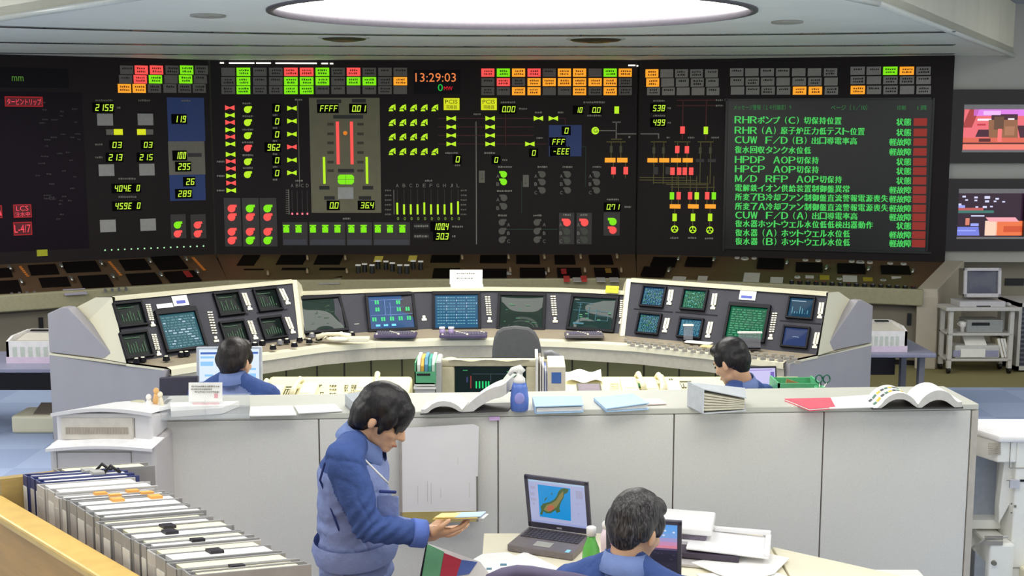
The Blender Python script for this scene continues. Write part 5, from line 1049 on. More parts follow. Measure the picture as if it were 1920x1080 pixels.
mb = MB(); mb.box(p+V((-.05, 0, -.02)), (.09, .1, .15), mat('roll_cream', (220, 210, 170), .5)); mb.build('body', t)
# empty office chair behind
Yk = 8.15; c = at(967, 640, Yk); t = thing('office_chair', 'empty charcoal office chair in front of the low console', 'chair', (c.x, Yk-.2, 0))
CH = mat('chair_charcoal', (78, 78, 80), .85, bump=.2, bscale=400)
bp_ = Plane((0, Yk, 0), (1, 0, 0), (0, .08, 1)); mb = MB(); pts = []
for x, y in ((922, 690), (923, 655), (926, 634), (932, 621), (943, 614), (967, 611), (991, 614), (1003, 622), (1011, 636), (1015, 655), (1017, 690)): pts.append(bp_.hit(x, y))
bp_.shape(mb, pts, -.05, .0, CH); mb.build('backrest', t, bevel=.02)
mb = MB(); mb.box((c.x, Yk-.28, .46), (.46, .44, .07), CH); mb.build('seat', t, bevel=.03)
mb = MB(); mb.obox((c.x-.03, Yk+.04, .45), (.06, 0, 0), (0, .02, 0), (0, .02, .3), BLACK); mb.cyl((c.x, Yk-.25, .08), (c.x, Yk-.25, .44), .03, .025, GUN); mb.build('post', t)
for k in range(5):
    a = k*2*math.pi/5; e = V((c.x+.3*math.cos(a), Yk-.25+.3*math.sin(a), .06)); mb = MB(); mb.tube([V((c.x, Yk-.25, .1)), e], .02, BLACK); lg = mb.build('leg', t)
    mb = MB(); mb.cyl(e+V((-.012, 0, -.03)), e+V((.012, 0, -.03)), .03, .03, BLACK); mb.build('caster', lg)

# left operator's monitor and dark display, right operator's notebook
t = thing('flat_monitor', 'bright flat monitor in front of the left seated operator', 'monitor', at(430, 800, 6.55))
mp = Plane(at(430, 740, 6.55), (1, .05, 0), (0, .12, 1)); mb = MB(); mp.prect(mb, 368, 650, 491, 742, mat('lcd_frame', (190, 196, 206), .4), -.03, 0); mb.build('frame', t, bevel=.006)
mb = MB(); mp.prect(mb, 374, 655, 486, 739, mat('lcd_white', (20, 20, 20), .3, emit=(226, 240, 255)), 0, .002)
mp.prect(mb, 376, 660, 484, 664, mk('lcd_navy', (70, 110, 190)), .002, .003)
for q in ((376, 668, 402, 672), (376, 678, 400, 686), (450, 690, 480, 694), (384, 702, 400, 706), (466, 700, 480, 712)): mp.prect(mb, *q, mk('lcd_sky', (150, 205, 250)), .002, .003)
mb.build('screen', t)
a = mp.hit(430, 742); mb = MB(); p = mp.pt(*a, -.05); mb.obox(p+V((-.05, 0, -.17)), (.1, 0, 0), (0, .03, 0), (0, 0, .2), GREYPL); mb.obox(V((p.x-.12, p.y-.1, .725)), (.24, 0, 0), (0, .2, 0), (0, 0, .02), GREYPL); mb.build('stand', t)
t = thing('side_desk', 'grey desk holding the bright flat monitor beside the left operator', 'desk', (-1.75, 6.5, 0)); mb = MB(); mb.obox((-2.2, 6.25, .69), (.72, 0, 0), (0, .75, 0), (0, 0, .035), BASEG); mb.build('tabletop', t)
for x in (-2.15, -1.55):
    for y in (6.3, 6.92): mb = MB(); mb.box((x, y, .345), (.05, .05, .69), BASEG); mb.build('leg', t)
t = thing('black_panel_monitor', 'black monitor seen from behind at the left operator\'s side', 'monitor', at(335, 790, 6.2))
kp = Plane(at(333, 740, 6.2), (1, -.15, 0), (0, .1, 1)); mb = MB(); kp.shape(mb, [kp.hit(298, 708), kp.hit(298, 790), kp.hit(369, 790), kp.hit(369, 705)], -.03, 0, mat('monitor_back', (58, 54, 68), .5)); mb.build('back_cover', t, bevel=.006)
mb = MB(); q = kp.pt(*kp.hit(333, 785), -.02); mb.box(q+V((0, .03, -.06)), (.08, .04, .12), BLACK); mb.build('stand', t)
t = thing('notebook_computer', 'open notebook computer with pale screen in front of the right operator', 'laptop', at(1425, 760, 6.62))
npn = Plane(at(1430, 740, 6.62), (1, .12, 0), (0, .2, 1)); mb = MB(); npn.shape(mb, [npn.hit(x, y) for x, y in ((1386, 687), (1456, 686), (1459, 760), (1386, 760))], -.012, 0, mat('notebook_black', (36, 34, 50), .4)); mb.build('lid', t, bevel=.004)
mb = MB(); npn.shape(mb, [npn.hit(x, y) for x, y in ((1388, 691), (1453, 690), (1455, 757), (1388, 757))], 0, .002, mat('notebook_screen', (20, 20, 20), .3, emit=(206, 200, 244))); npn.prect(mb, 1445, 697, 1452, 742, mk('violet_bar', (120, 100, 190)), .002, .003); npn.prect(mb, 1402, 693, 1448, 695, mk('violet_bar2', (160, 150, 210)), .002, .003); mb.build('screen', t)
q = npn.pt(*npn.hit(1425, 757)); mb = MB(); mb.obox(q+V((-.14, -.22, -.02)), (.28, .03, 0), (0, .22, 0), (0, 0, .02), mat('notebook_black', (36, 34, 50), .4)); mb.build('keyboard_deck', t)
# green tray on the right
Yt = 6.1; g = at(1459, 719, Yt); g1 = at(1540, 719, Yt); zb = at(0, 750, Yt).z
t = thing('desk_tray', 'green plastic desk tray behind the counter beside the notebook computer', 'tray', ((g.x+g1.x)/2, Yt+.12, zb)); mb = MB(); L = g1.x-g.x
mb.obox((g.x, Yt, zb), (L, 0, 0), (0, .01, 0), (0, 0, g.z-zb), GRN); mb.obox((g.x, Yt+.2, zb), (L, 0, 0), (0, .01, 0), (0, 0, g.z-zb-.01), GRN); mb.obox((g.x, Yt, zb), (.01, 0, 0), (0, .2, 0), (0, 0, g.z-zb), GRN); mb.obox((g1.x-.01, Yt, zb), (.01, 0, 0), (0, .2, 0), (0, 0, g.z-zb), GRN); mb.obox((g.x, Yt, zb), (L, 0, 0), (0, .2, 0), (0, 0, .01), GRN); mb.build('tray', t)
p = at(1536, 722, Yt-.04); tt = thing('pencil_cup', 'green pencil cup at the right end of the green tray', 'pencil cup', (p.x, Yt-.05, zb)); MB().lathe((p.x, Yt-.05, zb), [(.025, 0), (.028, .085), (.024, .085), (.022, .02)], mat('cup_green', (60, 180, 110), .4)).build('body', tt)
tt = thing('scissors', 'dark green scissors standing in the green pencil cup', 'scissors', (p.x, Yt-.05, zb+.02)); mb = MB()
for s in (-1, 1):
    c_ = V((p.x+.015+s*.020, Yt-.05, zb+.125)); mb.tube([c_+V((.018*math.cos(a*math.pi/5), 0, .022*math.sin(a*math.pi/5))) for a in range(11)], .004, mat('scissor_green', (30, 100, 80), .4), 6)
mb.build('finger_loops', tt)
mb = MB(); mb.tube([(p.x-.002, Yt-.05, zb+.104), (p.x+.006, Yt-.05, zb+.02)], .004, CHROME); mb.tube([(p.x+.034, Yt-.052, zb+.104), (p.x+.002, Yt-.052, zb+.02)], .004, CHROME); mb.build('blades', tt)
tt = thing('folded_paper', 'brown envelope poking out of the green desk tray', 'envelope', at(1482, 718, Yt+.1)); p = at(1482, 718, Yt+.1); mb = MB(); mb.ext([p+V((-.03, 0, -.05)), p+V((.05, 0, -.05)), p+V((.045, 0, .0)), p+V((-.02, 0, .022))], (0, .01, 0), mat('envelope_brown', (176, 130, 84), .7)); mb.build('sheet', tt)
t = thing('work_desk', 'grey desk behind the counter carrying notebook and green tray', 'desk', (1.65, 6.1, 0)); mb = MB(); zz = zb; mb.obox((1.375, 5.90, zz-.04), (.60, 0, 0), (0, .42, 0), (0, 0, .036), BASEG); mb.build('tabletop', t); mb = MB(); mb.obox((1.80, 5.9, 0), (.1, 0, 0), (0, .4, 0), (0, 0, zz-.045), BASEG); mb.build('pedestal', t)

# ------------------------------------------------------------------ partition with counter top
PL0, PL1 = V((-1.465, 4.79, 0)), V((1.95, 4.99, 0)); pd = (PL1-PL0).normalized(); pp = Plane(PL0, pd, (0, 0, 1)); ZC = 1.172
back = -pp.n
t = thing('office_partition', 'long pale grey fabric partition with a counter top across the room', 'partition', (PL0+PL1)/2+back*.15)
edges = [pp.hit(x, 900)[0] for x in (299, 600, 934, 1262, 1541, 1815)]
a00 = PL0.dot(pp.u)
for k in range(5):
    a0, a1 = edges[k]-pp.o.dot(pp.u)*0, edges[k+1]
    mb = MB(); g = .002; b0, b1 = .04, ZC-.028
    P0, P1 = pp.o*1, None
    f = lambda a, b, h=0: V((PL0.x, PL0.y, 0))+pp.u*(a-0)+V((0, 0, b))+pp.n*h
    mb.ext([f(a0+g, b0), f(a1-g, b0), f(a1-g, b1), f(a0+g, b1)], back*.05, FABRIC); mb.build('fabric_panel', t, bevel=.004)
    if k: mb = MB(); mb.ext([f(a0-.001, b0), f(a0+.001, b0), f(a0+.001, b1), f(a0-.001, b1)], back*.04, mat('seam_brown', (110, 100, 90), .7)); mb.build('seam', t)
e0, e1 = edges[0], edges[5]
mb = MB(); mb.ext([f(e0-.03, .0, .004), f(e0-.004, .0, .004), f(e0-.004, ZC, .004), f(e0-.03, ZC, .004)], back*.30, GREYPL); mb.build('end_post', t)
mb = MB(); mb.ext([f(e1+.002, .0, .002), f(e1+.03, .0, .002), f(e1+.03, ZC-.03, .002), f(e1+.002, ZC-.03, .002)], back*.30, mat('end_beige', (196, 188, 176), .6)); mb.build('end_post', t)
mb = MB(); mb.ext([f(e0-.03, 0, .003), f(e1+.03, 0, .003), f(e1+.03, 0, -.36), f(e0-.03, 0, -.36)], V((0, 0, -.026)), TOPW); [None]
for i, v_ in enumerate(mb.v): mb.v[i] = v_+V((0, 0, ZC))
mb.build('counter_top', t, bevel=.004)
mb = MB(); mb.ext([f(e0, 0.05, -.33), f(e1, .05, -.33), f(e1, ZC-.03, -.33), f(e0, ZC-.03, -.33)], back*.02, GREYPL); mb.build('rear_panel', t)
mb = MB(); mb.ext([f(e0, 0, -.005), f(e1, 0, -.005), f(e1, .04, -.005), f(e0, .04, -.005)], back*.3, BLACK); mb.build('toe_kick', t)
# sheet leaning on the front of the partition
t = thing('poster_board', 'large pale translucent chart sheet with tan foot leaning on the partition', 'chart', f(pp.hit(825, 975)[0], 0, .05))
mb = MB(); lp = Plane(f(pp.hit(825, 985)[0], pp.hit(825, 985)[1], .07), pp.u, V((0, 0, 1))-pp.n*.10)
pts = [(749, 978), (892, 978), (896, 890), (898, 800), (888, 795), (752, 803)]
lp.shape(mb, [lp.hit(x, y) for x, y in pts], -.004, .002, mat('chart_sheet', (226, 222, 222), .3, var=.04, scale=4)); mb.build('sheet', t)
mb = MB(); lp.prect(mb, 750, 959, 893, 979, mat('chart_tan', (176, 158, 96), .6), .002, .004); mb.build('tan_band', t)
mb = MB(); lp.prect(mb, 893, 893, 896.5, 978, GREYP, -.004, .003); lp.prect(mb, 748, 800, 754, 978, mat('chart_edge', (160, 152, 146), .4), -.004, .004); mb.build('edge_strip', t)
mb = MB()
for x, y, L in ((783, 910, 34), (801, 902, 38), (808, 905, 40), (880, 905, 28), (826, 915, 18), (858, 858, 12)): lp.prect(mb, x, y, x+.8, y+L, mat('chart_ink', (200, 190, 184), .6), .002, .003)
mb.build('faint_print', t)

# things on the counter -----------------------------------------------------------------
def cz(px, py, z=ZC): return G(px, py, z)
t = thing('letter_tray', 'clear acrylic tray with papers at the left end of the counter', 'letter tray', cz(385, 772))
ACR = mat('acrylic_clear', (216, 220, 222), .08, alpha=.28, var=.0)
a, b, c_, d_ = cz(300, 788), cz(468, 784), cz(468, 762), cz(300, 766)
mb = MB()
for p, q in ((a, b), (b, c_), (d_, c_), (a, d_)): mb.ext([p, q, q+V((0, 0, .055)), p+V((0, 0, .055))], (0, .005, 0), ACR)
m1, m2 = (a+b)/2, (d_+c_)/2; mb.ext([m1, m2, m2+V((0, 0, .05)), m1+V((0, 0, .05))], (.005, 0, 0), ACR); mb.build('walls', t)
mb = MB(); mb.ext([a, b, c_, d_], (0, 0, .004), ACR); mb.build('bottom', t)
tt = thing('paper_stack', 'stack of white papers lying in the clear acrylic tray', 'paper', cz(385, 775)); mb = MB(); mb.ext([a.lerp(c_, .12)+V((0, 0, .006)), b.lerp(d_, .3)+V((0, 0, .006)), c_.lerp(a, .12)+V((0, 0, .006)), d_.lerp(b, .12)+V((0, 0, .006))], (0, 0, .025), PAPER); mb.build('sheets', tt)
Yn = 4.85; np_ = Plane(at(386, 760, Yn), (1, .02, 0), (0, .12, 1)); t = thing('notice_stand', 'white notice on a clear stand with a pink and a blue label on the counter', 'sign', at(386, 785, Yn))
mb = MB(); np_.prect(mb, 354, 717, 417, 753, PAPER, 0, .003); legend(np_, mb, 360, 412, 724, GREYP, 1); legend(np_, mb, 359, 398, 729.5, GREYP, 1); legend(np_, mb, 366, 412, 734.5, GREYP, 1); np_.prect(mb, 402, 738, 409, 746, mat('stamp_pink', (230, 170, 176), .7), .003, .004); mb.build('notice', t)
mb = MB(); np_.prect(mb, 362, 755, 411, 775, mat('card_pink', (232, 196, 200), .7), 0, .003); mb.build('pink_card', t)
mb = MB(); np_.prect(mb, 361, 775, 399, 784, mat('label_cobalt', (84, 96, 200), .5), .003, .006); mb.build('blue_label', t)
mb = MB(); np_.prect(mb, 356, 752, 420, 786, ACR, -.004, -.001); mb.build('stand', t)
def sheet(lab, quad, z, m=PAPER, th=.004, grp='loose papers on the counter'):
    ps = [cz(x, y, z) for x, y in quad]; c = sum(ps, V((0, 0, 0)))/len(ps); t = thing('paper_sheet', lab, 'paper', c, group=grp); mb = MB(); mb.ext(ps, (0, 0, th), m); mb.build('sheet', t); return t
sheet('white paper sheet on the counter right of the clear tray', ((467, 781), (556, 779), (548, 762), (470, 764)), ZC+.003)
sheet('white paper sheet on the counter left of the standing man', ((560, 776), (642, 772), (628, 759), (552, 762)), ZC+.003)
sheet('pale pink sheet on the counter behind the light blue binders', ((1206, 760), (1250, 758), (1236, 748), (1200, 750)), ZC+.003, mat('sheet_pink', (240, 222, 216), .7))
sheet('white sheet beside the red folder on the counter', ((1556, 767), (1650, 764), (1640, 741), (1540, 748)), ZC+.006)
def ring_binder(lab, quad, z, h0, h1, m, mside, spine=True, grp='binders lying on the counter', pages=PAPER):
    # quad near-left, near-right, far-right, far-left; h0 height at the fore edge side (right), h1 at the spine (left)
    nl, nr, fr_, fl = [cz(x, y, z) for x, y in quad]; t = thing('ring_binder', lab, 'binder', (nl+fr_)/2, group=grp); tk = V((0, 0, .004)); U = lambda p, h: p+V((0, 0, h))
    mb = MB(); mb.ext([nl, nr, fr_, fl], tk, m); mb.ext([U(nl, h1), U(nr, h0), U(fr_, h0), U(fl, h1)], tk, m); mb.ext([nl, fl, U(fl, h1), U(nl, h1)], (nr-nl).normalized()*.004, m); mb.build('cover', t)
    mb = MB(); s = (nr-nl)*.03; e = (fl-nl)*.03; N = 6
    A = [nl+s+e, nr-s+e, fr_-s-e, fl+s-e]
    for k in range(N):
        f0, f1 = .1+.8*k/N, .1+.8*(k+.7)/N; hs = [h1, h0, h0, h1]; bot = [U(p, .004+(h-.006)*f0) for p, h in zip(A, hs)]; top = [U(p, .004+(h-.006)*f1) for p, h in zip(A, hs)]
        mb.add(bot+top, [(3, 2, 1, 0), (4, 5, 6, 7), (0, 1, 5, 4), (1, 2, 6, 5), (2, 3, 7, 6), (3, 0, 4, 7)], pages)
    mb.build('page_block', t); return t
BB = mat('binder_sky', (172, 206, 240), .4); 
ring_binder('light blue ring binder lying on the counter, left of the pair', ((1003, 776), (1094, 773), (1090, 756), (998, 757)), ZC+.001, .028, .028, BB, BB)
ring_binder('light blue ring binder lying on the counter, right of the pair', ((1136, 773), (1217, 768), (1186, 750), (1113, 752)), ZC+.001, .026, .012, BB, BB)
tk_ = ring_binder('thick pale grey ring binder full of papers on the counter', ((1318, 777), (1399, 771), (1396, 752), (1288, 762)), ZC+.001, .055, .105, mat('binder_grey', (204, 208, 212), .45), GREYPL, pages=mat('pages_aged', (214, 208, 186), .8))
ring_binder('grey binder lying behind the standing man\'s head on the counter', ((662, 775), (700, 768), (706, 755), (647, 760)), ZC+.001, .06, .045, mat('binder_slate', (172, 178, 184), .45), GREYPL)
t = thing('red_folder', 'red paper folder lying on the counter', 'folder', cz(1530, 760)); mb = MB(); mb.ext([cz(*q) for q in ((1518, 771), (1566, 767), (1557, 750), (1471, 752))], (0, 0, .004), mat('folder_coral', (236, 92, 110), .6)); mb.build('cover', t)
mb = MB(); ps = [cz(*q) for q in ((1518, 771), (1566, 767), (1557, 750), (1471, 752))]; mb.ext([p+V((0, 0, .004)) for p in ps], (0, 0, .004), PAPER); mb.build('pages', t); mb = MB(); mb.ext([p+V((0, 0, .008)) for p in ps], (0, 0, .003), mat('folder_coral', (236, 92, 110), .6)); mb.build('front_flap', t)
PAGES = {}
def open_book(lab, cx, quad, h, nm='open_binder', cover=GREYD, tilt=0.0, extra=None, grp=None, cat='binder', cur=None):
    # quad: near-left, near-right, far-right, far-left on the counter; a gutter at fraction cx
    nl, nr, fr_, fl = [cz(x, y) for x, y in quad]; t = thing(nm, lab, cat, (nl+fr_)/2, group=grp)
    mb = MB(); mb.ext([nl, nr, fr_, fl], (0, 0, .006), cover); mb.build('cover', t)
    for side in (0, 1):
        mb = MB(); N = 12; vs = []
        for j, (A, B) in enumerate(((nl, nr), (fl, fr_))):
            for i in range(N+1):
                s = i/N; f = cx*s*.97+.01 if side == 0 else cx+(1-cx)*s*.97
                q = 1-s if side == 0 else s      # 0 at the gutter
                z = h*(max(0, math.sin(math.pi*min(1, q*1.15+.02)))**.6*.75*(1 if tilt == 0 or side == 0 else .55)+.25*q*(0 if side == 0 else 1)) + tilt*q*(1 if side else .15)
                vs.append(A.lerp(B, f)+V((0, 0, .008+z)))
        base = [V((v_.x, v_.y, max(ZC+.006, v_.z-.012-(h*.35)*(.5 if side == 0 else (1 if tilt == 0 else 2.0))))) for v_ in vs]; n = N+1
        mb.add(vs, [(i, i+1, n+i+1, n+i) for i in range(N)], PAPER, True); mb.add(base, [(i, i+1, n+i+1, n+i) for i in range(N)], PAPER, True)
        for o_ in (0, n): mb.add([vs[o_+i] for i in range(n)]+[base[o_+i] for i in range(n)], [(i, i+1, n+i+1, n+i) for i in range(N)], mat('page_edge', (206, 202, 196), .8))
        for e_ in (0, N): mb.add([vs[e_], vs[n+e_], base[n+e_], base[e_]], [(0, 1, 2, 3)], mat('page_edge', (206, 202, 196), .8))
        pg = mb.build('left_pages' if side == 0 else 'right_pages', t); t['_'] = 0; PAGES[lab, side] = (vs, n)
    del t['_']
    return t
ob = open_book('open white ring binder with raised pages on the counter beside the blue bottle', .48, ((788, 778), (952, 772), (966, 757), (800, 762)), .055, tilt=.105)
mb = MB(); q = [cz(938, 766)+V((0, 0, .108)), cz(954, 764)+V((0, 0, .112)), cz(968, 755)+V((0, 0, .125)), cz(952, 755)+V((0, 0, .128))]; mb.ext([q[0], q[1], q[2], q[3]], (0, 0, .004), mat('sheet_mint', (206, 220, 200), .7)); mb.build('green_divider', ob)
ob2 = open_book('thick open book with coloured left page at the right end of the counter', .50, ((1636, 768), (1806, 766), (1782, 750), (1612, 752)), .085, nm='open_book', cat='book')
mb = MB()
pv, pn = PAGES['thick open book with coloured left page at the right end of the counter', 0]
for k in range(16):
    i = 1+(k % 8); g = .25+.35*(k//8); a_ = pv[i].lerp(pv[pn+i], g); b_ = pv[i+1].lerp(pv[pn+i+1], g); c_ = pv[i].lerp(pv[pn+i], g+.16); d_ = b_-a_; e_ = c_-a_; nn_ = d_.cross(e_).normalized()*.001
    nn_ = nn_ if nn_.z > 0 else -nn_
    mb.obox(a_+d_*.1+nn_, d_*.8, e_*.8, nn_, mat('print_'+'abc'[k % 3], ((90, 130, 110), (226, 200, 60), (80, 84, 90))[k % 3], .7))
mb.build('printed_colours', ob2)
t = thing('spray_bottle', 'blue cleaning bottle with white pump head on the counter', 'bottle', cz(972, 771)); p = cz(974, 770); BL = mat('bottle_blue', (92, 122, 200), .3)
mb = MB(); prof = [(.030, 0), (.038, .008), (.040, .05), (.034, .10), (.028, .122)]; mb.lathe(p, prof, BL, 20); mb.build('body', t); mb = MB(); mb.lathe(p+V((0, 0, .12)), [(.026, 0), (.024, .02), (.014, .03), (.012, .05)], WHITE, 18); mb.build('collar', t)
mb = MB(); mb.tube([p+V((.014, 0, .166)), p+V((0, 0, .182)), p+V((-.03, 0, .176)), p+V((-.045, 0, .155))], [.016, .017, .012, .009], WHITE); mb.tube([p+V((.004, 0, .16)), p+V((-.004, 0, .18))], .014, WHITE); mb.build('pump_head', t)
mb = MB(); mb.ell(p+V((0, -.036, .06)), (.022, .006, .026), mat('bottle_label', (150, 150, 214), .5)); mb.build('label', t)
t = thing('violet_tag', 'small violet label on the front edge of the partition top', 'label', f(pp.hit(928, 783)[0], ZC-.03, .01)); mb = MB(); pp_ = Plane(f(0, 0, .012), pp.u, (0, 0, 1)); pp_.prect(mb, 917, 781, 937, 788, mat('tag_violet', (216, 180, 226), .6), 0, .002); mb.build('tag', t)

# ------------------------------------------------------------------ left printer and its stand
Yp = 4.55; PR = mat('copier_white', (232, 228, 228), .4, var=.02); PR2 = mat('copier_grey', (206, 200, 198), .45, var=.02)
t = thing('laser_printer', 'large white laser printer at the left end of the partition', 'printer', (at(190, 900, Yp).x, Yp+.2, 0))
X0, X1 = at(94, 800, Yp).x, at(284, 800, Yp).x
def z_(py, Y=Yp): return at(0, py, Y).z
mb = MB(); mb.obox((X0-.01, Yp, 0), (X1-X0+.02, 0, 0), (0, .42, 0), (0, 0, z_(832)), PR2); mb.build('lower_case', t, bevel=.015)
mb = MB(); mb.ext([(X0+.012, Yp+.03, z_(832)), (X0+.012, Yp+.03, z_(778)), (X0+.012, Yp+.39, 1.150), (X0+.012, Yp+.39, z_(832))], (X1-X0-.02, 0, 0), PR); mb.build('upper_case', t, bevel=.01)
mb = MB(); n = 10; A = []; B = []
for i in range(n+1):
    x = X0+(X1-X0)*i/n; A.append(V((x, Yp+.01, z_(776)+.020*math.sin(math.pi*i/n)))); B.append(V((X0+.02+(X1-X0-.03)*i/n, Yp+.40, 1.165+.030*math.sin(math.pi*(i+.5)/(n+1)))))
mb.add(A+B, [(i, i+1, n+2+i, n+1+i) for i in range(n)], mat('copier_bright', (246, 244, 244), .35), True); mb.add([a-V((0, 0, .014)) for a in A]+A, [(i, i+1, n+2+i, n+1+i) for i in range(n)], PR, True); mb.build('lid', t)
mb = MB(); A = []; B = []
for i in range(n+1): x = X0-.012+(X1-X0+.02)*i/n; A.append(V((x, Yp-.03, z_(838)+.012*math.sin(math.pi*i/n)))); B.append(V((x*.98-.0, Yp+.05, z_(826)+.010*math.sin(math.pi*i/n))))
mb.add(A+B, [(i, i+1, n+2+i, n+1+i) for i in range(n)], mat('copier_bright', (246, 244, 244), .35), True); mb.add([a-V((0, 0, .012)) for a in A]+A, [(i, i+1, n+2+i, n+1+i) for i in range(n)], PR, True); mb.build('front_ledge', t)
fpp = Plane((0, Yp+.03, 0), (1, 0, 0), (0, 0, 1)); mb = MB(); fpp.prect(mb, 117, 783, 250, 822, mat('copier_face', (220, 212, 200), .5), 0, .008); mb.build('front_door', t)
mb = MB()
for k in range(40): fpp.prect(mb, 125+k*2.95, 800, 126.6+k*2.95, 813, mat('vent_taupe', (170, 158, 144), .6), .008, .010)
mb.build('vent_grille', t)
mb = MB(); l2 = Plane((0, Yp, 0), (1, 0, 0), (0, 0, 1)); l2.prect(mb, 109, 847, 247, 848, GREYP, 0, .003); l2.prect(mb, 108, 847, 109, 930, GREYP, 0, .003); l2.prect(mb, 247, 847, 248, 930, GREYP, 0, .003); fpp.prect(mb, 252, 784, 253, 820, GREYP, 0, .003); mb.build('drawer_seam', t)
p = at(258, 759, 4.90); t = thing('pencil_cup', 'small cup of pens standing on the laser printer', 'pencil cup', p+V((0, 0, -.06))); MB().lathe(p+V((0, 0, -.06)), [(.028, 0), (.03, .075), (.026, .075)], mat('cup_tan', (196, 190, 160), .5)).build('body', t)
for k, (px, py, m, lab) in enumerate(((293, 738, mat('figure_orange', (226, 176, 110), .6), 'small orange figurine on the laser printer'), (300, 745, mat('figure_white', (236, 226, 200), .6), 'small white figurine on the laser printer'), (279, 750, WHITE, 'small white bottle on the laser printer'))):
    p = at(px, py, 4.90); t = thing('figurine' if k < 2 else 'small_bottle', lab, 'ornament' if k < 2 else 'bottle', p+V((0, 0, -.06))); mb = MB(); mb.lathe(p+V((0, 0, -.06)), [(.012, 0), (.016, .03), (.009, .06)], m, 12); mb.build('body', t); mb = MB(); mb.ell(p+V((0, 0, .012)), (.012, .012, .014), m); mb.build('head', t)

# ------------------------------------------------------------------ bookcase full of ring binders
WOOD = mat('case_wood', (206, 158, 84), .45, var=.12, scale=5, stretch=(1, 1, 8)); WOODT = mat('case_top', (232, 192, 108), .4, var=.10, scale=6, stretch=(3, 3, 12))
rs0, rs1 = V((-1.40, 3.30, 0)), V((-.50, 2.36, 0)); rd = (rs1-rs0).normalized(); wdv = V((.90, .43, 0)).normalized(); ZBT = 1.385; ZR = 1.27
n2 = V((rd.y, -rd.x, 0))  # towards the near-left
if n2.x > 0: n2 = -n2
t = thing('bookcase', 'yellow wooden bookcase with an open top in the left foreground', 'bookcase', (rs0+rs1)/2)
q0, q1 = V((-1.38, 3.145, 0))-V((.694, -.720, 0))*.09, V((-.854, 2.599, 0))+V((.694, -.720, 0))*.9; ZR = 1.318; n2 = V((-.720, -.694, 0))
mb = MB(); mb.ext([V((q0.x, q0.y, 0)), V((q1.x, q1.y, 0)), V((q1.x, q1.y, ZR-.012)), V((q0.x, q0.y, ZR-.012))], n2*.03, WOOD); mb.build('side_board', t)
mb = MB(); mb.ext([V((q0.x, q0.y, ZR-.012)), V((q1.x, q1.y, ZR-.012)), V((q1.x, q1.y, ZR+.012)), V((q0.x, q0.y, ZR+.012))], n2*.075, WOODT); mb.build('top_edge', t, bevel=.006)
e0_, e1_ = q0, q0+wdv*.15
mb = MB(); mb.ext([V((e0_.x, e0_.y, 0)), V((e1_.x, e1_.y, 0)), V((e1_.x, e1_.y, 1.375)), V((e0_.x, e0_.y, 1.375))], -rd*.03, mat('end_board_tan', (176, 150, 92), .6, stretch=(1, 1, 6))); mb.build('end_board', t)
b0_ = V((-1.384, 3.221, 0))-rd*.09; mb = MB(); mb.ext([b0_, b0_+wdv*.39, b0_+wdv*.39+rd*2.0, b0_+rd*2.0], V((0, 0, .02)), WOOD)
for i, v_ in enumerate(mb.v): mb.v[i] = v_+V((0, 0, 1.05))
mb.build('shelf_board', t)
r0_ = V((-1.384, 3.221, 0))-rd*.09+wdv*.40; mb = MB(); mb.ext([r0_, r0_+rd*2.0, r0_+rd*2.0+V((0, 0, 1.2)), r0_+V((0, 0, 1.2))], wdv*.02, WOOD); mb.build('far_board', t)
ORD = ['first', 'second', 'third', 'fourth', 'fifth', 'sixth', 'seventh', 'eighth', 'ninth', 'tenth', 'eleventh', 'twelfth', 'thirteenth', 'fourteenth', 'fifteenth', 'sixteenth', 'seventeenth', 'eighteenth', 'nineteenth', 'twentieth', 'twenty-first', 'twenty-second', 'twenty-third', 'twenty-fourth']
NAVY = mat('binder_navy', (58, 66, 120), .4); BGR = mat('binder_warm_grey', (158, 156, 156), .5); BGR2 = mat('binder_pale', (196, 192, 190), .5); YP = mat('pages_cream', (240, 234, 200), .8, var=.02)
rb = random.Random(3); pos = -.062; rs0 = V((-1.384, 3.221, 0)); rd = V((.668, -.747, 0)).normalized(); wdv = V((.966, .26, 0)).normalized()
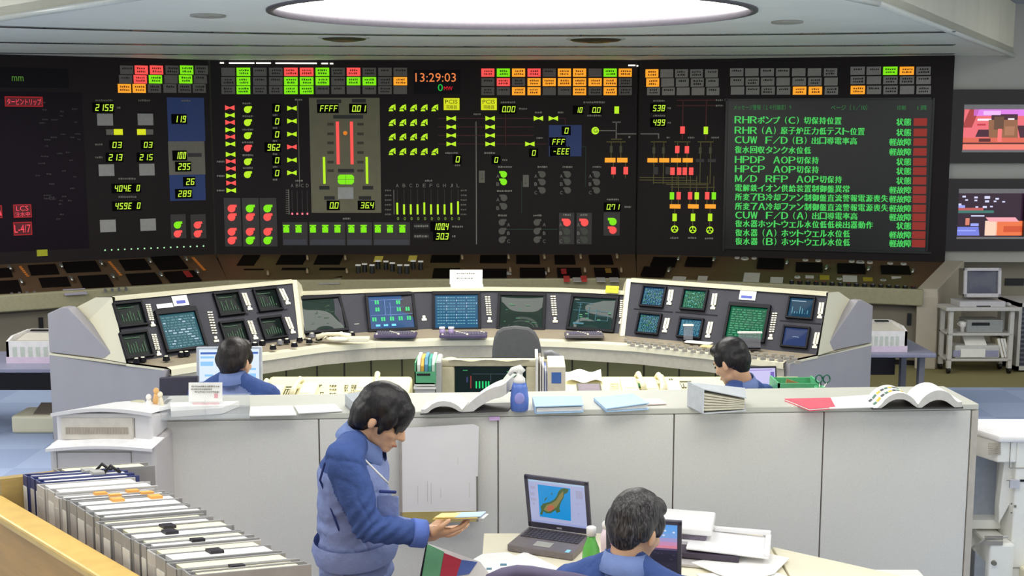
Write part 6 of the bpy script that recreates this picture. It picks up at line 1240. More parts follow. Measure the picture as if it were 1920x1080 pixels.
for k in range(23):
    th = [.052, .034, .03, .05, .055][k % 5] if k > 4 else (.05, .034, .034, .036, .06)[k]
    cov = NAVY if 1 <= k <= 3 else (BGR if rb.random() < .75 else BGR2); nm = 'navy' if 1 <= k <= 3 else ('grey' if cov is BGR else 'pale grey')
    h = ZBT-1.072 + rb.uniform(-.006, .004); wd = .262 + rb.uniform(-.006, .006)
    o = rs0+rd*(pos+.005)+wdv*(rb.uniform(-.004, .012)+(.095 if k == 0 else 0)); pos += th+.004
    tt = thing('ring_binder', f'{nm} ring binder, {ORD[k]} in the bookcase row counted from the laser printer', 'binder', V((o.x, o.y, 1.07)), group='ring binders in the bookcase')
    T = rd*th; c = V((0, 0, 1.071)); tk = rd*.004
    mb = MB(); mb.obox(o+c, wdv*wd, tk, (0, 0, h), cov); mb.obox(o+c+T-tk, wdv*wd, tk, (0, 0, h), cov); mb.obox(o+c, wdv*.004, T, (0, 0, h), cov); mb.build('cover', tt, bevel=.0015)
    pg = PAPER if 0 < k < 4 else (YP if rb.random() < .7 else PAPER); mb = MB(); dz = h-.002-(rb.random()*.003)
    mb.obox(o+c+tk*1.4+wdv*.02, wdv*(wd*(.9+.06*rb.random())-.02), T-tk*2.8, (0, 0, dz), pg); mb.build('page_block', tt)
    if k >= 1:
        mb = MB(); cl = [mat('spine_label_white', (230, 228, 224), .6), mat('spine_label_blue', (70, 130, 200), .5), mat('spine_label_yellow', (220, 206, 120), .6), mat('spine_label_green', (70, 170, 120), .5)]
        mb.obox(o+c-wdv*.002+T*.15+V((0, 0, h*.15)), wdv*.002, T*.7, (0, 0, h*.75), cl[0] if k % 2 else BGR2); mb.obox(o+c-wdv*.0035+T*.15+V((0, 0, h*.2)), wdv*.002, T*.7, (0, 0, h*.25), cl[1+k % 3]); mb.build('spine_label', tt)
    if k in (6, 7, 8, 14, 15, 17, 19, 21):
        mb = MB()
        for i in range(2 if k < 12 else 1): mb.obox(o+c+V((0, 0, dz))+wdv*(wd*(.35+.3*i+.1*rb.random()))+tk, wdv*.03, T*.5, (0, 0, .007), mat('tab_orange', (240, 176, 90), .6) if k < 9 else mat('clip_black', (40, 34, 44), .4))
        mb.build('page_tab' if k < 9 else 'binder_clip', tt)
    if k in (1, 2):
        mb = MB(); mb.obox(o+c+V((0, 0, dz))+wdv*wd*.60, wdv*.03, T, (0, 0, .01), GREYPL); mb.tube([o+c+V((0, 0, dz))+wdv*wd*.72+T*.5, o+c+V((0, 0, dz+.022))+wdv*wd*.80+T*.5, o+c+V((0, 0, dz))+wdv*wd*.90+T*.5], .005, BLACK); mb.build('ring_mechanism', tt)

# ------------------------------------------------------------------ copier at the right edge
Yq = 5.15; t = thing('photocopier', 'white multi-part copier standing past the right end of the partition', 'copier', (at(1880, 900, Yq).x, Yq+.3, 0))
q = Plane((0, Yq, 0), (1, 0, 0), (0, 0, 1)); zr = lambda py: at(0, py, Yq).z; xr = lambda px: at(px, 920, Yq).x
CW = mat('copier_body', (240, 239, 233), .4, var=.02)
zt = W(1860, 818, Yq-.12).z; mb = MB(); mb.ext([(xr(1818), Yq+.04, zt-.03), (xr(1848), Yq-.12, zt-.03), (xr(1960), Yq-.12, zt-.03), (xr(1960), Yq+.20, zt-.03), (xr(1826), Yq+.20, zt-.03)], (0, 0, .03), mat('copier_bright', (246, 244, 244), .35)); mb.build('top_cover', t, bevel=.01)
mb = MB(); mb.ext([(xr(1850), Yq-.10, zr(856)), (xr(1884), Yq-.10, zr(856)), (xr(1884), Yq+.18, zr(856)), (xr(1822), Yq+.18, zr(856)), (xr(1822), Yq+.04, zr(856))], (0, 0, zt-.031-zr(856)), CW); mb.build('head_block', t, bevel=.006)
mb = MB(); q2 = Plane((0, Yq-.10, 0), (1, 0, 0), (0, 0, 1))
for k in range(7): q2.prect(mb, 1853, 830+k*3.4, 1876, 831.6+k*3.4, mat('vent_taupe', (170, 158, 144), .6), 0, .004)
mb.build('vent_grille', t)
mb = MB(); mb.obox((xr(1884), Yq-.10, 0), (.6, 0, 0), (0, .28, 0), (0, 0, zt-.031), CW); mb.build('main_case', t, bevel=.008)
mb = MB(); q2.prect(mb, 1893, 826, 1893.8, 877, GREYP, 0, .003); q2.prect(mb, 1893, 877, 1920, 877.8, GREYP, 0, .003); q2.prect(mb, 1887, 900, 1920, 900.8, GREYP, 0, .003); q2.prect(mb, 1884.5, 1064, 1884.5+30, 1065, GREYP, 0, .003); mb.build('panel_seam', t)
for px, py, w_, h_, nm, m in ((1892, 899, 18, 15, 'latch', mat('latch_grey', (196, 196, 206), .4)), (1912, 899, 14, 4, 'slot', BLACK), (1901, 947, 4, 4, 'screw', GREYP), (1895, 943, 2.5, 2.5, 'screw', GREYP), (1897, 1020, 3, 3, 'screw', GREYP), (1895, 960, 2.5, 2.5, 'screw', GREYP)):
    mb = MB(); q2.prect(mb, px, py, px+w_, py+h_, m, 0, .012 if nm == 'latch' else .004); mb.build(nm, t)
mb = MB(); mb.obox((xr(1818), Yq+.02, zr(985)), (.012, 0, 0), (0, .10, 0), (0, 0, zr(845)-zr(985)), CW); mb.ext([(xr(1818), Yq+.02, zr(978)), (xr(1884), Yq+.02, zr(978)), (xr(1884), Yq+.02, zr(995)), (xr(1822), Yq+.02, zr(995))], (0, .10, 0), CW); mb.build('tray_frame', t, bevel=.004)
mb = MB(); mb.obox((xr(1820), Yq+.10, zr(978)), (xr(1886)-xr(1820), 0, 0), (0, .01, 0), (0, 0, zr(850)-zr(978)), mat('cavity_blue', (176, 182, 196), .5)); mb.build('cavity_back', t)
mb = MB(); mb.ext([(xr(1866), Yq-.06, zr(975)), (xr(1886), Yq-.06, zr(935)), (xr(1886), Yq-.06, zr(855)), (xr(1870), Yq-.06, zr(856)), (xr(1864), Yq-.06, zr(940))], (0, .05, 0), CW); mb.build('guide_arm', t, bevel=.005)
mb = MB(); mb.obox((xr(1838), Yq-.14, 0), (xr(1884)-xr(1838), 0, 0), (0, .4, 0), (0, 0, zr(1000)), CW); mb.build('lower_unit', t, bevel=.012)
q3 = Plane((0, Yq-.14, 0), (1, 0, 0), (0, 0, 1)); mb = MB()
for k in range(3): q3.prect(mb, 1846, 1005+k*3, 1880, 1006.6+k*3, mat('vent_grey2', (130, 124, 120), .6), 0, .004)
q3.prect(mb, 1846, 1015, 1880, 1022, mat('slot_grey', (150, 144, 140), .5), 0, .003); mb.build('lower_vent', t)  # plain grey strip under the vent slots
mb = MB(); a = q3.hit(1863, 1055); mb.cyl(q3.pt(*a), q3.pt(*a, .012), .012, .010, GREYP, 14); mb.build('knob', t)
mb = MB(); mb.tube([(xr(1822), Yq-.05, zr(1080)), (xr(1820), Yq-.05, zr(1020)), (xr(1838), Yq-.1, zr(995)), (xr(1872), Yq-.13, zr(988))], .006, GREYPL); mb.build('cable', t)
mb = MB(); mb.ext([(xr(1818), Yq-.1, zr(1080)), (xr(1862), Yq-.1, zr(1085)), (xr(1840), Yq-.1, zr(1040)), (xr(1818), Yq-.1, zr(1020))], (0, .2, 0), mat('wedge_slate', (150, 154, 160), .5)); mb.build('side_wedge', t)
mb = MB(); mb.obox((xr(1900), Yq-.24, zr(1090)), (.3, 0, 0), (0, .14, 0), (0, 0, zr(1044)-zr(1090)), CREAM); mb.build('bypass_tray', t, bevel=.01)

# ------------------------------------------------------------------ desks in the foreground
ZD = 0.72; DT = mat('desk_ivory', (240, 232, 206), .45, scale=5, var=.03)
t = thing('front_desk', 'ivory desk with two laptops in front of the partition', 'desk', (.45, 4.2, 0))
mb = MB(); mb.ext([V((-.115, 4.62, ZD-.03)), V((1.02, 4.62, ZD-.03)), V((1.02, 3.80, ZD-.03)), V((-.115, 3.80, ZD-.03))], (0, 0, .03), DT); mb.build('desktop', t, bevel=.004)
for x in (-.09, .96):
    for y in (3.86, 4.56): mb = MB(); mb.box((x, y, (ZD-.03)/2), (.045, .045, ZD-.032), GUN); mb.build('leg', t)
t = thing('corner_desk', 'cream desk running off to the right of the printer in the foreground', 'desk', (1.4, 3.8, 0)); dA = G(1470, 1045, ZD); dd = V((.80, -.60, 0)); dn = V((-.60, -.80, 0)); dA = V((1.04, 4.47, 0))
mb = MB(); mb.ext([(1.03, 4.47, ZD-.032), (2.0, 3.75, ZD-.032), (1.62, 3.24, ZD-.032), (1.03, 3.66, ZD-.032)], (0, 0, .03), DT); mb.build('desktop', t, bevel=.004)
for p in (V((1.08, 4.36, 0)), V((1.92, 3.74, 0)), V((1.62, 3.32, 0)), V((1.08, 3.70, 0))): mb = MB(); mb.box((p.x, p.y, .343), (.045, .045, .684), GUN); mb.build('leg', t)
p = G(1660, 1080, .66); t = thing('small_device', 'small white device at the bottom right in front of the partition', 'device', (p.x, p.y, .0)); mb = MB(); mb.obox((p.x-.13, p.y, 0), (.28, 0, 0), (0, .07, 0), (0, 0, .66), CW); mb.build('case', t, bevel=.006); mb = MB(); mb.obox((p.x-.10, p.y+.02, .66), (.05, .01, 0), (0, .03, 0), (0, 0, .004), GUN); mb.build('connector', t)
# laptops
def laptop(name, lab, hl, hr, depth, hgt, tilt, scrm, deckm, draw, frame=.016):
    hl, hr = V(hl), V(hr); u = (hr-hl).normalized(); n = V((u.y, -u.x, 0)); n = n if n.y < 0 else -n; L = (hr-hl).length
    t = thing(name, lab, 'laptop', (hl+hr)/2, group='laptops on the front desk')
    mb = MB(); mb.ext([hl, hr, hr+n*depth, hl+n*depth], (0, 0, .028), deckm); mb.build('base', t, bevel=.004)
    mb = MB(); z = V((0, 0, .0285)); km = mat('laptop_keys', (74, 70, 76), .5)
    for j in range(5):
        for i in range(14): o = hl+z+u*(L*(.05+.9*i/14))+n*(.02+.021*j); mb.obox(o, u*(L*.055), n*.017, (0, 0, .003), km)
    mb.build('keys', t)
    mb = MB(); o = hl+z+u*L*.36+n*(depth*.66); mb.obox(o, u*L*.26, n*depth*.24, (0, 0, .001), mat('touchpad', (176, 172, 160), .35)); mb.build('touchpad', t)
    mb = MB(); mb.obox(hl+z+u*L*.88+n*(depth*.86), u*L*.06, n*.03, (0, 0, .001), mat('sticker_sky', (160, 220, 240), .5)); mb.build('sticker', t)
    v = (V((0, 0, 1))*math.cos(tilt)-n*math.sin(tilt)); pl = Plane(hl+V((0, 0, .03)), u, v); lt = mat('laptop_lid', (74, 70, 84), .4)
    o0 = pl.o.dot(pl.u)*0
    mb = MB(); pl.shape(mb, [(0, 0), (L, 0), (L, hgt), (0, hgt)], -.010, 0, lt)
    for r in ((0, 0, L, .026), (0, hgt-frame, L, hgt), (0, 0, frame, hgt), (L-frame, 0, L, hgt)): pl.plate(mb, r, 0, .004, lt)
    mb.build('lid', t, bevel=.003)
    mb = MB(); pl.plate(mb, (frame, .026, L-frame, hgt-frame), 0, .002, scrm); draw(mb, pl, frame, .026, L-frame, hgt-frame); mb.build('screen', t)
    mb = MB(); pl.plate(mb, (L*.46, .008, L*.54, .015), .004, .0045, SILV); mb.build('badge', t); return t
def draw_map(mb, pl, a0, b0, a1, b1):
    w_, H = a1-a0, b1-b0; P2 = lambda x, y: (a0+w_*x, b0+H*y)
    E = lambda n_, c: mat('map_'+n_, (10, 10, 10), .3, emit=c)
    pl.shape(mb, [P2(.16, .14), P2(.72, .13), P2(.75, .90), P2(.17, .90)], .002, .0024, E('sea', (28, 140, 206)))
    land = [(.17, .20), (.20, .30), (.19, .38), (.24, .46), (.32, .50), (.38, .53), (.45, .60), (.50, .68), (.53, .78), (.58, .86), (.64, .89), (.72, .88), (.70, .80), (.64, .75), (.62, .66), (.58, .58), (.55, .50), (.53, .40), (.54, .32), (.47, .28), (.46, .34), (.42, .31), (.36, .25), (.28, .24), (.24, .28), (.20, .18)]
    pl.shape(mb, [P2(x, y) for x, y in land], .0024, .003, E('land', (70, 96, 60)))
    pl.shape(mb, [P2(x, y) for x, y in ((.24, .32), (.30, .44), (.40, .50), (.48, .58), (.55, .72), (.62, .82), (.62, .70), (.55, .56), (.48, .42), (.42, .36), (.32, .28))], .003, .0034, E('upland', (134, 124, 76)))
    pl.shape(mb, [P2(x, y) for x, y in ((.30, .33), (.34, .44), (.42, .46), (.44, .38), (.36, .30))], .0034, .0038, E('ridge', (176, 100, 74)))
    pl.shape(mb, [P2(x, y) for x, y in ((.26, .52), (.29, .60), (.33, .63), (.29, .55))], .0024, .003, E('land', (70, 96, 60))); pl.shape(mb, [P2(x, y) for x, y in ((.40, .70), (.42, .70), (.425, .74), (.405, .735))], .0024, .003, E('land', (70, 96, 60)))
    for x, y, x1, y1 in ((.03, .78, .12, .85), (.02, .62, .10, .70), (.02, .50, .12, .57), (.05, .40, .09, .46), (.84, .68, .96, .86), (.82, .56, .95, .57), (.84, .52, .87, .54), (.85, .30, .88, .34)): pl.plate(mb, (*P2(x, y), *P2(x1, y1)), .002, .0026, E('button', (160, 160, 190)))
    pl.plate(mb, (*P2(0, 0), *P2(1, .05)), .002, .0026, E('taskbar', (150, 160, 206))); pl.plate(mb, (*P2(0, .96), *P2(1, 1)), .002, .0026, E('title', (170, 196, 220)))
def draw_sunset(mb, pl, a0, b0, a1, b1):
    H = b1-b0; E = lambda n_, c: mat('sky_'+n_, (10, 10, 10), .3, emit=c); cs = [(46, 44, 60), (40, 38, 54), (44, 42, 62), (90, 76, 110), (214, 130, 150), (196, 140, 180), (160, 150, 200), (120, 160, 220), (104, 160, 226), (96, 160, 230)]
    ys = [0, .2, .38, .46, .50, .56, .64, .72, .82, .9, 1]
    for k, c in enumerate(cs): pl.plate(mb, (a0, b0+H*ys[k], a1, b0+H*ys[k+1]), .002, .0026, E(str(k), c))
    for x, y in ((.80, .86), (.93, .83), (.78, .76)): pl.plate(mb, (a0+(a1-a0)*x, b0+H*y, a0+(a1-a0)*(x+.035), b0+H*(y+.03)), .0026, .003, E('icon', (210, 220, 240)))
    rr = random.Random(5)
    for k in range(24): x = rr.random(); y = rr.random()*.4; pl.plate(mb, (a0+(a1-a0)*x*.95, b0+H*y, a0+(a1-a0)*(x*.95+.03), b0+H*(y+.02)), .0026, .003, E('grain', (62, 58, 78)))
zl = ZD+.002
laptop('laptop', 'open laptop showing a coloured coastline map on the front desk', (.068, 4.69-.075, zl), (.318, 4.585-.075, zl), .225, .235, -.22, mat('laptop_screen', (20, 20, 20), .3, emit=(166, 172, 208)), mat('laptop_grey', (120, 112, 112), .4), draw_map)
laptop('laptop', 'open laptop with a sunset picture beside the grey-haired seated man', (.345, 4.10, zl), (.610, 4.05, zl), .21, .235, -.22, mat('laptop_screen_dark', (20, 20, 24), .3, emit=(40, 40, 56)), mat('laptop_slate', (60, 58, 70), .4), draw_sunset)
# bottle
p = V((.275, 4.02, ZD)); p = G(1113, 1090, ZD+.02); p = V((.285, 4.06, ZD)); t = thing('drink_bottle', 'green tea bottle with a white cap on the front desk', 'bottle', p); gb = mat('tea_green', (110, 196, 90), .12, alpha=.9)
k_ = p; MB().lathe(k_, [(.030, 0), (.033, .01), (.033, .10), (.030, .14), (.016, .175), (.014, .19)], gb, 20).build('body', t); MB().lathe(k_+V((0, 0, .19)), [(.018, 0), (.018, .028), (.015, .031)], WHITE, 18).build('cap', t)
t = thing('wrapper', 'small crumpled pink wrapper behind the green bottle', 'wrapper', G(1135, 1005, .87)); p = V((.36, 4.30, ZD)); mb = MB(); mb.lathe(p, [(.02, 0), (.024, .1), (.014, .13)], mat('wrap_pink', (236, 214, 222), .6), 12); mb.build('body', t); mb = MB(); mb.ell(p+V((0, 0, .145)), (.02, .018, .018), WHITE, n=9, k=6); mb.build('cap', t)
# white printer with its trays
t = thing('scanner_printer', 'white flat-topped printer with open trays at the right of the front desk', 'printer', (.80, 4.42, ZD)); SW = mat('scanner_white', (244, 242, 242), .35, var=.02)
c0 = V((.735, 4.34, ZD)); ux = V((.97, -.24, 0)).normalized(); uy = V((.24, .97, 0)).normalized()
def bb(a, b, z, la, lb, h, m, nm, bev=.006, sl=0.0):
    mb = MB(); mb.obox(c0+ux*a+uy*b+V((0, 0, z)), ux*la+V((0, 0, sl)), uy*lb, (0, 0, h), m); return mb.build(nm, t, bevel=bev)
bb(-.22, .02, .003, .25, .21, .055, SW, 'body'); bb(-.21, .025, .058, .22, .20, .022, mat('scanner_gap', (120, 110, 126), .5), 'scan_unit'); bb(-.23, .015, .080, .26, .22, .030, SW, 'lid', .008)
bb(-.06, -.06, .048, .31, .23, .010, SW, 'output_tray', .004, -.012); bb(.23, -.06, .044, .022, .23, .016, SW, 'tray_lip', .005); bb(.03, .15, .056, .22, .02, .018, SW, 'tray_side', .004)
bb(-.20, -.07, .018, .34, .12, .022, mat('toner_black', (64, 54, 70), .4), 'front_opening', .004); bb(-.24, -.12, .002, .40, .12, .012, mat('tray_dull', (196, 190, 186), .4), 'paper_tray', .003)
# papers on the desks
def dsheet(lab, quad, z, m=PAPER, th=.004, grp='loose papers on the front desks', curl=0.0):
    ps = [G(x, y, z) for x, y in quad]; c = sum(ps, V((0, 0, 0)))/len(ps); t = thing('paper_sheet', lab, 'paper', c, group=grp); mb = MB(); mb.ext(ps, (0, 0, th), m); mb.build('sheet', t); return t, ps
dsheet('large white sheet curling over the corner of the front desks at the right', ((1296, 1056), (1390, 1095), (1452, 1076), (1480, 1048), (1413, 1033)), ZD+.012)
dsheet('white sheet at the bottom edge under the large curling sheet', ((1305, 1078), (1390, 1120), (1530, 1100), (1440, 1070)), ZD+.004)
tt, ps = dsheet('white printed paper in front of the map laptop', ((850, 1072), (905, 1040), (952, 1037), (1046, 1078), (1010, 1110), (880, 1110)), ZD+.008)
mb = MB(); dpn = Plane(V((0, 0, ZD+.012)), (1, 0, 0), (0, 1, 0)); dpn.prect(mb, 894, 1071, 912, 1073.5, mat('print_grey', (150, 160, 180), .7), 0, .001); dpn.prect(mb, 912, 1065, 922, 1068.5, mat('print_teal', (90, 130, 150), .7), 0, .001); dpn.prect(mb, 938, 1057, 950, 1061, mat('print_teal', (90, 130, 150), .7), 0, .001); mb.build('printing', tt)
dsheet('second white paper behind the printed paper on the front desk', ((944, 1052), (985, 1036), (1056, 1070), (1030, 1084)), ZD+.003)
# folder with coloured dividers
t = thing('divider_folder', 'open folder with green, red and blue dividers at the desk corner', 'folder', G(850, 1060, ZD)); Y1 = 4.0
tp = Plane(at(840, 1080, Y1), (1, -.35, -.10), (.0, .55, .8)); mb = MB(); q_ = lambda x, y: tp.hit(x, y)
tp.shape(mb, [q_(*p) for p in ((788, 1090), (801, 1018), (900, 1053), (930, 1092))], -.012, -.002, PAPER); mb.build('pages', t)
for nm, pts, c in (('green_divider', ((788, 1090), (801, 1020), (833, 1035), (823, 1090)), (110, 176, 130)), ('red_divider', ((824, 1090), (833, 1037), (866, 1050), (852, 1094)), (196, 50, 72)), ('blue_divider', ((856, 1080), (866, 1050), (895, 1054), (880, 1076)), (90, 116, 190))):
    mb = MB(); tp.shape(mb, [q_(*p) for p in pts], 0, .003, mat('divider_'+nm, c, .6)); mb.build(nm, t)
mb = MB(); tp.shape(mb, [q_(*p) for p in ((786, 1092), (800, 1018), (802, 1018), (790, 1092))], -.012, .006, BLACK); mb.build('spine_edge', t)
# chair back of the seated man
t = thing('desk_chair', 'dark violet-grey chair back at the bottom edge beside the seated man', 'chair', (.02, 3.35, 0)); c = at(1000, 1062, 3.30); PVM = mat('chair_violet', (96, 88, 116), .7)
mb = MB(); N = 10; pts = []
for i in range(N+1): x = -.13+.42*i/N; pts.append(V((c.x-.0+x, 3.30+.02*math.sin(i), c.z-.022-.30*abs((i/N)-.32)**2.2)))
mb.tube(pts, .022, PVM, 12); mb.ext([p+V((0, -.015, 0)) for p in pts]+[V((pts[-1].x, 3.285, .62)), V((pts[0].x, 3.285, .62))], (0, .03, 0), PVM); mb.build('backrest', t)
mb = MB(); mb.box((c.x-.02, 3.06, .44), (.44, .42, .07), PVM); mb.build('seat', t, bevel=.02)
mb = MB(); mb.cyl((c.x-.02, 3.06, .0), (c.x-.02, 3.06, .42), .03, .03, GUN); mb.cyl((c.x-.02, 3.06, 0), (c.x-.02, 3.06, .03), .22, .2, BLACK); mb.obox((c.x+.0, 3.27, .42), (.06, 0, 0), (0, .03, 0), (0, 0, .25), BLACK); mb.build('post', t)
# ------------------------------------------------------------------ people
def skinmat(): return mat('skin', (222, 174, 138), .5, var=.05, scale=20)
SKIN = skinmat()
def hairmat(name, rgb, tip, grey=0.0):
    if name in _M: return _M[name]
    m = mat(name, rgb, .42, var=.0, spec=.4); nt = m.node_tree; b = nt.nodes['Principled BSDF']
    tc = nt.nodes.new('ShaderNodeTexCoord'); mp = nt.nodes.new('ShaderNodeMapping'); mp.inputs['Scale'].default_value = (170, 170, 16); nt.links.new(tc.outputs['Object'], mp.inputs['Vector'])
    n = nt.nodes.new('ShaderNodeTexNoise'); n.inputs['Scale'].default_value = 1.0; n.inputs['Detail'].default_value = 3; n.inputs['Distortion'].default_value = .8; nt.links.new(mp.outputs['Vector'], n.inputs['Vector'])
    mx = nt.nodes.new('ShaderNodeMix'); mx.data_type = 'RGBA'; r = nt.nodes.new('ShaderNodeMapRange'); r.inputs['From Min'].default_value = .45-grey*.1; r.inputs['From Max'].default_value = .75; nt.links.new(n.outputs['Fac'], r.inputs['Value'])
    nt.links.new(r.outputs['Result'], mx.inputs['Factor']); mx.inputs['A'].default_value = lin(rgb); mx.inputs['B'].default_value = lin(tip); nt.links.new(mx.outputs['Result'], b.inputs['Base Color'])
    bp = nt.nodes.new('ShaderNodeBump'); bp.inputs['Strength'].default_value = .35; bp.inputs['Distance'].default_value = .003; nt.links.new(n.outputs['Fac'], bp.inputs['Height']); nt.links.new(bp.outputs['Normal'], b.inputs['Normal'])
    return m
HAIR1 = hairmat('hair_black', (14, 11, 13), (40, 32, 32)); HAIR2 = hairmat('hair_dark_brown', (24, 18, 18), (60, 46, 40)); HAIR3 = hairmat('hair_salt_pepper', (24, 21, 22), (100, 95, 95), .25)
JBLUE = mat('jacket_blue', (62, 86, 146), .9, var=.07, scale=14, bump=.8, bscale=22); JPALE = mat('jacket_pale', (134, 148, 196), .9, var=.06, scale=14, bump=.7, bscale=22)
JTRIM = mat('jacket_trim', (40, 56, 120), .8); TROU = mat('trouser_blue_grey', (112, 124, 166), .85, var=.06, scale=14, bump=.5, bscale=18); COLLAR = mat('collar_pale', (112, 132, 184), .8, bump=.3, bscale=30); SHOE = mat('shoe_black', (30, 28, 30), .4); LIP = mat('lip', (172, 96, 84), .5); EYE = mat('eye_dark', (30, 20, 18), .3)

def blob(prims, vox, smooth=6, name='b'):
    mb = MB()
    for p in prims:
        if p[0] == 'e': mb.ell(p[1], p[2], SKIN, p[3] if len(p) > 3 else None, 20, 12)
        else:
            _, a, b, r0, r1 = p; mb.ell(a, (r0,)*3, SKIN, None, 14, 8); mb.ell(b, (r1,)*3, SKIN, None, 14, 8); mb.cyl(a, b, r0, r1, SKIN, 16)
    me = bpy.data.meshes.new('t'); me.from_pydata([tuple(v) for v in mb.v], [], mb.f); o = bpy.data.objects.new('t', me); COL.objects.link(o)
    r = o.modifiers.new('r', 'REMESH'); r.mode = 'VOXEL'; r.voxel_size = vox; r.adaptivity = 0
    s = o.modifiers.new('s', 'SMOOTH'); s.iterations = smooth; s.factor = .5
    bpy.context.view_layer.update(); dg = bpy.context.evaluated_depsgraph_get(); ev = o.evaluated_get(dg); m = ev.to_mesh()
    vs = [V(v.co) for v in m.vertices]; fs = [tuple(p.vertices) for p in m.polygons]
    ev.to_mesh_clear(); bpy.data.objects.remove(o); bpy.data.meshes.remove(me)
    return vs, fs
def skin_part(name, vs, fs, parent, matf, label=None, noise=None, wr=()):
    mb = MB(); mb.v = [v.copy() for v in vs]
    if noise:
        import mathutils.noise as mn
        amp, sc, fold = noise
        nv = [V((0, 0, 0)) for _ in vs]
        if fold:
            for f in fs:
                n_ = (vs[f[1]]-vs[f[0]]).cross(vs[f[2]]-vs[f[0]])
                for i in f: nv[i] += n_
        for k, v in enumerate(mb.v):
            o_ = vs[k]; v += V((mn.noise(o_*sc), mn.noise(o_*sc+V((7, 3, 1))), mn.noise(o_*sc+V((2, 9, 4)))))*amp
            if fold and nv[k].length > 0:   # cloth creases: sharp valleys along wandering lines
                q = V((o_.x*7, o_.y*7, o_.z*5)); r_ = 1-abs(mn.noise(q+V((mn.noise(o_*6), mn.noise(o_*6+V((4, 4, 4))), 0))*1.5))
                dz_ = r_**12*.004*fold
                for c_, a_, sg, A_, L_ in wr:
                    e_ = o_-c_; g_ = math.exp(-(e_.length/sg)**2)
                    if g_ > .02: dz_ += A_*g_*(.5+.5*math.sin(6.283*e_.dot(a_)/L_+4.0*mn.noise(o_*9)))
                v -= nv[k].normalized()*dz_
    for f in fs:
        c = sum((vs[i] for i in f), V((0, 0, 0)))/len(f); mb.f.append(list(f)); mb.m.append(mb.mi(matf(c) if callable(matf) else matf)); mb.sm.append(True)
    return mb.build(name, parent, label=label)
class Frame:
    def __init__(s, o, fwd, up=(0, 0, 1)):
        s.o = V(o); s.f = V(fwd).normalized(); u = V(up); s.r = s.f.cross(u).normalized(); s.u = s.r.cross(s.f)
        s.R = Matrix((s.r, s.f, s.u)).transposed()
    def p(s, r, f, u): return s.o+s.r*r+s.f*f+s.u*u
    def loc(s, w):
        d = w-s.o; return d.dot(s.r), d.dot(s.f), d.dot(s.u)
    def e(s, r, f, u, rr, rf, ru): return ('e', s.p(r, f, u), (rr, rf, ru), s.R)
def head_prims(h, k=1.0):
    P = []
    def e(r, f, u, a, b, c): P.append(h.e(r*k, f*k, u*k, a*k, b*k, c*k))
    e(0, -.012, .012, .076, .094, .092); e(0, .035, -.035, .066, .062, .078); e(0, .030, -.085, .052, .056, .042); e(0, .066, -.112, .026, .026, .020)
    e(0, .080, .004, .050, .020, .016); e(.034, .070, -.045, .024, .022, .022); e(-.034, .070, -.045, .024, .022, .022)
    P.append(('c', h.p(0, .092*k, -.012*k), h.p(0, .112*k, -.048*k), .009*k, .013*k)); e(.011, .098, -.052, .009, .010, .008); e(-.011, .098, -.052, .009, .010, .008)
    e(0, .090, -.082, .024, .013, .007); e(0, .086, -.095, .022, .013, .007)
    for s in (-1, 1): P.append(h.e(s*.077*k, -.008*k, -.034*k, .009*k, .017*k, .029*k))
    return P
def face_parts(t, h, k=1.0, body=None):
    for s in (-1, 1):
        mb = MB(); mb.ell(h.p(s*.031*k, .088*k, -.020*k), (.014*k, .006*k, .006*k), EYE, h.R, 12, 8); mb.build('eye', t)
        mb = MB(); mb.tube([h.p(s*.014*k, .099*k, .000*k), h.p(s*.032*k, .095*k, .004*k), h.p(s*.050*k, .080*k, -.002*k)], [.003*k, .0045*k, .002*k], HAIR1, 6); mb.build('eyebrow', t)
    mb = MB(); mb.tube([h.p(-.022*k, .095*k, -.088*k), h.p(0, .104*k, -.087*k), h.p(.022*k, .095*k, -.088*k)], [.002*k, .0045*k, .002*k], LIP, 6); mb.build('lips', t)
def hand_prims(w, d, palm, k=1.0, curl=.5, side=1):
    """w wrist, d direction of the palm, palm normal, side +1: thumb along d x palm"""
    d = V(d).normalized(); n = V(palm); n = (n-d*n.dot(d)).normalized(); s = d.cross(n)*side
    P = [('e', w+d*.045*k, (.040*k, .050*k, .016*k), Matrix((s, d, n)).transposed()), ('c', w-d*.02*k, w+d*.02*k, .026*k, .026*k)]
    for i, L in enumerate((.070, .080, .074, .058)):
        b = w+d*.085*k+s*(.029-.0195*i)*k; P0 = b; dd = d
        a = curl*.5+i*.05
        for j, f in enumerate((.45, .32, .23)):
            dd = (dd*math.cos(a)+n*math.sin(a)).normalized(); q = P0+dd*L*f*k; nn_ = (n-dd*n.dot(dd)); P.append(('c', P0, q, (.0092-.0009*j)*k, (.0085-.0009*j)*k)); P0 = q
            n_ = n; a = curl*.8
        n_ = n
    tb = w+d*.022*k+s*.032*k; t1 = tb+(d*.6+s*.55+n*.35).normalized()*.042*k; t2 = t1+(d*.85+s*.05+n*.5).normalized()*.032*k; P += [('c', tb, t1, .014*k, .011*k), ('c', t1, t2, .011*k, .008*k)]
    return P
def limb(a, b, c, r): return [('c', a, b, r[0], r[1]), ('c', b, c, r[1], r[2])]

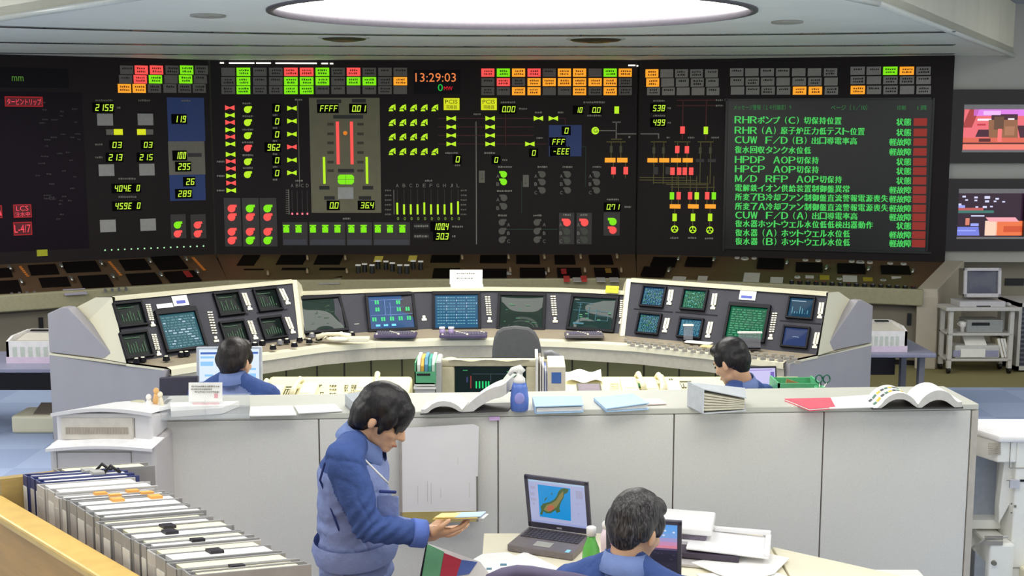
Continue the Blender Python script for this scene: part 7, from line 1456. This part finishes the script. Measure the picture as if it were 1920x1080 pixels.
def collar(t, nb, axis, r, m, fwd, h=.034):
    mb = MB(); ax = V(axis).normalized(); f = V(fwd); f = (f-ax*f.dot(ax)).normalized(); s = f.cross(ax); rings = []; N = 28
    for (rr, z) in ((r*1.06, -.045), (r*.90, h), (r*.95, h+.003), (r*1.22, -.022), (r*1.22, -.034)):
        ring = []
        for i in range(N+1):
            a = .32+(2*math.pi-.64)*i/N; op = 1.0+.25*max(0, math.cos(a)); ring.append(nb+(f*math.cos(a)*op*1.05+s*math.sin(a))*rr+ax*(z-.028*max(0, math.cos(a))))
        rings.append(ring)
    n = N+1; vs = [p for q in rings for p in q]; mb.add(vs, [(j*n+i, j*n+i+1, (j+1)*n+i+1, (j+1)*n+i) for j in range(len(rings)-1) for i in range(N)], m, True)
    return mb.build('collar', t, label='pale turned-down collar')

def figure(lab, base, face, body_f, H, J, hair, hairm, hk=1.0, jmat=None, shoulder_r=.075, chest=(.175, .115), seated=True, vox=.0065, mouth=True, hands=None, hairnoise=(.0022, 34, 0)):
    """H head frame; J joints: chest, belly, pelvis, sL sR eL eR wL wR, hipL hipR kneeL kneeR ankL ankR, neck"""
    t = thing('person', lab, 'person', base); B = Frame(J['chest'], body_f); R = B.R
    body = head_prims(H, hk)
    nk0 = H.p(0, -.022*hk, -.075*hk); body += [('c', nk0, J['neck'], .050*hk, .056*hk)]
    cw, cdp = chest
    tor = [('e', J['chest'], (cw, cdp*.96, .15), R), ('e', J['chest'].lerp(J['belly'], .5), (cw*.97, cdp, .13), R), ('e', J['belly'].lerp(J['pelvis'], .5), (cw*.96, cdp, .13), R), ('e', J['belly'], (cw*.96, cdp, .14), R), ('e', J['pelvis'], (cw*.95, cdp*1.0, .13), R), ('c', J['neck'], J['sL'], .055, shoulder_r*.86), ('c', J['neck'], J['sR'], .055, shoulder_r*.86)]
    arms = limb(J['sL'], J['eL'], J['wL'], (shoulder_r, .055, .040))+limb(J['sR'], J['eR'], J['wR'], (shoulder_r, .055, .040))
    legs = limb(J['hipL'], J['kneeL'], J['ankL'], (.088, .062, .045))+limb(J['hipR'], J['kneeR'], J['ankR'], (.088, .062, .045))
    def shrink(P, d): return [(p[0], p[1], tuple(max(.015, x-d) for x in p[2]), p[3]) if p[0] == 'e' else (p[0], p[1], p[2], max(.018, p[3]-d), max(.018, p[4]-d)) for p in P]
    body += shrink(tor, .022)+shrink(arms, .020)+shrink(legs, .018)
    for s in 'LR':
        hd = hands[s] if hands else None; w = J['w'+s]; d = (w-J['e'+s]).normalized()
        body += hand_prims(w+d*.01, hd[0] if hd else d, hd[1] if hd else (0, 0, -1), 1.0, hd[2] if hd else .5, hd[3] if hd else (1 if s == 'L' else -1))
    vs, fs = blob(body, .0052, 3); skin_part('body', vs, fs, t, SKIN)
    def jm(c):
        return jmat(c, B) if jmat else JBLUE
    vs, fs = blob(tor+arms, vox*1.3, 8)
    # keep the jacket open at neck, below the hem and past the cuffs
    hem = J.get('hem')
    keep = []
    for f_ in fs:
        c = sum((vs[i] for i in f_), V((0, 0, 0)))/4
        if any((c-J['w'+s]).dot((J['w'+s]-J['e'+s]).normalized()) > -.004 and (c-J['w'+s]).length < .10 for s in 'LR'): continue
        if (c-J['neck']-(J['neck']-nk0).normalized()*-.03).length < .044: continue
        keep.append(f_)
    wr = []
    for s in 'LR':
        d_ = (J['w'+s]-J['s'+s]).normalized(); wr += [(J['e'+s], d_, .085, .011, .036), (J['s'+s]+(J['e'+s]-J['s'+s])*.25, (d_+V((0, 0, .6))).normalized(), .09, .006, .05), (J['w'+s], d_, .08, .007, .030)]
    wr += [(J['pelvis']+V((0, 0, .10)), V((0, .25, 1)).normalized(), .17, .009, .055), (J['chest']+V((0, 0, -.05)), V((.5, .3, .8)).normalized(), .14, .005, .07)]
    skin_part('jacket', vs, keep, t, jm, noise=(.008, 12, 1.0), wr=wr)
    vs, fs = blob(legs+[('e', J['pelvis'], (cw*.93, cdp*.97, .135), R)], .011, 6); 
    skin_part('trousers', vs, fs, t, TROU, noise=(.006, 14, .8))
    for s in 'LR':
        d = V(body_f); d.z = 0; d.normalize(); mb = MB(); a = J['ank'+s]; mb.ell(V((a.x, a.y, .05))+d*.06, (.045, .13, .05), SHOE, Frame((0, 0, 0), d).R); mb.build('shoe', t)
    vs, fs = blob(hair(H, hk), .0048, 9); skin_part('hair', vs, fs, t, hairm, noise=hairnoise)
    if face: face_parts(t, H, hk)
    ax = (nk0-J['neck']).normalized(); ax = (ax+V((0, 0, .9))).normalized(); collar(t, J['neck']+ax*(.006+J.get('cu', 0.0))+V(body_f)*J.get('cf', 0.0), ax, J.get('cr', .066), COLLAR, body_f, .022)
    return t, B
def short_hair(h, k):
    P = [h.e(0, -.014*k, .022*k, .082*k, .102*k, .094*k), h.e(0, -.050*k, -.016*k, .072*k, .062*k, .072*k), h.e(0, .050*k, .062*k, .062*k, .050*k, .040*k), h.e(0, -.056*k, -.064*k, .052*k, .034*k, .034*k)]
    for s in (-1, 1): P += [h.e(s*.070*k, .030*k, .008*k, .014*k, .026*k, .040*k), h.e(s*.072*k, -.040*k, -.010*k, .014*k, .034*k, .044*k)]
    return P
def bowl_hair(h, k):
    P = [h.e(0, -.010*k, .026*k, .092*k, .112*k, .098*k), h.e(0, -.058*k, -.025*k, .084*k, .068*k, .090*k), h.e(0, -.072*k, -.085*k, .064*k, .040*k, .040*k), h.e(0, .070*k, .040*k, .066*k, .040*k, .050*k), h.e(0, .088*k, .012*k, .052*k, .020*k, .036*k)]
    for s in (-1, 1): P += [h.e(s*.074*k, .042*k, .006*k, .016*k, .034*k, .046*k), h.e(s*.076*k, .034*k, -.036*k, .010*k, .014*k, .030*k), h.e(s*.074*k, -.052*k, -.030*k, .018*k, .034*k, .056*k)]
    rr = random.Random(2)
    for i in range(9): x = -.052+.013*i; P.append(('c', h.p(x*k, (.092-.3*abs(x)*abs(x)*20)*k, .02*k), h.p((x*.95+rr.uniform(-.006, .006))*k, (.101-.3*abs(x)*abs(x)*20)*k, (-.022-rr.random()*.016)*k), .010*k, .004*k))
    for i in range(8): x = -.055+.0155*i; P.append(('c', h.p(x*k, -.085*k, -.08*k), h.p(x*.9*k, -.078*k, (-.118-rr.random()*.014)*k), .012*k, .004*k))
    return P
def J_at(px, py, Y): return W(px, py, Y)

# 1. standing man reading papers
Y = 3.95; k1 = .89
hd = Frame(J_at(720, 775, Y), V((.80, -.20, -.44)), V((.50, 0, .87)))
j = dict(cf=.016, cr=.070, cu=.016, chest=J_at(664, 900, Y+.02), belly=J_at(664, 975, Y+.02), pelvis=J_at(668, 1060, Y+.02), neck=J_at(668, 826, Y+.01), sR=J_at(646, 862, Y-.165), sL=J_at(662, 860, Y+.20), eR=J_at(690, 990, Y-.20), wR=J_at(796, 1001, Y-.13), eL=J_at(690, 985, Y+.24), wL=J_at(792, 996, Y+.17))
p = j['pelvis']; 
for s, dy in (('R', -.095), ('L', .095)):
    j['hip'+s] = p+V((.0, dy, -.03)); j['knee'+s] = p+V((.03, dy*1.05, -.43)); j['ank'+s] = V((p.x-.01, p.y+dy*1.05, .075))
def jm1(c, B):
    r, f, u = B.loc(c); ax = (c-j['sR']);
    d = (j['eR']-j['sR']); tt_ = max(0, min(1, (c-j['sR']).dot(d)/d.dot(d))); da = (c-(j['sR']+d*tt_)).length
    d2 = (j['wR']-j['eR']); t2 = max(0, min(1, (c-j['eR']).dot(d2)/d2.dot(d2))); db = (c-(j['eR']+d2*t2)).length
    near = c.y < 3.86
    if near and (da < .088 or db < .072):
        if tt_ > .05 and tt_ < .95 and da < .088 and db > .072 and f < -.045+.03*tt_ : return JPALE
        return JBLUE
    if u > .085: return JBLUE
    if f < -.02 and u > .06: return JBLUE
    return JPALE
hands = {'R': (V((.97, .10, .10)), V((-.1, .35, .90)), .42, 1), 'L': (V((.97, -.05, .0)), V((0, -.15, .97)), .28, -1)}
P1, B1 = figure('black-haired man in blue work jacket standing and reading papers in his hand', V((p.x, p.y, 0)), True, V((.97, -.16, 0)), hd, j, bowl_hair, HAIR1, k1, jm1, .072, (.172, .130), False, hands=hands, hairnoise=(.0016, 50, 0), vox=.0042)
mb = MB(); q = j['pelvis']+V((0, 0, .075)); R1 = B1.R
def ring_(c, a, b, z, n=28): return [c+R1 @ V((a*math.cos(2*math.pi*i/n), b*math.sin(2*math.pi*i/n), z)) for i in range(n)]
A, Bb, C_ = ring_(q, .182, .142, .035), ring_(q, .190, .150, .0), ring_(q, .178, .138, -.04); n = 28
mb.add(A+Bb+C_, [(s*n+i, s*n+(i+1) % n, (s+1)*n+(i+1) % n, (s+1)*n+i) for s in (0, 1) for i in range(n)], JPALE, True); mb.build('waistband', P1)
mb = MB(); pts = [W(x, y, yy) for x, y, yy in ((668, 838, 3.83), (684, 862, 3.795), (700, 878, 3.80), (716, 894, 3.80), (728, 906, 3.81))]; mb.tube(pts, .0035, mat('lanyard_white', (236, 232, 226), .6), 6); mb.build('lanyard', P1)
mb = MB(); o = W(727, 922, 3.80); mb.box(o, (.06, .012, .010), JTRIM, Matrix.Rotation(-.15, 3, 'Z')); mb.box(o+V((.0, .004, -.07)), (.075, .008, .11), JPALE, Matrix.Rotation(-.15, 3, 'Z')); mb.build('chest_pocket', P1, bevel=.004)
mb = MB(); d = (j['wR']-j['eR']).normalized(); mb.lathe(j['wR']-d*.05, [(.046, 0), (.049, .006), (.048, .05), (.040, .052)], mat('cuff_blue', (92, 118, 196), .8, bump=.3, bscale=40), 20, ax=d); mb.build('cuff', P1)
mb = MB(); mb.tube([W(x, y, yy) for x, y, yy in ((609, 868, 3.78), (600, 900, 3.84), (612, 930, 3.84), (626, 968, 3.82), (640, 1005, 3.82))], .004, JTRIM, 6); mb.build('piping', P1)
# papers in the hand
wr = j['wR']; t = thing('paper_booklet', 'open papers with a yellow and a blue sheet held by the standing man', 'paper', wr+V((.14, .05, .0)))
hc = W(845, 986, 3.84); ux = V((.985, -.06, .05)).normalized(); uy = V((.06, .94, -.24)).normalized(); hc = hc+V((0, 0, .023))
def pap(a, b, la, lb, z, m, nm):
    mb = MB(); mb.obox(hc+ux*a+uy*b+V((0, 0, z)), ux*la, uy*lb, (0, 0, .003), m); mb.build(nm, t)
pap(-.055, -.05, .15, .21, .004, mat('paper_buff', (240, 210, 120), .7), 'yellow_sheet'); pap(.0, -.04, .105, .22, .008, mat('paper_pale_blue', (190, 214, 244), .7), 'blue_sheet'); pap(-.02, -.03, .135, .20, .0, PAPER, 'white_sheet'); pap(-.05, -.045, .07, .2, .009, mat('paper_buff2', (250, 226, 150), .7), 'yellow_flap')

def seated(px, py, Y, bf, ztop, drop=.46, sh=.168, lean=.06, kneelen=.40, arms='desk', side=1.0, dn=None):
    c = J_at(px, py, Y); f = V(bf).normalized(); r = f.cross(V((0, 0, 1))); J = {}
    J['neck'] = c; J['chest'] = c+V((0, 0, -.20))-f*.005; J['belly'] = c+V((0, 0, -.36))-f*lean*.8; J['pelvis'] = c+V((0, 0, -.52))-f*lean*1.2
    zs = J['pelvis'].z
    for s, q in (('L', -1), ('R', 1)):
        J['s'+s] = c+r*q*sh+V((0, 0, -.105)); J['e'+s] = J['s'+s]+r*q*.04+f*.10+V((0, 0, -.26)); J['w'+s] = J['e'+s]+f*.22-r*q*.06+V((0, 0, .05))
        J['hip'+s] = J['pelvis']+r*q*.095+V((0, 0, -.03)); J['knee'+s] = J['hip'+s]+f*kneelen+V((0, 0, .02)); k = J['knee'+s]; J['ank'+s] = V((k.x, k.y, .075))
    return J
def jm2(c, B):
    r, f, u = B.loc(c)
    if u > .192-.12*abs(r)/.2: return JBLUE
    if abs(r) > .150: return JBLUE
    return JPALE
def stool(lab, J, f, m):
    p = J['pelvis']; f = V(f).normalized(); t = thing('operator_chair', lab, 'chair', V((p.x, p.y, 0)), group='chairs under the seated men'); z = p.z-.145
    R = Frame((0, 0, 0), f).R; mb = MB(); mb.box(V((p.x, p.y, z-.03))+f*.06, (.46, .46, .06), m, R); mb.build('seat', t, bevel=.02)
    mb = MB(); mb.box(V((p.x, p.y, z+.20))-f*.215, (.40, .04, .28), m, R); mb.build('backrest', t, bevel=.015); mb = MB(); mb.box(V((p.x, p.y, z+.03))-f*.235, (.05, .02, .2), BLACK, R); mb.cyl((p.x, p.y, .04), (p.x, p.y, z-.06), .03, .03, GUN); mb.build('post', t)
    for k in range(5):
        a = k*2*math.pi/5+.3; mb = MB(); mb.tube([V((p.x, p.y, .06)), V((p.x+.28*math.cos(a), p.y+.28*math.sin(a), .03))], [.03, .02], BLACK); mb.build('leg', t)
# 2. left operator from behind
f2 = V((.12, .99, 0)); j2 = seated(437, 706, 5.92, f2, 1.2); h2 = Frame(J_at(441, 671, 5.95), V((.30, .92, -.16)))
figure('seated operator seen from behind in front of the bright flat monitor', V((j2['pelvis'].x, j2['pelvis'].y, 0)), True, f2, h2, j2, short_hair, HAIR2, .98, jm2, .078, (.18, .12)); stool('chair under the left seated operator', j2, f2, CH)
# 3. right operator turned to the left
f3 = V((-.62, .78, 0)); j3 = seated(1392, 716, 6.12, f3, 1.2, lean=.14); h3 = Frame(J_at(1370, 672, 6.12), V((-.62, .66, -.42)), V((-.30, .28, .9)))
figure('seated operator with black hair bending towards the left over the cream desk', V((j3['pelvis'].x, j3['pelvis'].y, 0)), True, f3, h3, j3, short_hair, HAIR1, 1.0, jm2, .076, (.17, .12)); stool('chair under the right seated operator', j3, f3, CH)
# 4. grey-haired man in the foreground
f4 = V((.30, .95, 0)); j4 = seated(1172, 1052, 3.42, f4, 1.3, lean=.10); h4 = Frame(J_at(1194, 980, 3.46), V((.62, .70, -.34)), V((.25, .2, .94)))
figure('seated man with greying black hair in the foreground, seen from behind', V((j4['pelvis'].x, j4['pelvis'].y, 0)), True, f4, h4, j4, short_hair, HAIR3, .93, jm2, .080, (.18, .125)); stool('chair under the grey-haired seated man', j4, f4, PVM)
